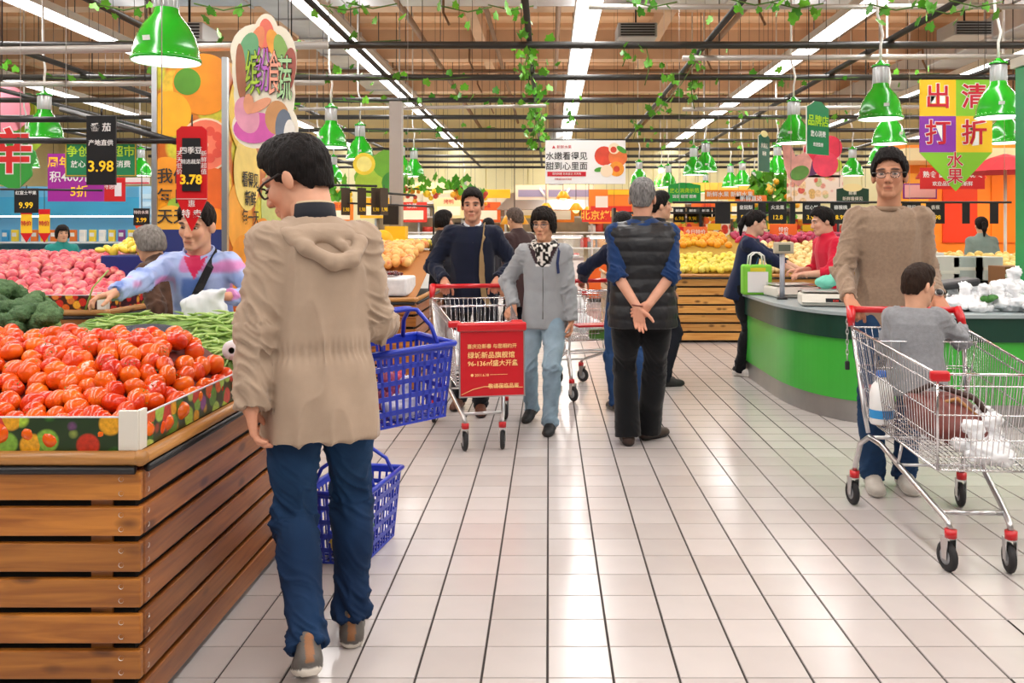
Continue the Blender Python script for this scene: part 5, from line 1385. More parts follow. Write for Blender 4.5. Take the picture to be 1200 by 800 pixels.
person('woman in a blue and pink patterned jacket reaching over the green beans', (-1.79, 4.55), 6, 1.52, wid=1.0, res=.008, hres=.0036, lean=15, head=(-10, 12, 4), headscale=1.1,
       hands=(((-1.545, 4.22, 1.07), (-.75, -.45, .1), (0, -.2, -1), .75, (.8, .4, -.5)), ((-1.98, 3.98, 1.10), (-.6, -.6, -.15), (.2, -.1, -1), .5, (-.6, .2, -.7))),
       skin='dda88a', hair=dict(style='bun', col='1c1412'), top=dict(col=tie_dye, mat=M_NYLON, hem=-.16, amp=.010, cuff=.040, paint=vneck('d8285c', .16, .55), collar_h=.0), bottom=dict(col='20242c'), shoes=dict(col='202020'), extra=blue_extra)
# -- grey-haired shopper behind her
person('grey-haired shopper in a brown patterned coat, bent, behind the woman in blue', (-2.27, 5.35), -105, 1.44, wid=.95, res=.012, hres=.006, lean=22, head=(0, 15, 0), eyes=False, skin='c99a7c', hair=dict(style='bob', col='6a645e', col2='8a847e'), top=dict(col=lambda V: np.asarray(hx('4a3428')) * (0.6 + vnoise(V, 40, 2)[:, None]), hem=-.2), bottom=dict(col='22242c'), shoes=dict(col='202020'))
person('woman in teal beside the freezer at far left', (-6.15, 11.0), 40, 1.46, wid=.95, res=.016, hres=.007, lean=12, skin='d0a080', hair=dict(style='bob', col='181210'), top=dict(col='2c8a84', hem=-.15), bottom=dict(col='2c3038'), shoes=dict(col='202020'))
person('girl in a red coat with long dark hair beside the pillar', (-4.42, 9.6), 150, 1.42, wid=.9, res=.014, hres=.007, eyes=False, skin='d0a080', hair=dict(style='tail', col='140e0c'), top=dict(col='c01c24', hem=-.25), bottom=dict(col='202028'), shoes=dict(col='202020'))

# -- man in navy pushing the middle cart
def navy_extra(J):
    m_st = mat('khaki webbing', hx('9a8058'), .8)
    ribbon(J, [tor(J, 140, .50, .03), J['T'](.095, .02, .522), J['T'](.095, -.05, .50), tor(J, 42, .44, .012), tor(J, 30, .30, .014), tor(J, 28, .15, .016), tor(J, 30, .0, .02), tor(J, 40, -.08, .03)], .045, m_st, 'bag_strap')
    collar(J, 'd8dce4', .485, .555, .074, .066, 'shirt_collar'); collar(J, '141c36', .47, .54, .098, .078)
    g = MB()
    for z in (.40, .30, .20): g.ball(tor(J, 2, z, .008), .008, M_BLKPL, 8, 6)
    g.build('buttons', J['root'])
person('man in a navy jacket with a khaki strap pushing the cart with the notice board', (-.585, 6.72), 4, 1.69, wid=1.02, res=.009, hres=.004, lean=5, head=(-4, 4, 0), girth=1.05,
       feet=((FL(563, 484), 6, 0), (FL(538, 477), -8, 0)),
       hands=(((-.385, 6.535, 1.025), (-.1, -.75, -.6), (0, .3, -1), 1.0, (.8, .5, -.6)), ((-.775, 6.50, 1.02), (.1, -.75, -.6), (0, .3, -1), 1.0, (-.8, .5, -.6))),
       skin='c99276', hair=dict(style='short', col='181312', thick=.012), top=dict(col='151b2e', hem=-.13, amp=.011, fat=1.04, r=1.06, paint=vneck('141a30', .40, .10, .54), collar_h=.0), bottom=dict(col='17181e', mat=M_CLOTH), shoes=dict(col='5a3222', sole='2a1a14'), extra=navy_extra)

# -- woman in the grey jacket
def leopard(V):
    n = vnoise(V, 62, 4)[:, None]; k = np.clip((n - .5) * 14, 0, 1)
    return np.asarray(hx('e8e4dc')) * k + np.asarray(hx('14110f')) * (1 - k)
def lapel_paint(V, c, J):
    q = loc_s(V, J); zz = .53 - q[:, 2]
    m = (q[:, 1] < -.02) & (np.abs(q[:, 0]) < .130 - zz * .48) & (zz < .16); c[m] = hx('3a2b30')
    m = (q[:, 1] < -.02) & (np.abs(q[:, 0]) < .135 - zz * .48) & (zz >= .16) & (zz < .175); c[m] = hx('e4e2de'); return c
def grey_extra(J):
    T, s = J['T'], J['s']; S = SDF()
    for k in range(13):
        a = R(360 * k / 12); p = T(math.sin(a) * .078, -.005 + math.cos(a) * .072, .515 + .018 * math.cos(a))
        if k: S.rc(q, p, .030*s, .030*s, .02)
        q = p
    S.el(T(0, -.098, .43), V3((.058, .026, .10))*s, J['Rt'], .03)
    V, F = S.mesh(.006); V = folds(V, F, .006, (14, 14, 14), 2); obj('scarf', np_mesh('scarf', V, F, M_CLOTH, leopard(V)), J['root'])
    ribbon(J, [T(.115, .06, .505), T(.120, -.01, .515), T(.125, -.075, .475), tor(J, 47, .38, .012), tor(J, 50, .30, .010)], .020, mat('blue webbing', hx('1c2c5c'), .7), 'bag_strap')
    g = MB(); g.tube([tor(J, 1, z, .004) for z in (.34, .25, .15, .05, -.05)], .004, mat('zip', (.08, .08, .08), .4), 5); g.build('zip', J['root'])
    glasses(J, (.05, .04, .04), .0016)
person('woman in a light grey jacket and leopard scarf walking beside the cart', (-.03, 6.18), -6, 1.53, wid=.96, res=.008, hres=.0038, head=(-12, 6, 0), lean=3,
       feet=((FL(645, 506), -8, 0), (FL(624, 491) + Vector((0, 0, .03)), -18, 12)),
       hands=(((.165, 6.10, .69), (.02, -.1, -1), (-1, 0, 0), .5, (.6, .8, 0)), ((-.245, 6.12, .86), (-.5, -.6, -.6), (-.4, 0, -1), .7, (-.6, .7, -.2))),
       skin='cc9878', hair=dict(style='bob', col='1c1512', thick=.020, rough=.014), top=dict(col='989b9e', hem=-.13, amp=.010, fat=1.04, r=1.05, collar_h=.0, paint=lapel_paint), bottom=dict(col='7e97a8', fade='a8bcc8', amp=.010), shoes=dict(col='141416', sole='2c2622'), extra=grey_extra)

# -- man in the vest, hands behind his back
def vest_extra(J):
    s, w, T, Rt, P0 = J['s'], J['w'], J['T'], J['Rt'], J['P0']; S = SDF()
    zs = [-.14, -.06, .02, .16, .30, .40, .46, .50, .52]
    S.loft(P0, Rt, [z * s for z in zs], [v * s * w * 1.05 + .012 for v in (.184, .184, .176, .166, .178, .182, .168, .120, .078)], [v * s * 1.12 + .014 for v in (.156, .156, .148, .130, .126, .120, .102, .080, .070)], yo=[.01*s]*9, n=2.5, k=.03)
    S.rc(T(0, .02, .49), T(0, .012, .565), .078*s, .068*s, .02); S.rc(T(.15, .015, .452), T(-.15, .015, .452), .074*s, .074*s, .03)
    V, F = S.mesh(.008); N = vnormals(V, F); q = loc_s(V, J)
    gr = np.abs(np.sin(q[:, 2] * PI / .085)) ** .45; V = V + N * ((gr - .8) * .007)[:, None]; V = folds(V, F, .005, (12, 12, 12), 7)
    e = T(0, .012, .562); m = np.linalg.norm(V - e, axis=1) < .11 * s; t_ = (V[m] - e)[:, 2]; V[m, 2] -= np.where(t_ > 0, t_, 0)
    obj('quilted_vest', np_mesh('vest', V, F, M_NYLON, colfn('17181c')(V)), J['root'])
    g = MB(); Mw = Matrix.Rotation(0, 3, 'X')
    p = Vector(J['wr'][0]) - Vector(J['hd'][0][0]) * .015
    ring = [p + Vector((.033 * math.cos(a), .026 * math.sin(a), .004 * math.cos(a))) for a in np.linspace(0, 2 * PI, 15)[:-1]]
    g.tube(ring, .005, mat('bead bracelet', hx('7a3a2c'), .4), 5, closed=True); g.build('bracelet', J['root'])
person('man in a black quilted vest with hands clasped behind his back', (.60, 5.60), 180, 1.70, wid=1.08, girth=1.14, res=.008, hres=.0036, head=(-14, 4, 0),
       feet=(((.515, 5.68, 0), 182, 0), ((.665, 5.82, 0), 132, 0)),
       hands=(((.548, 5.375, .915), (.10, -.12, -1), (.1, -1, .05), .30, (-1, .0, -.1)), ((.615, 5.39, .93), (-.85, -.15, -.5), (-.1, 1, -.1), .75, (1, .0, -.1))),
       skin='d09a80', hair=dict(style='short', col='4c4a4a', col2='8e8c8a', thick=.010), top=dict(col='17335f', hem=-.05, sleeve=.20, cuff=.058, r=.98, amp=.011, name='shirt', collar=False), bottom=dict(col='101114', mat=M_CLOTH, loose=1.10, cuff=.078, drop=.03, amp=.007), shoes=dict(col='3c2a22', sole='1c1410'), extra=vest_extra)
# -- shoppers hidden behind him
person('dark-haired shopper in navy pushing a cart behind the man in the vest', (.60, 6.85), 197, 1.52, wid=.95, res=.012, hres=.006, lean=4, eyes=False, feet=(((.52, 6.75, 0), 195, 0), ((.72, 6.66, 0), 190, 0)),
       hands=(((.285, 7.14, 1.0), (-.2, .8, -.5), (0, -.2, -1), .9, (-.8, -.3, -.3)), ((.64, 7.04, 1.0), (-.2, .8, -.5), (0, -.2, -1), .9)), skin='c99276', hair=dict(style='bob', col='120e0d'), top=dict(col='161c34', hem=-.15), bottom=dict(col='24406a', fade='3c5c8a'), shoes=dict(col='4a4038', sole='8a8478'))
person('tall dark-haired man half hidden behind the grey head of the vest man', (1.0, 7.9), 105, 1.72, wid=.9, res=.014, hres=.006, head=(0, 0, 0), skin='d0a084', hair=dict(style='short', col='120e0d'), top=dict(col='17191f', hem=-.15), bottom=dict(col='1c1e26'), shoes=dict(col='202020'))

# -- staff woman in navy uniform at the counter
def staff_extra(J):
    collar(J, 'c01c2c', .48, .55, .085, .068); T = J['T']
    g = MB(); p = tor(J, -60, .10, .02); g.tube([tor(J, -20, .42, .01), tor(J, -50, .2, .02), tor(J, -58, .02, .02)], .004, mat('blue lanyard', hx('2c8ad0'), .5), 5)
    g.box(tor(J, -58, -.05, .02), (.05, .012, .09), mat('blue phone case', hx('3c9ae0'), .4)); g.build('lanyard', J['root'])
person('staff woman in a navy uniform with ponytail at the scales', (1.87, 8.45), 72, 1.58, wid=.95, res=.010, hres=.0045, lean=12, head=(14, 10, 0), feet=(((1.93, 8.55, 0), 70, 0), ((1.83, 8.38, 0), 62, 0)),
       hands=(((2.46, 8.25, .98), (.9, -.3, -.1), (0, 0, -1), .5, (.2, .3, -1)), ((2.36, 8.10, .97), (.9, -.2, -.1), (0, 0, -1), .5, (-.2, -.5, -1))),
       skin='dcae94', hair=dict(style='tail', col='130e0e'), top=dict(col='1c2440', hem=-.14, sleeve=.55, cuff=.05, collar_h=0.), bottom=dict(col='121318', mat=M_CLOTH), shoes=dict(col='c8c4be', sole='e8e4dc'), extra=staff_extra)
person('staff member in red with dark hair behind the counter', (2.50, 7.62), -78, 1.58, wid=.98, res=.010, hres=.005, lean=10, head=(-10, 12, 0), hands=(((2.18, 7.45, 1.02), (-.9, -.2, 0), (0, 0, -1), .6, (.2, -.6, -.8)), ((2.22, 7.75, 1.04), (-.9, .1, 0), (0, 0, -1), .6, (.2, .6, -.8))), skin='d8a68c', hair=dict(style='short', col='120e0d', thick=.018), top=dict(col='c81c38', hem=-.14, sleeve=.45, cuff=.05, name='polo_shirt'), bottom=dict(col='16181e'), shoes=dict(col='202020'))

# -- man in the taupe sweater
def taupe_extra(J):
    glasses(J, (.10, .10, .11), .0018)
    w0, e0 = Vector(J['wr'][0]), Vector(J['elb'][0]); d = (w0 - e0).normalized(); g = MB(); c = w0 - d * .03; u = d.orthogonal().normalized(); v = d.cross(u)
    g.tube([c + (u * math.cos(a) + v * math.sin(a)) * .036 for a in np.linspace(0, 2 * PI, 17)[:-1]], .009, M_BLKPL, 6, closed=True)
    g.cyl(c + Vector((0, -.030, .016)), c + Vector((0, -.042, .024)), .021, M_STEEL, 14); g.cyl(c + Vector((0, -.041, .0235)), c + Vector((0, -.044, .025)), .017, M_BLKPL, 14); g.build('wrist_watch', J['root'])
    collar(J, '8a705a', .496, .520, .088, .074, 'neckband', openf=False)
person('man in a taupe sweater and glasses pushing the cart with the boy', (1.865, 4.80), -9, 1.80, wid=1.0, res=.0075, hres=.0034, lean=4, head=(-16, 0, 0), feet=(((1.93, 4.74, 0), -8, 0), ((1.75, 4.72, 0), -12, 0)),
       hands=(((2.035, 4.555, 1.03), (-.1, -.8, -.5), (0, .3, -1), 1.0, (.25, .7, -.7)), ((1.565, 4.545, 1.025), (.1, -.8, -.5), (0, .3, -1), 1.0, (-.25, .7, -.7))),
       skin='c08a6c', hair=dict(style='short', col='141010', thick=.016, rough=.01), top=dict(col='96806c', mat=M_KNIT, hem=-.12, amp=.013, tors=1.5, collar=False, crew=True, cuff=.036, name='sweater', r=.94, fat=.97, sleeve=.93), bottom=dict(col='1c3454', fade='2c4c70'), shoes=dict(col='b8b2a8', sole='d8d4ca'), extra=taupe_extra)
# -- boy in the cart
person('small boy in grey sitting in the cart seat with his back to us', (1.775, 4.22), 158, 1.03, wid=1.05, girth=1.1, child=True, res=.006, hres=.0034, head=(-42, 8, 0), lean=4, pelv=(0, 0, .135), headscale=1.02,
       feet=(((1.72, 4.50, .40), 170, 0), ((1.93, 4.46, .40), 160, 0)), hands=(((1.72, 4.44, .84), (0, .8, -.4), (0, 0, -1), .6, (-.3, -.3, -.8)), ((2.06, 4.36, .90), (.4, .7, -.4), (0, 0, -1), .8, (.3, -.5, -.8))),
       skin='d8a486', hair=dict(style='short', col='2a1c14', thick=.007), top=dict(col='8c8e92', mat=M_KNIT, hem=-.16, fat=1.22, r=1.15, amp=.009, name='sweater', collar_h=.0), bottom=dict(col='6a6c72', mat=M_KNIT), shoes=dict(col='8a3030', sole='e0e0e0'))

# -- background shoppers
person('shopper with black hair left behind the man in navy', (-1.16, 9.6), 120, 1.60, res=.016, hres=.007, eyes=False, skin='c99a7c', hair=dict(style='bob', col='100c0c'), top=dict(col='22242c', hem=-.2), bottom=dict(col='1c1e26'), shoes=dict(col='202020'))
person('shopper with dark bun right behind the shoulder of the man in navy', (-.78, 11.3), 200, 1.54, res=.018, hres=.008, eyes=False, skin='c99a7c', hair=dict(style='bun', col='100c0c'), top=dict(col='2c2c34', hem=-.2), bottom=dict(col='1c1e26'), shoes=dict(col='202020'))
person('shopper in a dark brown coat seen from behind, left of the scarfed woman', (-.30, 9.3), 225, 1.62, wid=1.05, res=.014, hres=.007, eyes=False, lean=6, head=(0, 14, 0), skin='c99a7c', hair=dict(style='short', col='3c302a', col2='6a5c54'), top=dict(col='3c2a2a', hem=-.3, fat=1.05), bottom=dict(col='1c1e26'), shoes=dict(col='202020'))
person('woman in grey-green with dark hair before the orange booth at far right', (5.75, 11.6), 170, 1.56, wid=.95, res=.016, hres=.007, eyes=False, skin='d8a888', hair=dict(style='tail', col='140e0c'), top=dict(col='7c8c84', hem=-.15, sleeve=.1, cuff=.06), bottom=dict(col='2c3038'), shoes=dict(col='202020'))
# ------------------------------------------------------------------ produce, every fruit a thing of its own
def fruit_mesh(kind, m, r=.5, n=14, nv=10):
    g = MB(); vs = []; fs = []
    for j in range(nv + 1):
        t = PI * j / nv
        for i in range(n):
            a = 2 * PI * i / n; rr = 1.0; z = math.cos(t); x = math.sin(t)
            if kind == 'tomato': rr = 1 + .035 * math.cos(5 * a) * math.sin(t); z = z * .82 - .16 * math.exp(-(t / .38) ** 2) + .05 * math.exp(-((PI - t) / .3) ** 2)
            if kind == 'apple': z = z * .9 - .22 * math.exp(-(t / .42) ** 2) + .12 * math.exp(-((PI - t) / .3) ** 2); x *= 1 + .10 * math.cos(t)
            if kind == 'pear': x *= 1 - .28 * math.cos(t); z = z * 1.18
            if kind == 'peach': rr = 1 - .07 * math.exp(-(((a if a < PI else a - 2 * PI)) / .25) ** 2); z = z * .95 - .12 * math.exp(-(t / .35) ** 2)
            if kind == 'mango': x *= 1; z = z * 1.45
            vs.append((r * x * rr * math.cos(a) * (.8 if kind == 'mango' else 1), r * x * rr * math.sin(a), r * z))
    for j in range(nv):
        for i in range(n): fs.append((j * n + i, (j + 1) * n + i, (j + 1) * n + (i + 1) % n, j * n + (i + 1) % n))
    g.add(vs, fs, m, True); return g.mesh(kind)
rf = random.Random(11)
def heap(name, me, x0, x1, y0, y1, sp, zf, label, cat, group, parts=None, tilt=.6, limit=300, keep=None, size=(.92, 1.08), jz=.012):
    pts = []; row = 0; y = y0
    while y < y1:
        x = x0 + (sp / 2 if row % 2 else 0)
        while x < x1:
            pts.append((x + rf.gauss(0, sp * .17), y + rf.gauss(0, sp * .17))); x += sp
        y += sp * .85; row += 1
    pts = [p for p in pts if not keep or keep(*p)]
    pts.sort(key=lambda p: p[1])
    for p in pts[:limit]:
        s_ = rf.uniform(*size)
        o = obj(name, me, None, (p[0], p[1], zf(*p) + rf.uniform(-jz, jz)), (rf.gauss(0, tilt), rf.gauss(0, tilt), rf.uniform(0, 2 * PI))); o.scale = (s_,) * 3
        tag(o, label, cat, group)
        if parts:
            for nm, pm, prob in parts:
                if rf.random() < prob: obj(nm, pm, o)
    return len(pts)
def bed(parent_name, x0, x1, y0, y1, zf, m, name='produce_bed', dz=-.03, n=22):
    g = MB(); vs = []
    for j in range(n + 1):
        for i in range(n + 1):
            x = x0 + (x1 - x0) * i / n; y = y0 + (y1 - y0) * j / n; e = i in (0, n) or j in (0, n)
            vs.append((x, y, zf(x, y) + dz - (.10 if e else 0)))
    g.add(vs, [(j * (n + 1) + i, j * (n + 1) + i + 1, (j + 1) * (n + 1) + i + 1, (j + 1) * (n + 1) + i) for j in range(n) for i in range(n)], m, True)
    o = g.build(name); p = parent_name; o.parent = p; o.matrix_parent_inverse = Matrix.Translation(-p.location); return o
CR = {o['label']: o for o in bpy.data.objects if o.get('category') == 'produce crate'}
cr = lambda k: next(o for l, o in CR.items() if k in l)
def sst(x): x = min(max(x, 0), 1); return x * x * (3 - 2 * x)

m_tom = mat('tomato skin', hx('d42a08'), .24, rand='ea640e', noise=.10, nscale=9, coat=.15, mix2=('f08a1c', 10, .5))
m_caly = mat('tomato calyx', hx('6a8a2c'), .6)
tz = lambda x, y: .805 + .185 * sst((y - 2.44) / .75) * sst((-1.10 - x) / .30)
cal = MB()
for k in range(5):
    a = 2 * PI * k / 5; d = Vector((math.cos(a), math.sin(a), 0)); s_ = Vector((-d.y, d.x, 0))
    cal.add([Vector((0, 0, .021)), d * .010 + s_ * .003 + Vector((0, 0, .0245)), d * .019 + Vector((0, 0, .0265)), d * .010 - s_ * .003 + Vector((0, 0, .0245))], [(0, 1, 2, 3)], m_caly)
cal.tube([(0, 0, .02), (.002, 0, .031)], .0018, m_caly, 5)
heap('tomato', fruit_mesh('tomato', m_tom, .036, 16, 11), -2.12, -1.165, 2.475, 3.36, .0655, lambda x, y: tz(x, y), 'ripe red tomato in the heap at the front left', 'tomato', 'tomatoes in the front crate', [('calyx', cal.mesh('calyx'), .55)], tilt=1.0,
     keep=lambda x, y: (PX0 + x * FPX / y) > -40 and not (x > -1.72 and y > 3.30), jz=.014)
T_C = cr('tomatoes'); bed(T_C, -2.6, -1.155, 2.46, 3.42, tz, mat('dark red bed', hx('5a1208'), .7))
# green beans
m_bean = mat('green bean', hx('b2ca74'), .4, rand='7aa444', noise=.1, nscale=20)
bz = lambda x, y: .885 + .10 * sst((y - 3.35) / .6) * sst((-1.10 - x) / .25)
bm_ = []
for k in range(5):
    g = MB(); L = .14 + .012 * k; cv = .012 + .012 * k
    g.tube([(-L / 2 + L * q / 6, cv * math.sin(PI * q / 6) * (1 if k % 2 else .5), .004 * math.sin(q)) for q in range(7)], [.001, .005, .006, .0064, .006, .005, .001], m_bean, 6); bm_.append(g.mesh('bean'))
for k in range(300):
    x, y = rf.uniform(-2.02, -1.17), rf.uniform(3.36, 4.06)
    if ((x + 1.70) / .17) ** 2 + ((y - 3.66) / .2) ** 2 < 1: continue
    o = obj('green_bean', bm_[k % 5], None, (x, y, bz(x, y) + rf.uniform(-.004, .022)), (rf.gauss(0, .2), rf.gauss(0, .16), rf.uniform(0, 2 * PI))); tag(o, 'long pale green bean in the pile behind the tomatoes', 'green bean', 'green beans in the crate')
bed(T_C, -2.12, -1.155, 3.32, 4.10, bz, mat('bean bed', hx('6a8c3c'), .7, noise=.4, nscale=60, bump=.6, bscale=120), dz=-.006)
S = SDF(); S.el((0, 0, .02), (.17, .20, .055)).cut((0, 0, -.02), (0, 0, -1)); V, F = S.mesh(.01)
o = obj('basket_cover', np_mesh('basket_cover', V, F, mat('dark woven cover', hx('2c2e3c'), .8, noise=.3, nscale=60, bump=.5, bscale=140)), None, (-1.70, 3.66, bz(-1.7, 3.66) - .02)); tag(o, 'dark woven oval cover lying between the green beans', 'basket cover')
# broccoli heads
m_broc = mat('broccoli', hx('56764a'), .8, rand='3e5e38', noise=.3, nscale=60, bump=.8, bscale=130)
S = SDF(); rb = random.Random(2)
for k in range(26):
    a, e_ = rb.uniform(0, 2 * PI), rb.uniform(.1, 1.2); S.el((.05 * math.cos(a) * math.sin(e_) * 1.3, .05 * math.sin(a) * math.sin(e_) * 1.3, .055 * math.cos(e_)), (.028, .028, .024), None, .01)
V, F = S.mesh(.006); V = folds(V, F, .008, (70, 70, 70), 3); brm = np_mesh('broccoli', V, F, m_broc)
S = SDF(); S.rc((0, 0, .03), (0, 0, -.05), .026, .020); V, F = S.mesh(.007); brs = np_mesh('stalk', V, F, mat('broccoli stalk', hx('8aa85c'), .6))
for k, (px_, py_, Y_) in enumerate(((3, 352, 3.75), (12, 378, 3.5), (28, 371, 3.62), (45, 362, 3.75), (62, 377, 3.52), (0, 392, 3.4), (-14, 368, 3.6), (36, 381, 3.48))):
    p = P(px_, py_, Y_); o = obj('broccoli', brm, None, p, (rb.uniform(-.5, .5), rb.uniform(-.4, .4), rb.uniform(0, 6))); o.scale = (.9 + .2 * rb.random(),) * 3; obj('stalk', brs, o); tag(o, 'dark green broccoli head behind the tomatoes, %s' % ['topmost at the left edge', 'second in the front row', 'in the middle of the heap', 'back row, right', 'rightmost', 'lowest at the left edge', 'mostly cut by the left edge', 'front row, right of centre'][k], 'broccoli', 'broccoli heads in the crate')
bed(T_C, -2.7, -2.0, 3.38, 4.1, lambda x, y: 1.0, mat('leaf bed', hx('2c4a24'), .8, noise=.4, nscale=40), dz=-.06)
# plastic bag roll
g = MB(); g.lathe([(.012, -.09), (.036, -.09), (.038, -.085), (.038, .085), (.036, .09), (.012, .09)], mat('bag roll', (.78, .8, .82), .3), 20, M=Matrix.Rotation(R(90), 3, 'X')); g.lathe([(.012, -.088), (.012, .088)], M_BLKPL, 12, M=Matrix.Rotation(R(90), 3, 'X'))
o = g.build('bag_roll', None, P(281, 407, 3.42)); tag(o, 'roll of clear plastic bags on the rim of the tomato crate', 'bag roll')

# apples
m_app = mat('apple skin', hx('c42a44'), .32, rand='de6a76', noise=.2, nscale=20, coat=.05, mix2=('eec0a0', 14, .75))
st = MB(); st.tube([(0, 0, .022), (.003, 0, .040)], .0018, mat('apple stem', hx('4a3018'), .7), 5); stm = st.mesh('stem')
az = lambda x, y: .95 + .24 * sst((y - 5.6) / 1.3) * sst((-2.80 - x) / .55)
heap('apple', fruit_mesh('apple', m_app, .043, 12, 9), -5.05, -2.91, 5.72, 7.1, .080, az, 'pink red apple in the heap at the left', 'apple', 'apples in the left crate', [('stem', stm, .3)], tilt=1.0, keep=lambda x, y: (PX0 + x * FPX / y) > -8 and (PX0 + x * FPX / y) < 175)
bed(cr('apples'), -5.15, -2.88, 5.68, 7.5, az, mat('apple bed', hx('8a2c3c'), .7))
# yellow fruit in a blue crate beside the apples
g = MB(); g.bbox_bevel((0, 0, 0), (.42, .40, .62), .01, mat('navy crate', hx('1c2c74'), .4)); p = P(166, 345, 6.6); o = g.build('plastic_crate', None, (p.x, p.y, .62 + .0)); o.location.z = .90; tag(o, 'navy blue plastic crate between the apples and the pillar', 'crate')
g2 = MB(); g2.bb((-.2, -.19, -.90), (.2, .19, -.30), mat('navy crate lower', hx('18244e'), .5)); g2.build('lower_crate', o)
m_yel = mat('yellow pear skin', hx('f2cf3c'), .35, rand='e8e060', noise=.1, nscale=10)
heap('mango', fruit_mesh('mango', m_yel, .030, 10, 8), -3.30, -2.92, 6.46, 6.82, .07, lambda x, y: 1.24 + .05 * sst((y - 6.4) / .4), 'yellow mango heaped on the navy crate', 'mango', 'mangoes on the navy crate', tilt=1.2)

# peaches and bananas in the second left crate
m_pea = mat('peach skin', hx('f2cc80'), .5, rand='ecaa58', noise=.15, nscale=16, mix2=('c8482c', 11, .9))
pz2 = lambda x, y: .90 + .30 * sst((y - 7.6) / 1.6)
heap('peach', fruit_mesh('peach', m_pea, .045, 10, 8), -2.35, -1.30, 8.35, 9.6, .082, lambda x, y: pz2(x, y) + .05, 'yellow red peach in the crate behind the beige jacket', 'peach', 'peaches in the second crate', tilt=1.0)
heap('mango', fruit_mesh('mango', m_yel, .036, 10, 8), -1.85, -1.2, 9.62, 10.3, .085, lambda x, y: pz2(x, y) + .05, 'bright yellow mango behind the peaches', 'mango', 'mangoes behind the peaches', tilt=1.2)
C2 = cr('blue hand basket'); bed(C2, -3.3, -1.2, 7.7, 10.35, pz2, mat('peach bed', hx('b87838'), .7))
g = MB(); g.bbox_bevel((0, 0, 0), (.62, .55, .16), .02, mat('white liner box', (.82, .82, .84), .6, noise=.1, nscale=20)); o = g.build('carton', None, (-1.55, 7.88, .90)); tag(o, 'white lined carton of cherries at the crate corner', 'carton')
m_che = mat('cherry', hx('6a0c18'), .2, rand='4a0812', coat=.4)
heap('cherry', fruit_mesh('tomato', m_che, .016, 8, 6), -1.74, -1.36, 7.70, 8.05, .034, lambda x, y: 1.0 + .02 * sst((8.0 - y) / .2), 'dark red cherry in the white carton', 'cherry', 'cherries in the carton', tilt=1., jz=.006)

# right hand crates
rz_ = lambda x, y: .90 + .45 * sst((y - 10.85) / 1.6)
m_or = mat('orange peel', hx('f09418'), .4, rand='f2b428', noise=.08, nscale=12); m_pg = mat('pale pear', hx('e0d060'), .4, rand='f0d848', noise=.1, nscale=12)
heap('pear', fruit_mesh('pear', m_pg, .042, 10, 8), 1.2, 2.55, 11.0, 11.8, .080, rz_, 'yellow pear in the light crate behind the vest man', 'pear', 'pears in the light crate', tilt=1.2, limit=150)
heap('orange', fruit_mesh('orange', m_or, .048, 10, 8), .85, 2.45, 11.86, 12.5, .098, rz_, 'orange heaped at the back of the light crate', 'orange', 'oranges in the light crate', tilt=1.)
m_pale = mat('pale melon', hx('ead9a0'), .5, rand='d8a860', noise=.15, nscale=10); m_drag = mat('dragon fruit', hx('c8305c'), .4, rand='8a2040', noise=.2, nscale=10)
heap('melon', fruit_mesh('pear', m_pale, .045, 10, 8), 2.7, 4.1, 11.0, 11.9, .092, rz_, 'pale cream fruit behind the scales', 'fruit', 'cream fruit in the light crate', tilt=1.2)
heap('dragon_fruit', fruit_mesh('mango', m_drag, .045, 10, 8), 2.6, 4.1, 12.0, 12.5, .11, rz_, 'dark pink dragon fruit at the back of the light crate', 'dragon fruit', 'dragon fruit in the light crate', tilt=1.)
C3 = cr('oranges'); bed(C3, .8, 4.15, 10.95, 12.58, rz_, mat('fruit bed', hx('b08a2c'), .7))
yz = lambda x, y: .90 + .25 * sst((y - 8.6) / 1.3) * sst((6.4 - x) / 1.2)
heap('pear', fruit_mesh('pear', mat('straw pear', hx('e8d080'), .45, rand='d8b450', noise=.1, nscale=12), .046, 10, 8), 4.1, 6.0, 8.7, 9.7, .10, yz, 'straw yellow pear in the far right crate', 'pear', 'pears in the far right crate', tilt=1.2, limit=140, keep=lambda x, y: (PX0 + x * FPX / y) < 1215)
bed(cr('far right'), 4.05, 6.5, 8.64, 10.15, yz, MATS['fruit bed'])
# ------------------------------------------------------------------ green service counter
path = [(1.87, 8.42), (1.87, 7.35), (1.89, 7.05), (1.94, 6.78), (2.02, 6.55), (2.14, 6.36), (2.30, 6.23), (2.50, 6.16), (2.75, 6.14), (5.6, 6.14)]
def offs(pp, d):
    out = []
    for i, p in enumerate(pp):
        a = Vector(pp[max(i - 1, 0)]); b = Vector(pp[min(i + 1, len(pp) - 1)]); t_ = (b - a).normalized(); n_ = Vector((-t_.y, t_.x)); out.append(Vector(p) + n_ * d)
    return out
def band(g, outer, inner, z0, z1, m, cap=True):
    n = len(outer); vs = [(p.x, p.y, z0) for p in outer] + [(p.x, p.y, z1) for p in outer] + [(p.x, p.y, z0) for p in inner] + [(p.x, p.y, z1) for p in inner]
    fs = []
    for i in range(n - 1):
        fs += [(i, i + 1, n + i + 1, n + i), (2 * n + i + 1, 2 * n + i, 3 * n + i, 3 * n + i + 1), (n + i, n + i + 1, 3 * n + i + 1, 3 * n + i), (i + 1, i, 2 * n + i, 2 * n + i + 1)]
    fs += [(0, n, 3 * n, 2 * n), (n - 1, 3 * n - 1, 4 * n - 1, 2 * n - 1)]
    g.add(vs, fs, m, False)
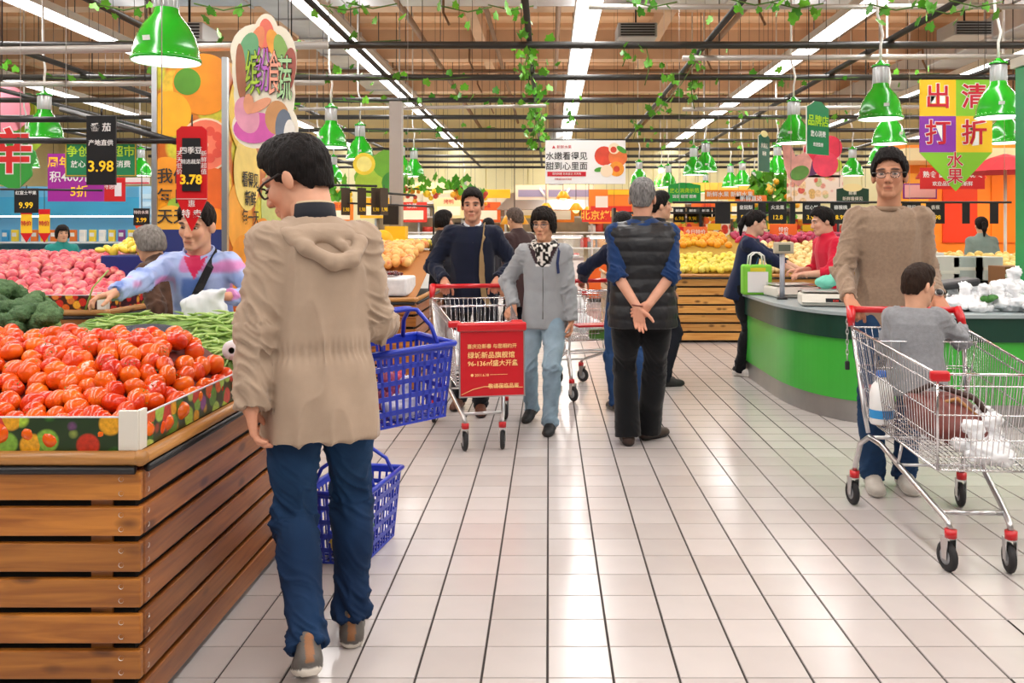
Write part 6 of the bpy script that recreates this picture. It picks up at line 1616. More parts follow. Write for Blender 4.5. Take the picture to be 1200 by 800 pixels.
# smooth the corner
def dens(pp, k=3):
    pp = [Vector(p) for p in pp]
    for _ in range(k):
        q = [pp[0]]
        for a, b in zip(pp, pp[1:]): q += [a.lerp(b, .25), a.lerp(b, .75)]
        pp = q + [pp[-1]]
    return pp
PT = dens(path, 2)
t = thing('service_counter', 'curved green service counter with steel plinth', 'counter', (0, 0, 0))
for nm, o_, i_, z0, z1, m in (('steel_plinth', .03, .5, 0, .16, mat('brushed plinth', (.38, .37, .36), .38, .8, noise=.1, nscale=4)), ('green_front', .012, .5, .16, .605, mat('lime green laminate', hx('3fae3a'), .3, noise=.03, nscale=2)), ('dark_green_band', -.012, .5, .605, .775, mat('dark green laminate', hx('0f3a2c'), .3)), ('worktop', -.03, .6, .775, .80, mat('grey worktop', hx('9aa6a8'), .3, noise=.06, nscale=20))):
    g = MB(); band(g, offs(PT, o_), offs(PT, i_), z0, z1, m); g.build(nm, t)

# scales
def scale_(label, loc, rz):
    t = thing('weighing_scale', label, 'scale', loc, rz)
    g = MB(); g.bbox_bevel((0, 0, .05), (.40, .36, .09), .018, M_OFFW); g.box((0, -.165, .055), (.38, .06, .07), M_OFFW, (R(-25), 0, 0)); g.build('body', t)
    g = MB(); g.bbox_bevel((0, .03, .115), (.36, .26, .014), .005, mat('steel platter', (.6, .6, .6), .3, .8)); g.cyl((0, .03, .09), (0, .03, .11), .05, M_GREY, 12); g.build('platter', t)
    g = MB(); g.box((.06, -.203, .052), (.15, .006, .034), M_BLKPL); d = g.build('display', t); lettering('0.00', .024, mat('red digits', hx('e03020'), .5, emit=.5), d, (.06, -.207, .050))
    for sx in (-.16, .16):
        for sy in (-.14, .14):
            g = MB(); g.cyl((sx, sy, 0), (sx, sy, .012), .014, M_RUBBER, 10); g.build('foot', t)
    return t
scale_('off-white weighing scale at the curved front of the counter', (2.20, 6.95, .80), R(-12)); scale_('off-white weighing scale further back behind the display pole', (2.18, 7.85, .80), R(5))
t = thing('display_pole', 'grey pole with a small customer display on the counter', 'display', (2.02, 7.55, .80))
g = MB(); g.cyl((0, 0, 0), (0, 0, .40), .022, mat('grey pole', (.42, .44, .50), .4, .3), 14); g.build('pole', t); g = MB(); g.cyl((0, 0, 0), (0, 0, .02), .045, M_BLKPL, 14); g.build('base', t)
g = MB(); g.bbox_bevel((.01, -.005, .445), (.17, .06, .10), .012, mat('beige casing', hx('b8ae98'), .5)); q = g.build('display_head', t); g = MB(); g.box((.01, -.037, .445), (.10, .004, .055), mat('display glass', (.12, .13, .10), .2)); g.build('screen', q)
# lime green tote
t = thing('tote_bag', 'lime green tote bag with a white pocket standing on the counter end', 'bag', (1.93, 8.12, .80)); m_tote = mat('lime tote', hx('7cc83a'), .6)
g = MB(); g.bbox_bevel((0, 0, .14), (.27, .13, .28), .02, m_tote); g.build('bag_body', t); g = MB(); g.bbox_bevel((0, -.068, .12), (.19, .008, .19), .003, M_WHITE); g.build('pocket', t)
for sy in (-.05, .05):
    g = MB(); g.tube([(-.07, sy, .27), (-.06, sy, .36), (-.02, sy, .39), (.02, sy, .39), (.06, sy, .36), (.07, sy, .27)], .008, M_WHITE, 6); g.build('handle', t)
g = MB(); g.box((0, -.072, .235), (.14, .004, .035), mat('yellow patch', hx('d8d02c'), .6)); g.build('yellow_patch', t)
# teal bag on the scale
S = SDF(); S.el((0, 0, .05), (.09, .06, .05)).el((.07, .02, .08), (.05, .04, .05)).rc((.1, .02, .1), (.16, .05, .16), .03, .02); V, F = S.mesh(.009); V = folds(V, F, .014, (16, 16, 16), 2)
o = obj('produce_bag', np_mesh('produce_bag', V, F, mat('mint bag', hx('6ac8b0'), .35)), None, (2.26, 7.10, .925)); tag(o, 'mint green plastic bag lying on the front scale', 'plastic bag')
# white bags of vegetables on the counter
m_pbag = mat('white plastic film', (.85, .86, .88), .22, coat=.3); rb = random.Random(8)
BAGM = []
for k in range(4):
    S = SDF()
    for q in range(6): S.el((rb.uniform(-.09, .09), rb.uniform(-.07, .07), rb.uniform(.03, .09)), (rb.uniform(.05, .09), rb.uniform(.05, .08), rb.uniform(.03, .06)), rotm(rb.uniform(-20, 20), rb.uniform(-20, 20), 0), .02)
    S.rc((.02, 0, .12), (.05, .02, .20), .025, .045, .02); V, F = S.mesh(.010); V = folds(V, F, .030, (15, 15, 15), k); V = folds(V, F, .010, (42, 42, 42), k + 3); V[:, 2] = np.maximum(V[:, 2] * .85, .002); BAGM.append(np_mesh('bag', V, F, m_pbag))
for k, (px_, py_, Y_) in enumerate(((1128, 352, 6.45), (1150, 358, 6.38), (1175, 355, 6.40), (1196, 358, 6.38), (1140, 338, 6.75), (1165, 340, 6.70), (1190, 342, 6.72), (1212, 350, 6.5), (1182, 326, 6.9), (1120, 335, 6.8), (1100, 352, 6.5), (1078, 348, 6.6))):
    p = P(px_, py_, Y_); o = obj('produce_bag', BAGM[k % 4], None, (p.x, Y_, .80 + (.10 if k in (8,) else 0)), (0, 0, rb.uniform(0, 6))); tag(o, 'crumpled white plastic bag on the counter behind the boy, %s' % ['second in the front row', 'third in the front row', 'fourth in the front row', 'fifth in the front row', 'second in the back row', 'third in the back row', 'fourth in the back row', 'cut by the right edge', 'topmost of the pile', 'first in the back row', 'first in the front row', 'behind the boy'][k], 'plastic bag', 'bags of vegetables on the counter')
g = MB(); g.bbox_bevel((0, 0, .03), (.34, .24, .06), .02, M_BLKPL, (0, R(-8), 0)); o = g.build('tray', None, (3.12, 6.75, .95)); tag(o, 'black plastic tray lying on the white bags', 'tray')
S = SDF(); S.el((0, 0, 0), (.05, .04, .03)).el((.05, .02, .01), (.04, .03, .02)); V, F = S.mesh(.008); o = obj('leafy_greens', np_mesh('greens', V, F, mat('greens', hx('3c7a2c'), .6, noise=.4, nscale=50)), None, P(1157, 350, 6.33)); tag(o, 'bunch of dark greens inside a white bag on the counter', 'vegetable')

# ------------------------------------------------------------------ the woman's white bag, cart contents
S = SDF(); S.loft((0, 0, 0), rotm(0, 10, 0), [-.19, -.17, -.10, 0, .05], [.10, .13, .125, .07, .03], [.05, .06, .055, .035, .02], k=.03).rc((.02, 0, .02), (.075, -.02, .06), .02, .015, .03).rc((-.05, 0, -.02), (-.10, 0, .0), .03, .02, .04); V, F = S.mesh(.008); V = folds(V, F, .014, (16, 16, 5), 4)
o = obj('carrier_bag', np_mesh('carrier_bag', V, F, mat('thin white bag', (.82, .84, .88), .3, alpha=.86)), None, (-1.60, 4.10, 1.05)); o.scale = (1.1, 1.0, 1.0); tag(o, 'thin white carrier bag held open by the woman in blue', 'plastic bag')
g = MB(); g.tube([(-.10, 0, 0), (0, .01, .02), (.10, .02, 0)], .004, m_bean, 6); o = g.build('green_bean', None, (-2.02, 3.90, 1.12), (R(20), R(-60), 0)); tag(o, 'single green bean held by the woman in blue', 'green bean')
# red-brown bag, bottle and parcels inside the near cart
S = SDF(); S.el((0, 0, .10), (.14, .17, .10), None, .03).el((.02, -.10, .07), (.13, .14, .075), None, .03).rc((-.1, .05, .16), (.1, .05, .16), .04, .04, .03); V, F = S.mesh(.009); V = folds(V, F, .016, (10, 10, 10), 3)
o = obj('handbag', np_mesh('handbag', V, F, mat('red brown leather', hx('6a2e26'), .5, noise=.2, nscale=12)), None, (1.76, 3.92, .455), (0, 0, R(10))); tag(o, 'red-brown leather handbag lying in the near cart', 'handbag')
g = MB(); g.tube([(-.12, .08, .18), (-.05, -.02, .25), (.08, -.12, .2), (.13, -.2, .1)], .014, mat('brown strap', hx('3a2018'), .6), 6); g.tube([(-.12, -.02, .14), (0, -.12, .2), (.12, -.16, .08)], .010, mat('tan zip', hx('a8743c'), .4), 6); g.build('handle', o)
t = thing('milk_bottle', 'white plastic milk bottle with a blue cap in the near cart', 'bottle', (1.575, 4.13, .475))
g = MB(); g.lathe([(0, 0), (.05, 0), (.055, .01), (.055, .14), (.045, .18), (.02, .21), (.02, .225)], M_WHITE, 18); g.build('bottle_body', t); g = MB(); g.lathe([(.023, .222), (.023, .25), (0, .25)], mat('blue cap', hx('1c6ac8'), .4), 14); g.build('cap', t); g = MB(); g.lathe([(.0555, .03), (.0555, .07)], mat('blue label', hx('2c8ac8'), .5), 18); g.build('label_band', t)
for k, (x, y, z) in enumerate(((1.86, 3.72, .44), (1.80, 3.62, .43), (1.92, 3.86, .45))):
    o = obj('produce_bag', BAGM[k], None, (x, y, z), (0, 0, k * 1.9)); o.scale = (.8,) * 3; tag(o, ['white plastic bag at the nose of the near cart, left', 'white plastic bag at the nose of the near cart, front', 'white plastic bag right of the handbag in the near cart'][k], 'plastic bag')
# goods in the baskets and the middle cart
for k, (bx, by, bz_, c_) in enumerate(((-.60, 3.32, .70, 'c8485c'), (-.54, 3.24, .70, 'e0dce4'), (-.58, 3.26, .70, '9a3c5c'))):
    o = obj('goods_packet', BAGM[k], None, (bx, by, bz_), (0, 0, k)); o.scale = (.5, .5, .7); o.data = o.data.copy(); o.data.materials[0] = mat('packet ' + c_, hx(c_), .4); tag(o, ['rose red packet in the hanging blue basket', 'pale packet in the hanging blue basket', 'plum packet in the hanging blue basket'][k], 'packet')
for k, (bx, by, c_) in enumerate(((-.845, 3.78, 'c8d0e0'), (-.835, 3.90, '7aa848'), (-.86, 3.67, 'd8c058'))):
    o = obj('goods_packet', BAGM[k], None, (bx, by, .02), (0, 0, k * 2)); o.scale = (.48, .48, .9 if k else 1.35); o.data = o.data.copy(); o.data.materials[0] = mat('packet ' + c_, hx(c_), .35); tag(o, ['white packet in the blue basket on the floor', 'green packet in the blue basket on the floor', 'yellow packet in the blue basket on the floor'][k], 'packet')
for k, (x, y, z) in enumerate(((-.52, 6.02, .47), (-.45, 5.8, .45), (-.58, 5.85, .46))):
    o = obj('produce_bag', BAGM[(k + 1) % 4], None, (x, y, z), (0, 0, k * 1.3)); o.scale = (1.0, 1.0, 1.25); tag(o, ['white bag at the back of the cart with the notice board', 'white bag right behind the notice board', 'white bag at the left side of the cart with the notice board'][k], 'plastic bag')
o = obj('produce_bag', BAGM[2], None, (.30, 7.72, .47), (0, 0, 2)); o.scale = (1.1, 1.3, 1.6); tag(o, 'white bag in the cart behind the man in the vest', 'plastic bag')
g = MB(); g.bbox_bevel((0, 0, .05), (.22, .12, .08), .02, mat('green carton', hx('5c9a3c'), .5)); o = g.build('vegetable_pack', None, (.45, 7.40, .47)); tag(o, 'green vegetable pack in the cart behind the man in the vest', 'packet')

# ------------------------------------------------------------------ green column and booth at far right
t = thing('green_column', 'bright green column with white notice at the right edge', 'column', (4.21, 7.1, 0))
g = MB(); g.bb((-.27, -.27, 0), (.27, .27, 2.76), mat('green column paint', hx('12a05c'), .35)); g.build('shaft', t); g = MB(); g.bbox_bevel((-.16, -.275, 1.37), (.20, .01, .24), .003, M_WHITE); q = g.build('notice', t); lettering('温馨\n提示', .06, mat('teal print', hx('0d6a5a'), .5), q, (-.16, -.282, 1.37))
g = MB(); g.bb((-.30, -.30, 2.76), (.30, .30, 2.84), M_OFFW); g.build('cap', t)
m_orw = mat('orange booth panel', hx('f08a24'), .45, noise=.08, nscale=3); m_warm = mat('warm lamp panel', hx('ffd890'), .5, emit=2.2)
t = thing('orange_booth', 'orange lit food booth at the far right behind the banner', 'booth', (7.6, 15.2, 0))
g = MB(); g.bb((-1.7, 0, 0), (3.5, .2, 2.9), m_orw); g.build('back_panel', t)
g = MB(); g.bb((-1.8, -1.0, 2.55), (3.6, .2, 2.75), mat('cream fascia', hx('f2dca8'), .5)); g.build('fascia', t)
for k in range(6):
    g = MB(); g.bb((-1.6 + k * .85, -.03, 1.2), (-1.0 + k * .85, .0, 2.4), mat(['amber panel', 'red panel', 'orange bright panel'][k % 3], hx(['f6b23c', 'd83c1c', 'f0801c'][k % 3]), .4)); g.build('poster', t)
    g = MB(); g.lathe([(.05, 0), (.16, -.16), (.15, -.18), (0, -.17)], mat('red lamp shade', hx('d02c1c'), .3), 14, (-1.3 + k * .85, -.6, 2.45)); s_ = g.build('lamp_shade', t); g = MB(); g.ball((-1.3 + k * .85, -.6, 2.28), .06, m_warm, 8, 6); g.build('bulb', s_)
g = MB(); g.bb((-1.8, -1.2, 0), (3.6, -.7, 1.02), mat('booth counter', hx('e8dccb'), .4)); g.build('booth_counter', t)
t = board('red_sign', 'red sign with white lettering behind the banner tip', P(1116, 209, 12.5), 76 * 12.5 / FPX, 25 * 12.5 / FPX, mat('poster red', hx('d01c1c'), .5)); lettering('熟食 面点 现做现卖', .10, M_TXTW, t, (0, -.009, .05), bold=.02); lettering('欢迎品尝 每日新鲜', .07, M_TXTW, t, (0, -.009, -.08), bold=.02)
t = board('pink_sign', 'pale pink sign with a purple frame behind the head of the man in taupe', P(1078, 224, 13.0), 40 * 13 / FPX, 18 * 13 / FPX, mat('purple frame', hx('8a2c8a'), .5)); g = MB(); g.box((0, -.009, 0), (.46, .006, .19), mat('pale pink', hx('f0b8b0'), .5)); g.build('pink_face', t)
# red parasol beside the column
t = thing('parasol', 'red parasol top left of the green column', 'parasol', P(1178, 202, 11.5)); g = MB(); g.lathe([(.62, 0), (.40, .10), (.2, .19), (.0, .25)], mat('red canvas', hx('d0202c'), .7), 8, smooth=False); g.build('canopy', t); g = MB(); g.cyl((0, 0, .25), (0, 0, -2.1 + .0), .02, M_OFFW, 8); g.build('pole', t)
# cartons behind the counter at right
for k, (px_, py_, Y_, w_, h_, c_) in enumerate(((1080, 315, 8.4, .30, .32, 'b8b4ac'), (1100, 318, 8.3, .26, .30, 'd0ccc4'), (1126, 314, 8.3, .28, .22, 'a8b0ac'), (1150, 314, 8.3, .26, .22, 'c8ccc8'), (1190, 322, 7.75, .34, .16, '8a5c34'))):
    p = P(px_, py_, Y_); t = thing('carton', ['grey carton left of the banana pears', 'pale carton beside the elbow of the man in taupe', 'grey-green carton below the straw pears', 'light carton below the straw pears', 'brown carton right of the white bags'][k], 'carton', (p.x, Y_, 0))
    g = MB(); g.bbox_bevel((0, 0, p.z), (w_, .3, h_), .006, mat('carton ' + c_, hx(c_), .7)); g.build('box', t); g = MB(); g.bb((-w_ / 2, -.14, 0), (w_ / 2, .14, p.z - h_ / 2), m_dark); g.build('stand', t); g = MB(); g.box((0, -.152, p.z), (w_, .002, .03), M_OFFW); g.build('tape', t)

# ------------------------------------------------------------------ posters over the fruit on the right
Y = 12.9; k_ = Y / FPX
t = board('apple_poster', 'poster of red apples over the fruit, left of the shop board', P(963, 186, Y), 44 * k_, 44 * k_, mat('poster cream', hx('f0d8c8'), .5))
for x, z, r, c_ in ((-.1, .12, .17, 'c8203c'), (.12, .16, .18, 'd8304c'), (.05, -.08, .19, 'e0405c'), (-.16, -.12, .13, '5c2c5c'), (.2, -.1, .1, 'b8c83c')): print_disc(t, x, z, r, mat('poster ' + c_, hx(c_), .5, noise=.2, nscale=6), -.008 - r * .01)
t = board('radish_sign', 'cut-out radish sign with green leaves over the fruit', P(934, 192, 11.5), .4, .55, mat('radish pink', hx('d89890'), .5, noise=.25, nscale=8), poly=[(-.2, .28), (-.1, .3), (-.02, .1), (.12, .16), (.2, .05), (.16, -.15), (.02, -.3), (-.12, -.18), (-.17, .0)])
print_disc(t, .03, -.12, .13, mat('radish leaf', hx('5c8a3c'), .5, noise=.2, nscale=12), -.009, .4, .7)
PK = print_mat('packet print', ['e8a090', 'd86050', 'f0d0a0', 'c8c890', 'e0b870', 'd04848'], 9, 'f0e0d0', .42)
t = board('packet_poster', 'poster of fruit juices under the apple poster', P(955, 221, Y), 66 * k_, 32 * k_, PK, cord=False)
g = MB(); g.cyl((-.35, .02, -.2), (-.35, .02, -P(955, 221, Y).z), .02, M_BLACK, 6); g.cyl((.35, .02, -.2), (.35, .02, -P(955, 221, Y).z), .02, M_BLACK, 6); g.build('stand', t)
for k, (px_, py_, w_, h_, c_, tx) in enumerate(((855, 228, 62, 12, 'f08a1c', '新鲜水果 新鲜水果'), (880, 233, 40, 9, 'f07a2c', '新鲜直达'), (918, 272, 30, 18, 'e8641c', '特价\n水果'), (815, 272, 26, 12, 'e8743c', '今日特价'))):
    t = board('shelf_strip', 'orange strip sign %s' % ['far back above the staff woman', 'below the long orange strip', 'with white lines above the scales', 'above the oranges'][k], P(px_, py_, 14 if k < 2 else 12.2), w_ * 13 / FPX, h_ * 13 / FPX, mat('strip ' + c_, hx(c_), .5)); lettering(tx, .09 if k < 2 else .07, M_TXTW, t, (0, -.009, 0), bold=.02)
# dark planter tree between them
t = thing('potted_tree', 'dark green leafy tree with fruit behind the price cards', 'tree', (3.75, 14.6, 0)); g = MB(); g.cyl((0, 0, 0), (0, 0, 1.7), .04, mat('bark', hx('4a3420'), .8), 8); g.build('trunk', t)
S = SDF(); rb = random.Random(4)
for k in range(150):
    a_ = rb.uniform(0, 2 * PI); r_ = .42 * math.sqrt(rb.random()); l = obj('leaf', lf_me, t, (r_ * math.cos(a_), r_ * math.sin(a_) * .8, rb.uniform(1.5, 2.3)), (R(rb.uniform(30, 150)), 0, rb.uniform(0, 6))); l.scale = (.17,) * 3
for k in range(8): g = MB(); g.ball((rb.uniform(-.35, .35), -.25, rb.uniform(1.6, 2.25)), .05, m_or, 8, 6); g.build('fruit', t)

# ------------------------------------------------------------------ middle left: post, lime poster, garlands
t = thing('wrapped_post', 'grey post wrapped with yellow at its foot, behind the peaches', 'post', (-1.78, 10.2, 0)); g = MB(); g.bb((-.07, -.07, 0), (.07, .07, 2.9), mat('grey post', hx('a8a29c'), .5)); g.build('shaft', t)
g = MB(); g.bb((-.12, -.10, 1.08), (.12, .10, 1.45), M_YEL); g.build('yellow_wrap', t)
Y = 12.5; t = board('lime_poster', 'cut-out poster of limes and lemon slices behind the green lamps', P(445, 202, Y), .72, .62, mat('lime backing', hx('7ab82c'), .5, noise=.2, nscale=5), poly=[((.34 + .05 * math.sin(4 * a)) * math.cos(a), (.29 + .05 * math.cos(5 * a)) * math.sin(a)) for a in np.linspace(0, 2 * PI, 33)[:-1]])
for x, z, r, c_ in ((-.15, -.15, .2, 'a8c83c'), (.1, .12, .2, '6aa82c'), (-.22, .12, .16, 'f2d43c'), (.2, -.15, .17, '3c8a2c'), (-.22, .12, .11, 'f6e888')): print_disc(t, x, z, r, mat('poster ' + c_, hx(c_), .5, noise=.15, nscale=6), -.008 - (.25 - r) * .01)
for k, (px_, py_, Y_, w_) in enumerate(((385, 232, 13.5, .7), (510, 226, 16, 1.3), (552, 230, 17, .6))):
    p = P(px_, py_, Y_); t = thing('fruit_garland', 'hanging garland of yellow fruit and leaves, %s' % ['right of the head of the man in beige', 'left of the man in navy', 'above the head of the man in navy'][k], 'garland', p); rb = random.Random(k)
    g = MB(); g.tube([(-w_ / 2, 0, .1), (0, 0, .05), (w_ / 2, 0, .1)], .02, m_stem, 5); g.cyl((0, 0, .05), (0, 0, 6.0 - p.z), .004, M_BLACK, 4); g.build('stem', t)
    for q in range(int(w_ * 26)):
        g = MB(); g.ball((rb.uniform(-w_ / 2, w_ / 2), rb.uniform(-.1, .1), rb.uniform(-.16, .12)), rb.uniform(.04, .07), [m_or, M_YEL, mat('garland red', hx('c8402c'), .5)][q % 3], 7, 5); g.build('fruit', t)
    for q in range(int(w_ * 22)):
        l = obj('leaf', lf_me, t, (rb.uniform(-w_ / 2, w_ / 2), -.1, rb.uniform(-.05, .25)), (R(rb.uniform(50, 130)), 0, rb.uniform(0, 6))); l.scale = (.16,) * 3
# yellow round seat-like melon behind the beige jacket
t = thing('fruit_scale', 'yellow round hanging scale with a navy box behind the beige jacket', 'scale', P(447, 282, 9.4)); g = MB(); g.ball((0, 0, 0), (.13, .08, .12), M_YEL, 14, 10); g.build('dial_case', t); g = MB(); g.bbox_bevel((-.03, -.06, .0), (.11, .06, .07), .01, mat('navy box', hx('1c2c8a'), .4)); g.build('navy_box', t); g = MB(); g.cyl((0, 0, -.1), (0, 0, -P(447, 282, 9.4).z + .85), .012, M_STEEL, 6); g.build('rod', t)

# ------------------------------------------------------------------ delicatessen across the back
m_white = mat('white enamel', (.82, .82, .80), .35); m_glass = mat('case glass', (.85, .9, .92), .05, alpha=.18); m_inox = mat('inox', (.6, .6, .6), .3, .9)
def case_(label, x0, x1, y, front, h=1.32, tint=None):
    t = thing('display_case', label, 'display case', ((x0 + x1) / 2, y, 0)); w_ = x1 - x0
    g = MB(); g.bb((-w_ / 2, 0, .08), (w_ / 2, .8, .78), front); g.build('front', t); g = MB(); g.bb((-w_ / 2 + .03, .04, 0), (w_ / 2 - .03, .76, .08), m_dark); g.build('plinth', t)
    g = MB(); g.bb((-w_ / 2, .0, .78), (w_ / 2, .8, .84), m_inox); g.build('deck', t); g = MB(); g.bb((-w_ / 2, .35, h - .04), (w_ / 2, .8, h), m_white); g.build('top_shelf', t)
    g = MB(); g.add([(-w_ / 2, .02, .84), (w_ / 2, .02, .84), (w_ / 2, .35, h), (-w_ / 2, .35, h)], [(0, 1, 2, 3)], m_glass); g.build('glass', t)
    g = MB(); g.bb((-w_ / 2 + .05, .36, h - .07), (w_ / 2 - .05, .42, h - .04), mat('case lamp', (1, 1, 1), .5, emit=4., ecol=(1, .93, .8))); g.build('case_lamp', t)
    rb = random.Random(int(x0 * 10 + 99)); n = int(w_ / .24)
    for k in range(n):
        c_ = rb.choice(['c8742c', 'e0c8a0', 'a84a24', 'd8d4cc', '8a5a34', 'e8a848', 'c0503c']); g = MB(); x = -w_ / 2 + .14 + k * .24
        g.bbox_bevel((x, .35, .865), (.2, .34, .05), .01, m_inox); q = g.build('food_tray', t); g = MB()
        for j in range(5): g.ball((x + rb.uniform(-.06, .06), .35 + rb.uniform(-.12, .12), .90), (.05, .05, .035), mat('food ' + c_, hx(c_), .5, noise=.25, nscale=14), 7, 5)
        g.build('food', q)
    return t
case_('white glass display case left of the scarfed woman', -2.3, -.35, 19.0, m_white); case_('white glass display case behind the scarfed woman', -.3, .75, 18.6, m_white); case_('orange fronted display case left of the man in the vest', .78, 2.0, 17.2, mat('orange front', hx('e8641c'), .4)); case_('white glass display case left of the delicatessen', -5.6, -2.4, 20.2, m_white); case_('white glass display case right of the vest man', 2.1, 4.6, 19.4, m_white)
# back counters and hood
t = thing('extractor_hood', 'stainless extractor hood over the delicatessen', 'hood', (.2, 24.0, 0)); g = MB(); g.add([(-1.6, -.5, 2.0), (1.6, -.5, 2.0), (1.6, .5, 2.0), (-1.6, .5, 2.0), (-1.2, -.2, 2.45), (1.2, -.2, 2.45), (1.2, .5, 2.45), (-1.2, .5, 2.45)], [(0, 3, 2, 1), (4, 5, 6, 7), (0, 1, 5, 4), (1, 2, 6, 5), (2, 3, 7, 6), (3, 0, 4, 7)], m_inox); g.build('canopy', t); g = MB(); g.cyl((0, .2, 2.45), (0, .2, 6.0), .2, m_inox, 14); g.build('flue', t)
t = thing('back_shelving', 'white shelving with steel pots behind the delicatessen', 'shelving', (0, 25.2, 0)); rb = random.Random(6)
for z in (.9, 1.35, 1.8, 2.2):
    g = MB(); g.bb((-5, 0, z), (5, .5, z + .04), m_white); g.build('shelf', t)
for x in np.linspace(-5, 5, 9):
    g = MB(); g.bb((x - .03, .02, 0), (x + .03, .5, 2.3), m_inox); g.build('upright', t)
for k in range(44):
    z = rb.choice((.94, 1.39, 1.84)); x = rb.uniform(-4.7, 4.7); r_ = rb.uniform(.09, .16); g = MB(); g.cyl((x, .2, z), (x, .2, z + rb.uniform(.14, .3)), r_, rb.choice([m_inox, m_white, mat('amber tub', hx('e8a030'), .4), mat('red tub', hx('c83c2c'), .4), mat('dark pot', (.06, .05, .05), .4)]), 12); g.build('pot', t)
g = MB(); g.bb((-5, .52, 0), (5, .58, 2.5), mat('warm tile', hx('d8c8a8'), .4, noise=.1, nscale=6)); g.build('back_panel', t)
Y = 21.; k_ = Y / FPX
def fasc(label, px0, px1, py0, py1, m, Y=21., name='shop_fascia'):
    k_ = Y / FPX; return board(name, label, P((px0 + px1) / 2, (py0 + py1) / 2, Y), (px1 - px0) * k_, (py1 - py0) * k_, m, th=.08, up=.6)
fasc('yellow shop fascia above the man in navy', 536, 598, 222, 232, mat('fascia yellow', hx('f4b820'), .5)); t = fasc('lilac and white shop fascia below the white peach banner', 604, 696, 217, 234, mat('fascia cream', hx('f4dcc4'), .5))
g = MB(); g.box((-.55, -.045, -.02), (.65, .01, .17), mat('lilac', hx('9a90b0'), .5)); g.box((.55, -.045, -.02), (.65, .01, .17), MATS['lilac']); g.box((0, -.045, -.02), (.3, .01, .17), MATS['lilac']); g.build('lilac_panels', t)
for sx in (-1, 1):
    g = MB(); g.tube([(sx * .22, -.06, -.12), (sx * .36, -.06, .10)], .03, M_WHITE, 6); g.build('white_beam', t)
fasc('pale fascia left of the yellow one', 440, 534, 214, 226, mat('fascia pale', hx('f0e8b0'), .5), 22.)
fasc('long yellow fascia right of the vest man', 800, 985, 214, 224, mat('fascia gold', hx('f2c850'), .5), 22.)
t = fasc('orange shop sign reading Beijing roast duck', 690, 742, 222, 262, mat('fascia orange', hx('f08020'), .5), 18.5); g = MB(); g.box((.0, -.045, -.10), (.86, .012, .22), mat('fascia red', hx('d82818'), .5)); g.build('red_band', t); g = MB(); g.box((-.2, -.05, .10), (.26, .012, .24), mat('fascia white', hx('f0e0d0'), .5)); g.build('white_panel', t); g = MB(); g.box((.18, -.05, .30), (.5, .012, .1), M_YEL); g.build('yellow_panel', t)
t = fasc('red and orange sign board reading 北京烤鸭', 682, 724, 246, 260, MATS['fascia red'], 17.8); lettering('北京烤鸭', .20, mat('orange letters', hx('f6b040'), .5, emit=.3), t, (0, -.044, 0), bold=.03)
# hanging yellow lamps of the delicatessen
for k, (px_, py_) in enumerate(((603, 262), (640, 246), (675, 246), (690, 250), (660, 232))):
    Y_ = 15.5 if k == 0 else 20.; p = P(px_, py_, Y_); t = thing('warming_lamp', 'yellow warming lamp %s' % ['glowing beside the brown coat', 'over the steel hood, left', 'over the steel hood, right', 'beside the roast duck sign', 'below the lilac fascia'][k], 'lamp', p); s_ = 1.5 if k == 0 else 1.
    g = MB(); g.lathe([(.05 * s_, .16 * s_), (.08 * s_, .14 * s_), (.17 * s_, 0), (.16 * s_, -.01)], mat('yellow shade', hx('f0a818'), .3), 16); g.build('shade', t); g = MB(); g.ball((0, 0, .01), .085 * s_, m_warm, 10, 7); g.build('bulb', t); g = MB(); g.cyl((0, 0, .15 * s_), (0, 0, 6.0 - p.z), .008, M_BLACK, 5); g.build('cord', t)

# ------------------------------------------------------------------ far left: freezers and shelves
m_blu = mat('freezer blue', hx('7ac0e0'), .35); m_frw = mat('freezer white', hx('dfe8ea'), .35)
t = thing('freezer_island', 'long white and teal freezer island at the far left', 'freezer', (-8.0, 13.2, 0)); g = MB(); g.bb((-2.6, -.5, .06), (1.85, .5, .72), m_frw); g.build('body', t); g = MB(); g.bb((-2.62, -.53, .60), (1.87, .53, .70), mat('teal trim', hx('5aa8a8'), .4)); g.build('bumper', t)
g = MB(); g.bb((-2.6, -.02, .72), (1.85, .02, 1.02), m_glass); g.build('glass_back', t); g = MB(); g.cyl((-2.6, -.5, 1.04), (1.85, -.5, 1.04), .02, m_frw, 8); g.build('rail', t); g = MB(); g.bb((-2.6, -.5, .72), (1.85, -.48, 1.03), m_glass); g.build('glass_front', t); g = MB(); g.bb((-2.5, -.4, 0), (1.7, .4, .06), m_dark); g.build('plinth', t)
rb = random.Random(12); pcols = ['e8e4dc', '3c9ad0', 'd83c4c', '6ac0b0', 'f0d040', 'f4f0e8', '8a3c8a', 'e87830', '4cb060']
g = MB(); g.bbox_bevel((0, 0, 0), (.1, .06, .24), .008, None); 
def pack(c_):
    g = MB(); g.bbox_bevel((0, 0, 0), (.13, .07, .24), .008, mat('pack ' + c_, hx(c_), .4)); g.box((0, -.037, .02), (.09, .004, .08), mat('pack label', (.8, .8, .78), .5)); return g.mesh('pack')
PKM = [pack(c_) for c_ in pcols]
for k in range(26): o = obj('frozen_packet', PKM[rb.randrange(9)], None, (-10.0 + k * .155, 12.95, .86 + rb.uniform(-.02, .02)), (R(-15), 0, rb.uniform(-.2, .2))); tag(o, 'coloured packet standing in the freezer island', 'packet', 'packets in the freezer island')
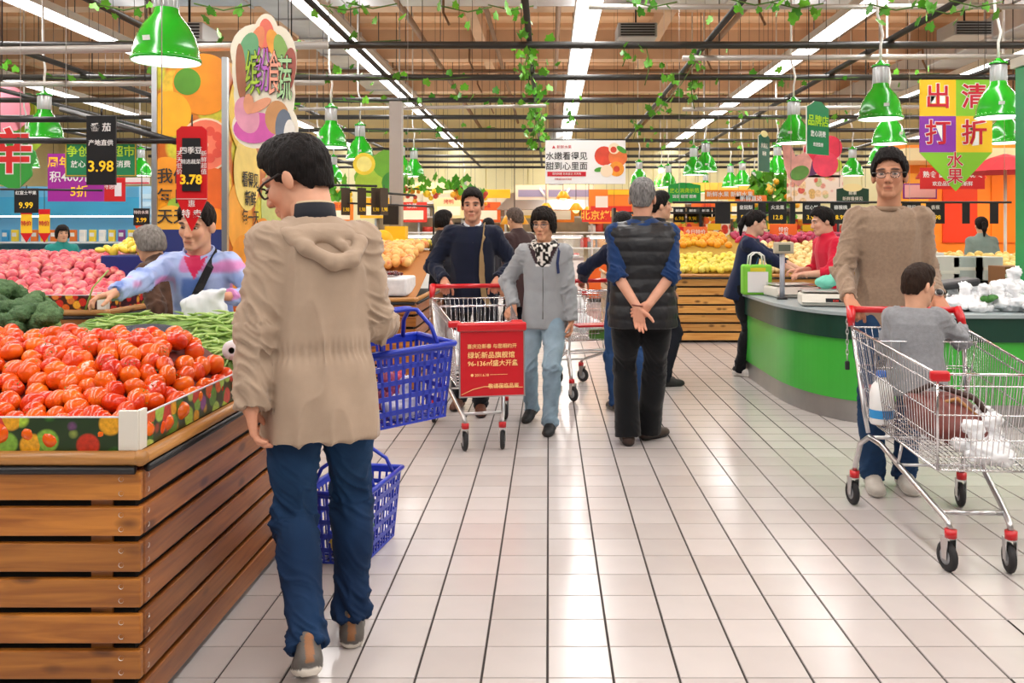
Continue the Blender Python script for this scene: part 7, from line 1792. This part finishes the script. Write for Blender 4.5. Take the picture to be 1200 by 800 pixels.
t = thing('wall_shelving', 'blue lit wall shelving full of packets at the far left', 'shelving', (-10.4, 18.0, 0)); g = MB(); g.bb((-4.5, .5, 0), (4.6, .6, 2.35), m_blu); g.build('back_panel', t); g = MB(); g.bb((-4.6, -.12, 1.72), (4.7, .6, 2.1), mat('cyan fascia', hx('4ab4e4'), .35)); g.build('fascia', t); g = MB(); g.bb((-4.5, -.10, 1.69), (4.6, .0, 1.72), mat('shelf lamp', (1, 1, 1), .5, emit=4.)); g.build('shelf_lamp', t)
for z in (.3, .75, 1.15):
    g = MB(); g.bb((-4.5, -.1, z), (4.6, .5, z + .035), m_frw); g.build('shelf', t)
g = MB(); g.bb((-4.5, -.1, 0), (4.6, .5, .3), m_frw); g.build('base', t)
for z in (.46, .91, 1.31):
    for k in range(34): o = obj('shelf_packet', PKM[rb.randrange(9)], None, (-12.6 + k * .2, 18.0, z), (0, 0, rb.uniform(-.1, .1))); tag(o, 'coloured packet on the blue wall shelving at far left', 'packet', 'packets on the wall shelving')
t = thing('blue_kiosk', 'pale blue kiosk wall with white louvres left of the pillar', 'kiosk', (-6.6, 14.6, 0)); g = MB(); g.bb((-.25, 0, 0), (.75, .8, 2.15), mat('kiosk blue', hx('a8d4ee'), .4)); g.build('wall', t)
for k in range(9):
    g = MB(); g.bb((-.2, -.02, .9 + k * .13), (.7, .0, .98 + k * .13), mat('louvre', hx('c4e2f2'), .4)); g.build('louvre', t)
t = board('red_shelf_sign', 'red and white sign between the purple banner and the blue kiosk', P(134, 222, 13), 26 * 13 / FPX, 28 * 13 / FPX, MATS['poster red']); g = MB(); g.box((.06, -.009, 0), (.1, .006, .2), M_WHITE); g.build('white_patch', t); lettering('特惠', .09, M_TXTW, t, (-.08, -.009, .04))
t = board('white_red_sign', 'white topped sign with a red stripe above the blue kiosk', P(156, 212, 13.4), 40 * 13 / FPX, 8 * 13 / FPX, M_WHITE); g = MB(); g.box((0, -.009, -.03), (.5, .006, .02), M_TXTR); g.build('stripe', t)
# grey wire cart in front of the woman in teal
t = thing('grey_trolley', 'round-backed grey trolley in front of the woman in teal', 'trolley', (-5.75, 10.3, 0)); g = MB(); g.tube([(-.24 + .48 * q / 10, 0, 1.0 + .10 * math.sin(PI * q / 10)) for q in range(11)], .03, mat('grey trolley paint', hx('8a9694'), .4), 8); g.build('hoop', t); g = MB(); g.bbox_bevel((0, .1, .75), (.46, .4, .45), .03, mat('trolley fabric', hx('6a8482'), .7)); g.build('bag', t)
for sx in (-.2, .2):
    g = MB(); g.cyl((sx, .1, 0), (sx, .1, .55), .02, M_STEEL, 6); g.build('leg', t)

# ------------------------------------------------------------------ cartons stacked behind the right-hand fruit, menu boards of the delicatessen
rb = random.Random(21)
t = thing('carton_shelf', 'dark shelf of fruit cartons behind the price cards on the right', 'shelf', (3.0, 13.2, 0))
for z in (.75, 1.22, 1.69):
    g = MB(); g.bb((-2.0, 0, z - .03), (2.0, .45, z), M_BLACK); g.build('shelf_board', t)
for x in (-2.0, -.7, .7, 2.0):
    g = MB(); g.bb((x - .02, .02, 0), (x + .02, .43, 1.75), M_BLACK); g.build('upright', t)
PRS = [print_mat('carton print %d' % k, c_, 9 + k, bg, .45) for k, (c_, bg) in enumerate(((['d83c2c', 'f0a020', 'e86020', 'f6d040'], 'f2e2c8'), (['c82c44', '6a9a2c', 'e8b040', 'd85a2c'], 'e8701c'), (['f2c020', 'e88a1c', '8ab03c', 'f0e0a0'], 'c8301c'), (['e8d8b0', '5a8a34', 'd04434', 'f0b848'], '3c6a2c')))]
n_ = 0
for z in (.75, 1.22):
    for k in range(9):
        w_ = .40; h_ = rb.uniform(.30, .42); x = -1.78 + k * .445
        if abs(x - .7) < .02 or abs(x + .7) < .02: x += .03
        c = thing('fruit_carton', 'printed fruit carton on the %s shelf behind the price cards, %s from the left' % ('upper' if z > 1 else 'lower', ['first', 'second', 'third', 'fourth', 'fifth', 'sixth', 'seventh', 'eighth', 'ninth'][k]), 'carton', (3.0 + x, 13.42, z), group='printed fruit cartons')
        g = MB(); g.bbox_bevel((0, 0, h_ / 2), (w_, .36, h_), .006, PRS[rb.randrange(4)]); g.build('box', c)
        g = MB(); g.box((rb.uniform(-.06, .06), -.183, h_ * .62), (.2, .004, .10), rb.choice([M_WHITE, M_YEL, m_rc])); g.build('carton_label', c)
for k in range(12):
    x = -6.0 + k * 1.05; cc = ['f0841c', 'f4b820', 'd83420', 'f6dca0', 'e8641c', 'f2c84c'][k % 6]
    t = thing('menu_board', 'coloured menu board on the rear wall of the delicatessen, %s from the left' % ['first', 'second', 'third', 'fourth', 'fifth', 'sixth', 'seventh', 'eighth', 'ninth', 'tenth', 'eleventh', 'twelfth'][k], 'menu board', (x, 24.9, 1.95 + .12 * (k % 2)), group='menu boards')
    g = MB(); g.bbox_bevel((0, 0, 0), (.86, .03, .58), .005, mat('menu ' + cc, hx(cc), .45)); g.build('panel', t)
    g = MB(); g.box((0, -.02, -.08), (.66, .006, .26), mat('menu inset', hx('f6ead0'), .5)); g.build('inset', t); lettering(['面点', '熟食', '凉菜', '烤鸭', '卤味', '豆制'][k % 6], .15, M_TXTR if k % 6 != 2 else M_TXTW, t, (0, -.024, .17))
    g = MB(); g.cyl((-.3, 0, .29), (-.3, 0, 4.05 - .12 * (k % 2)), .004, M_BLACK, 4); g.cyl((.3, 0, .29), (.3, 0, 4.05 - .12 * (k % 2)), .004, M_BLACK, 4); g.build('cord', t)
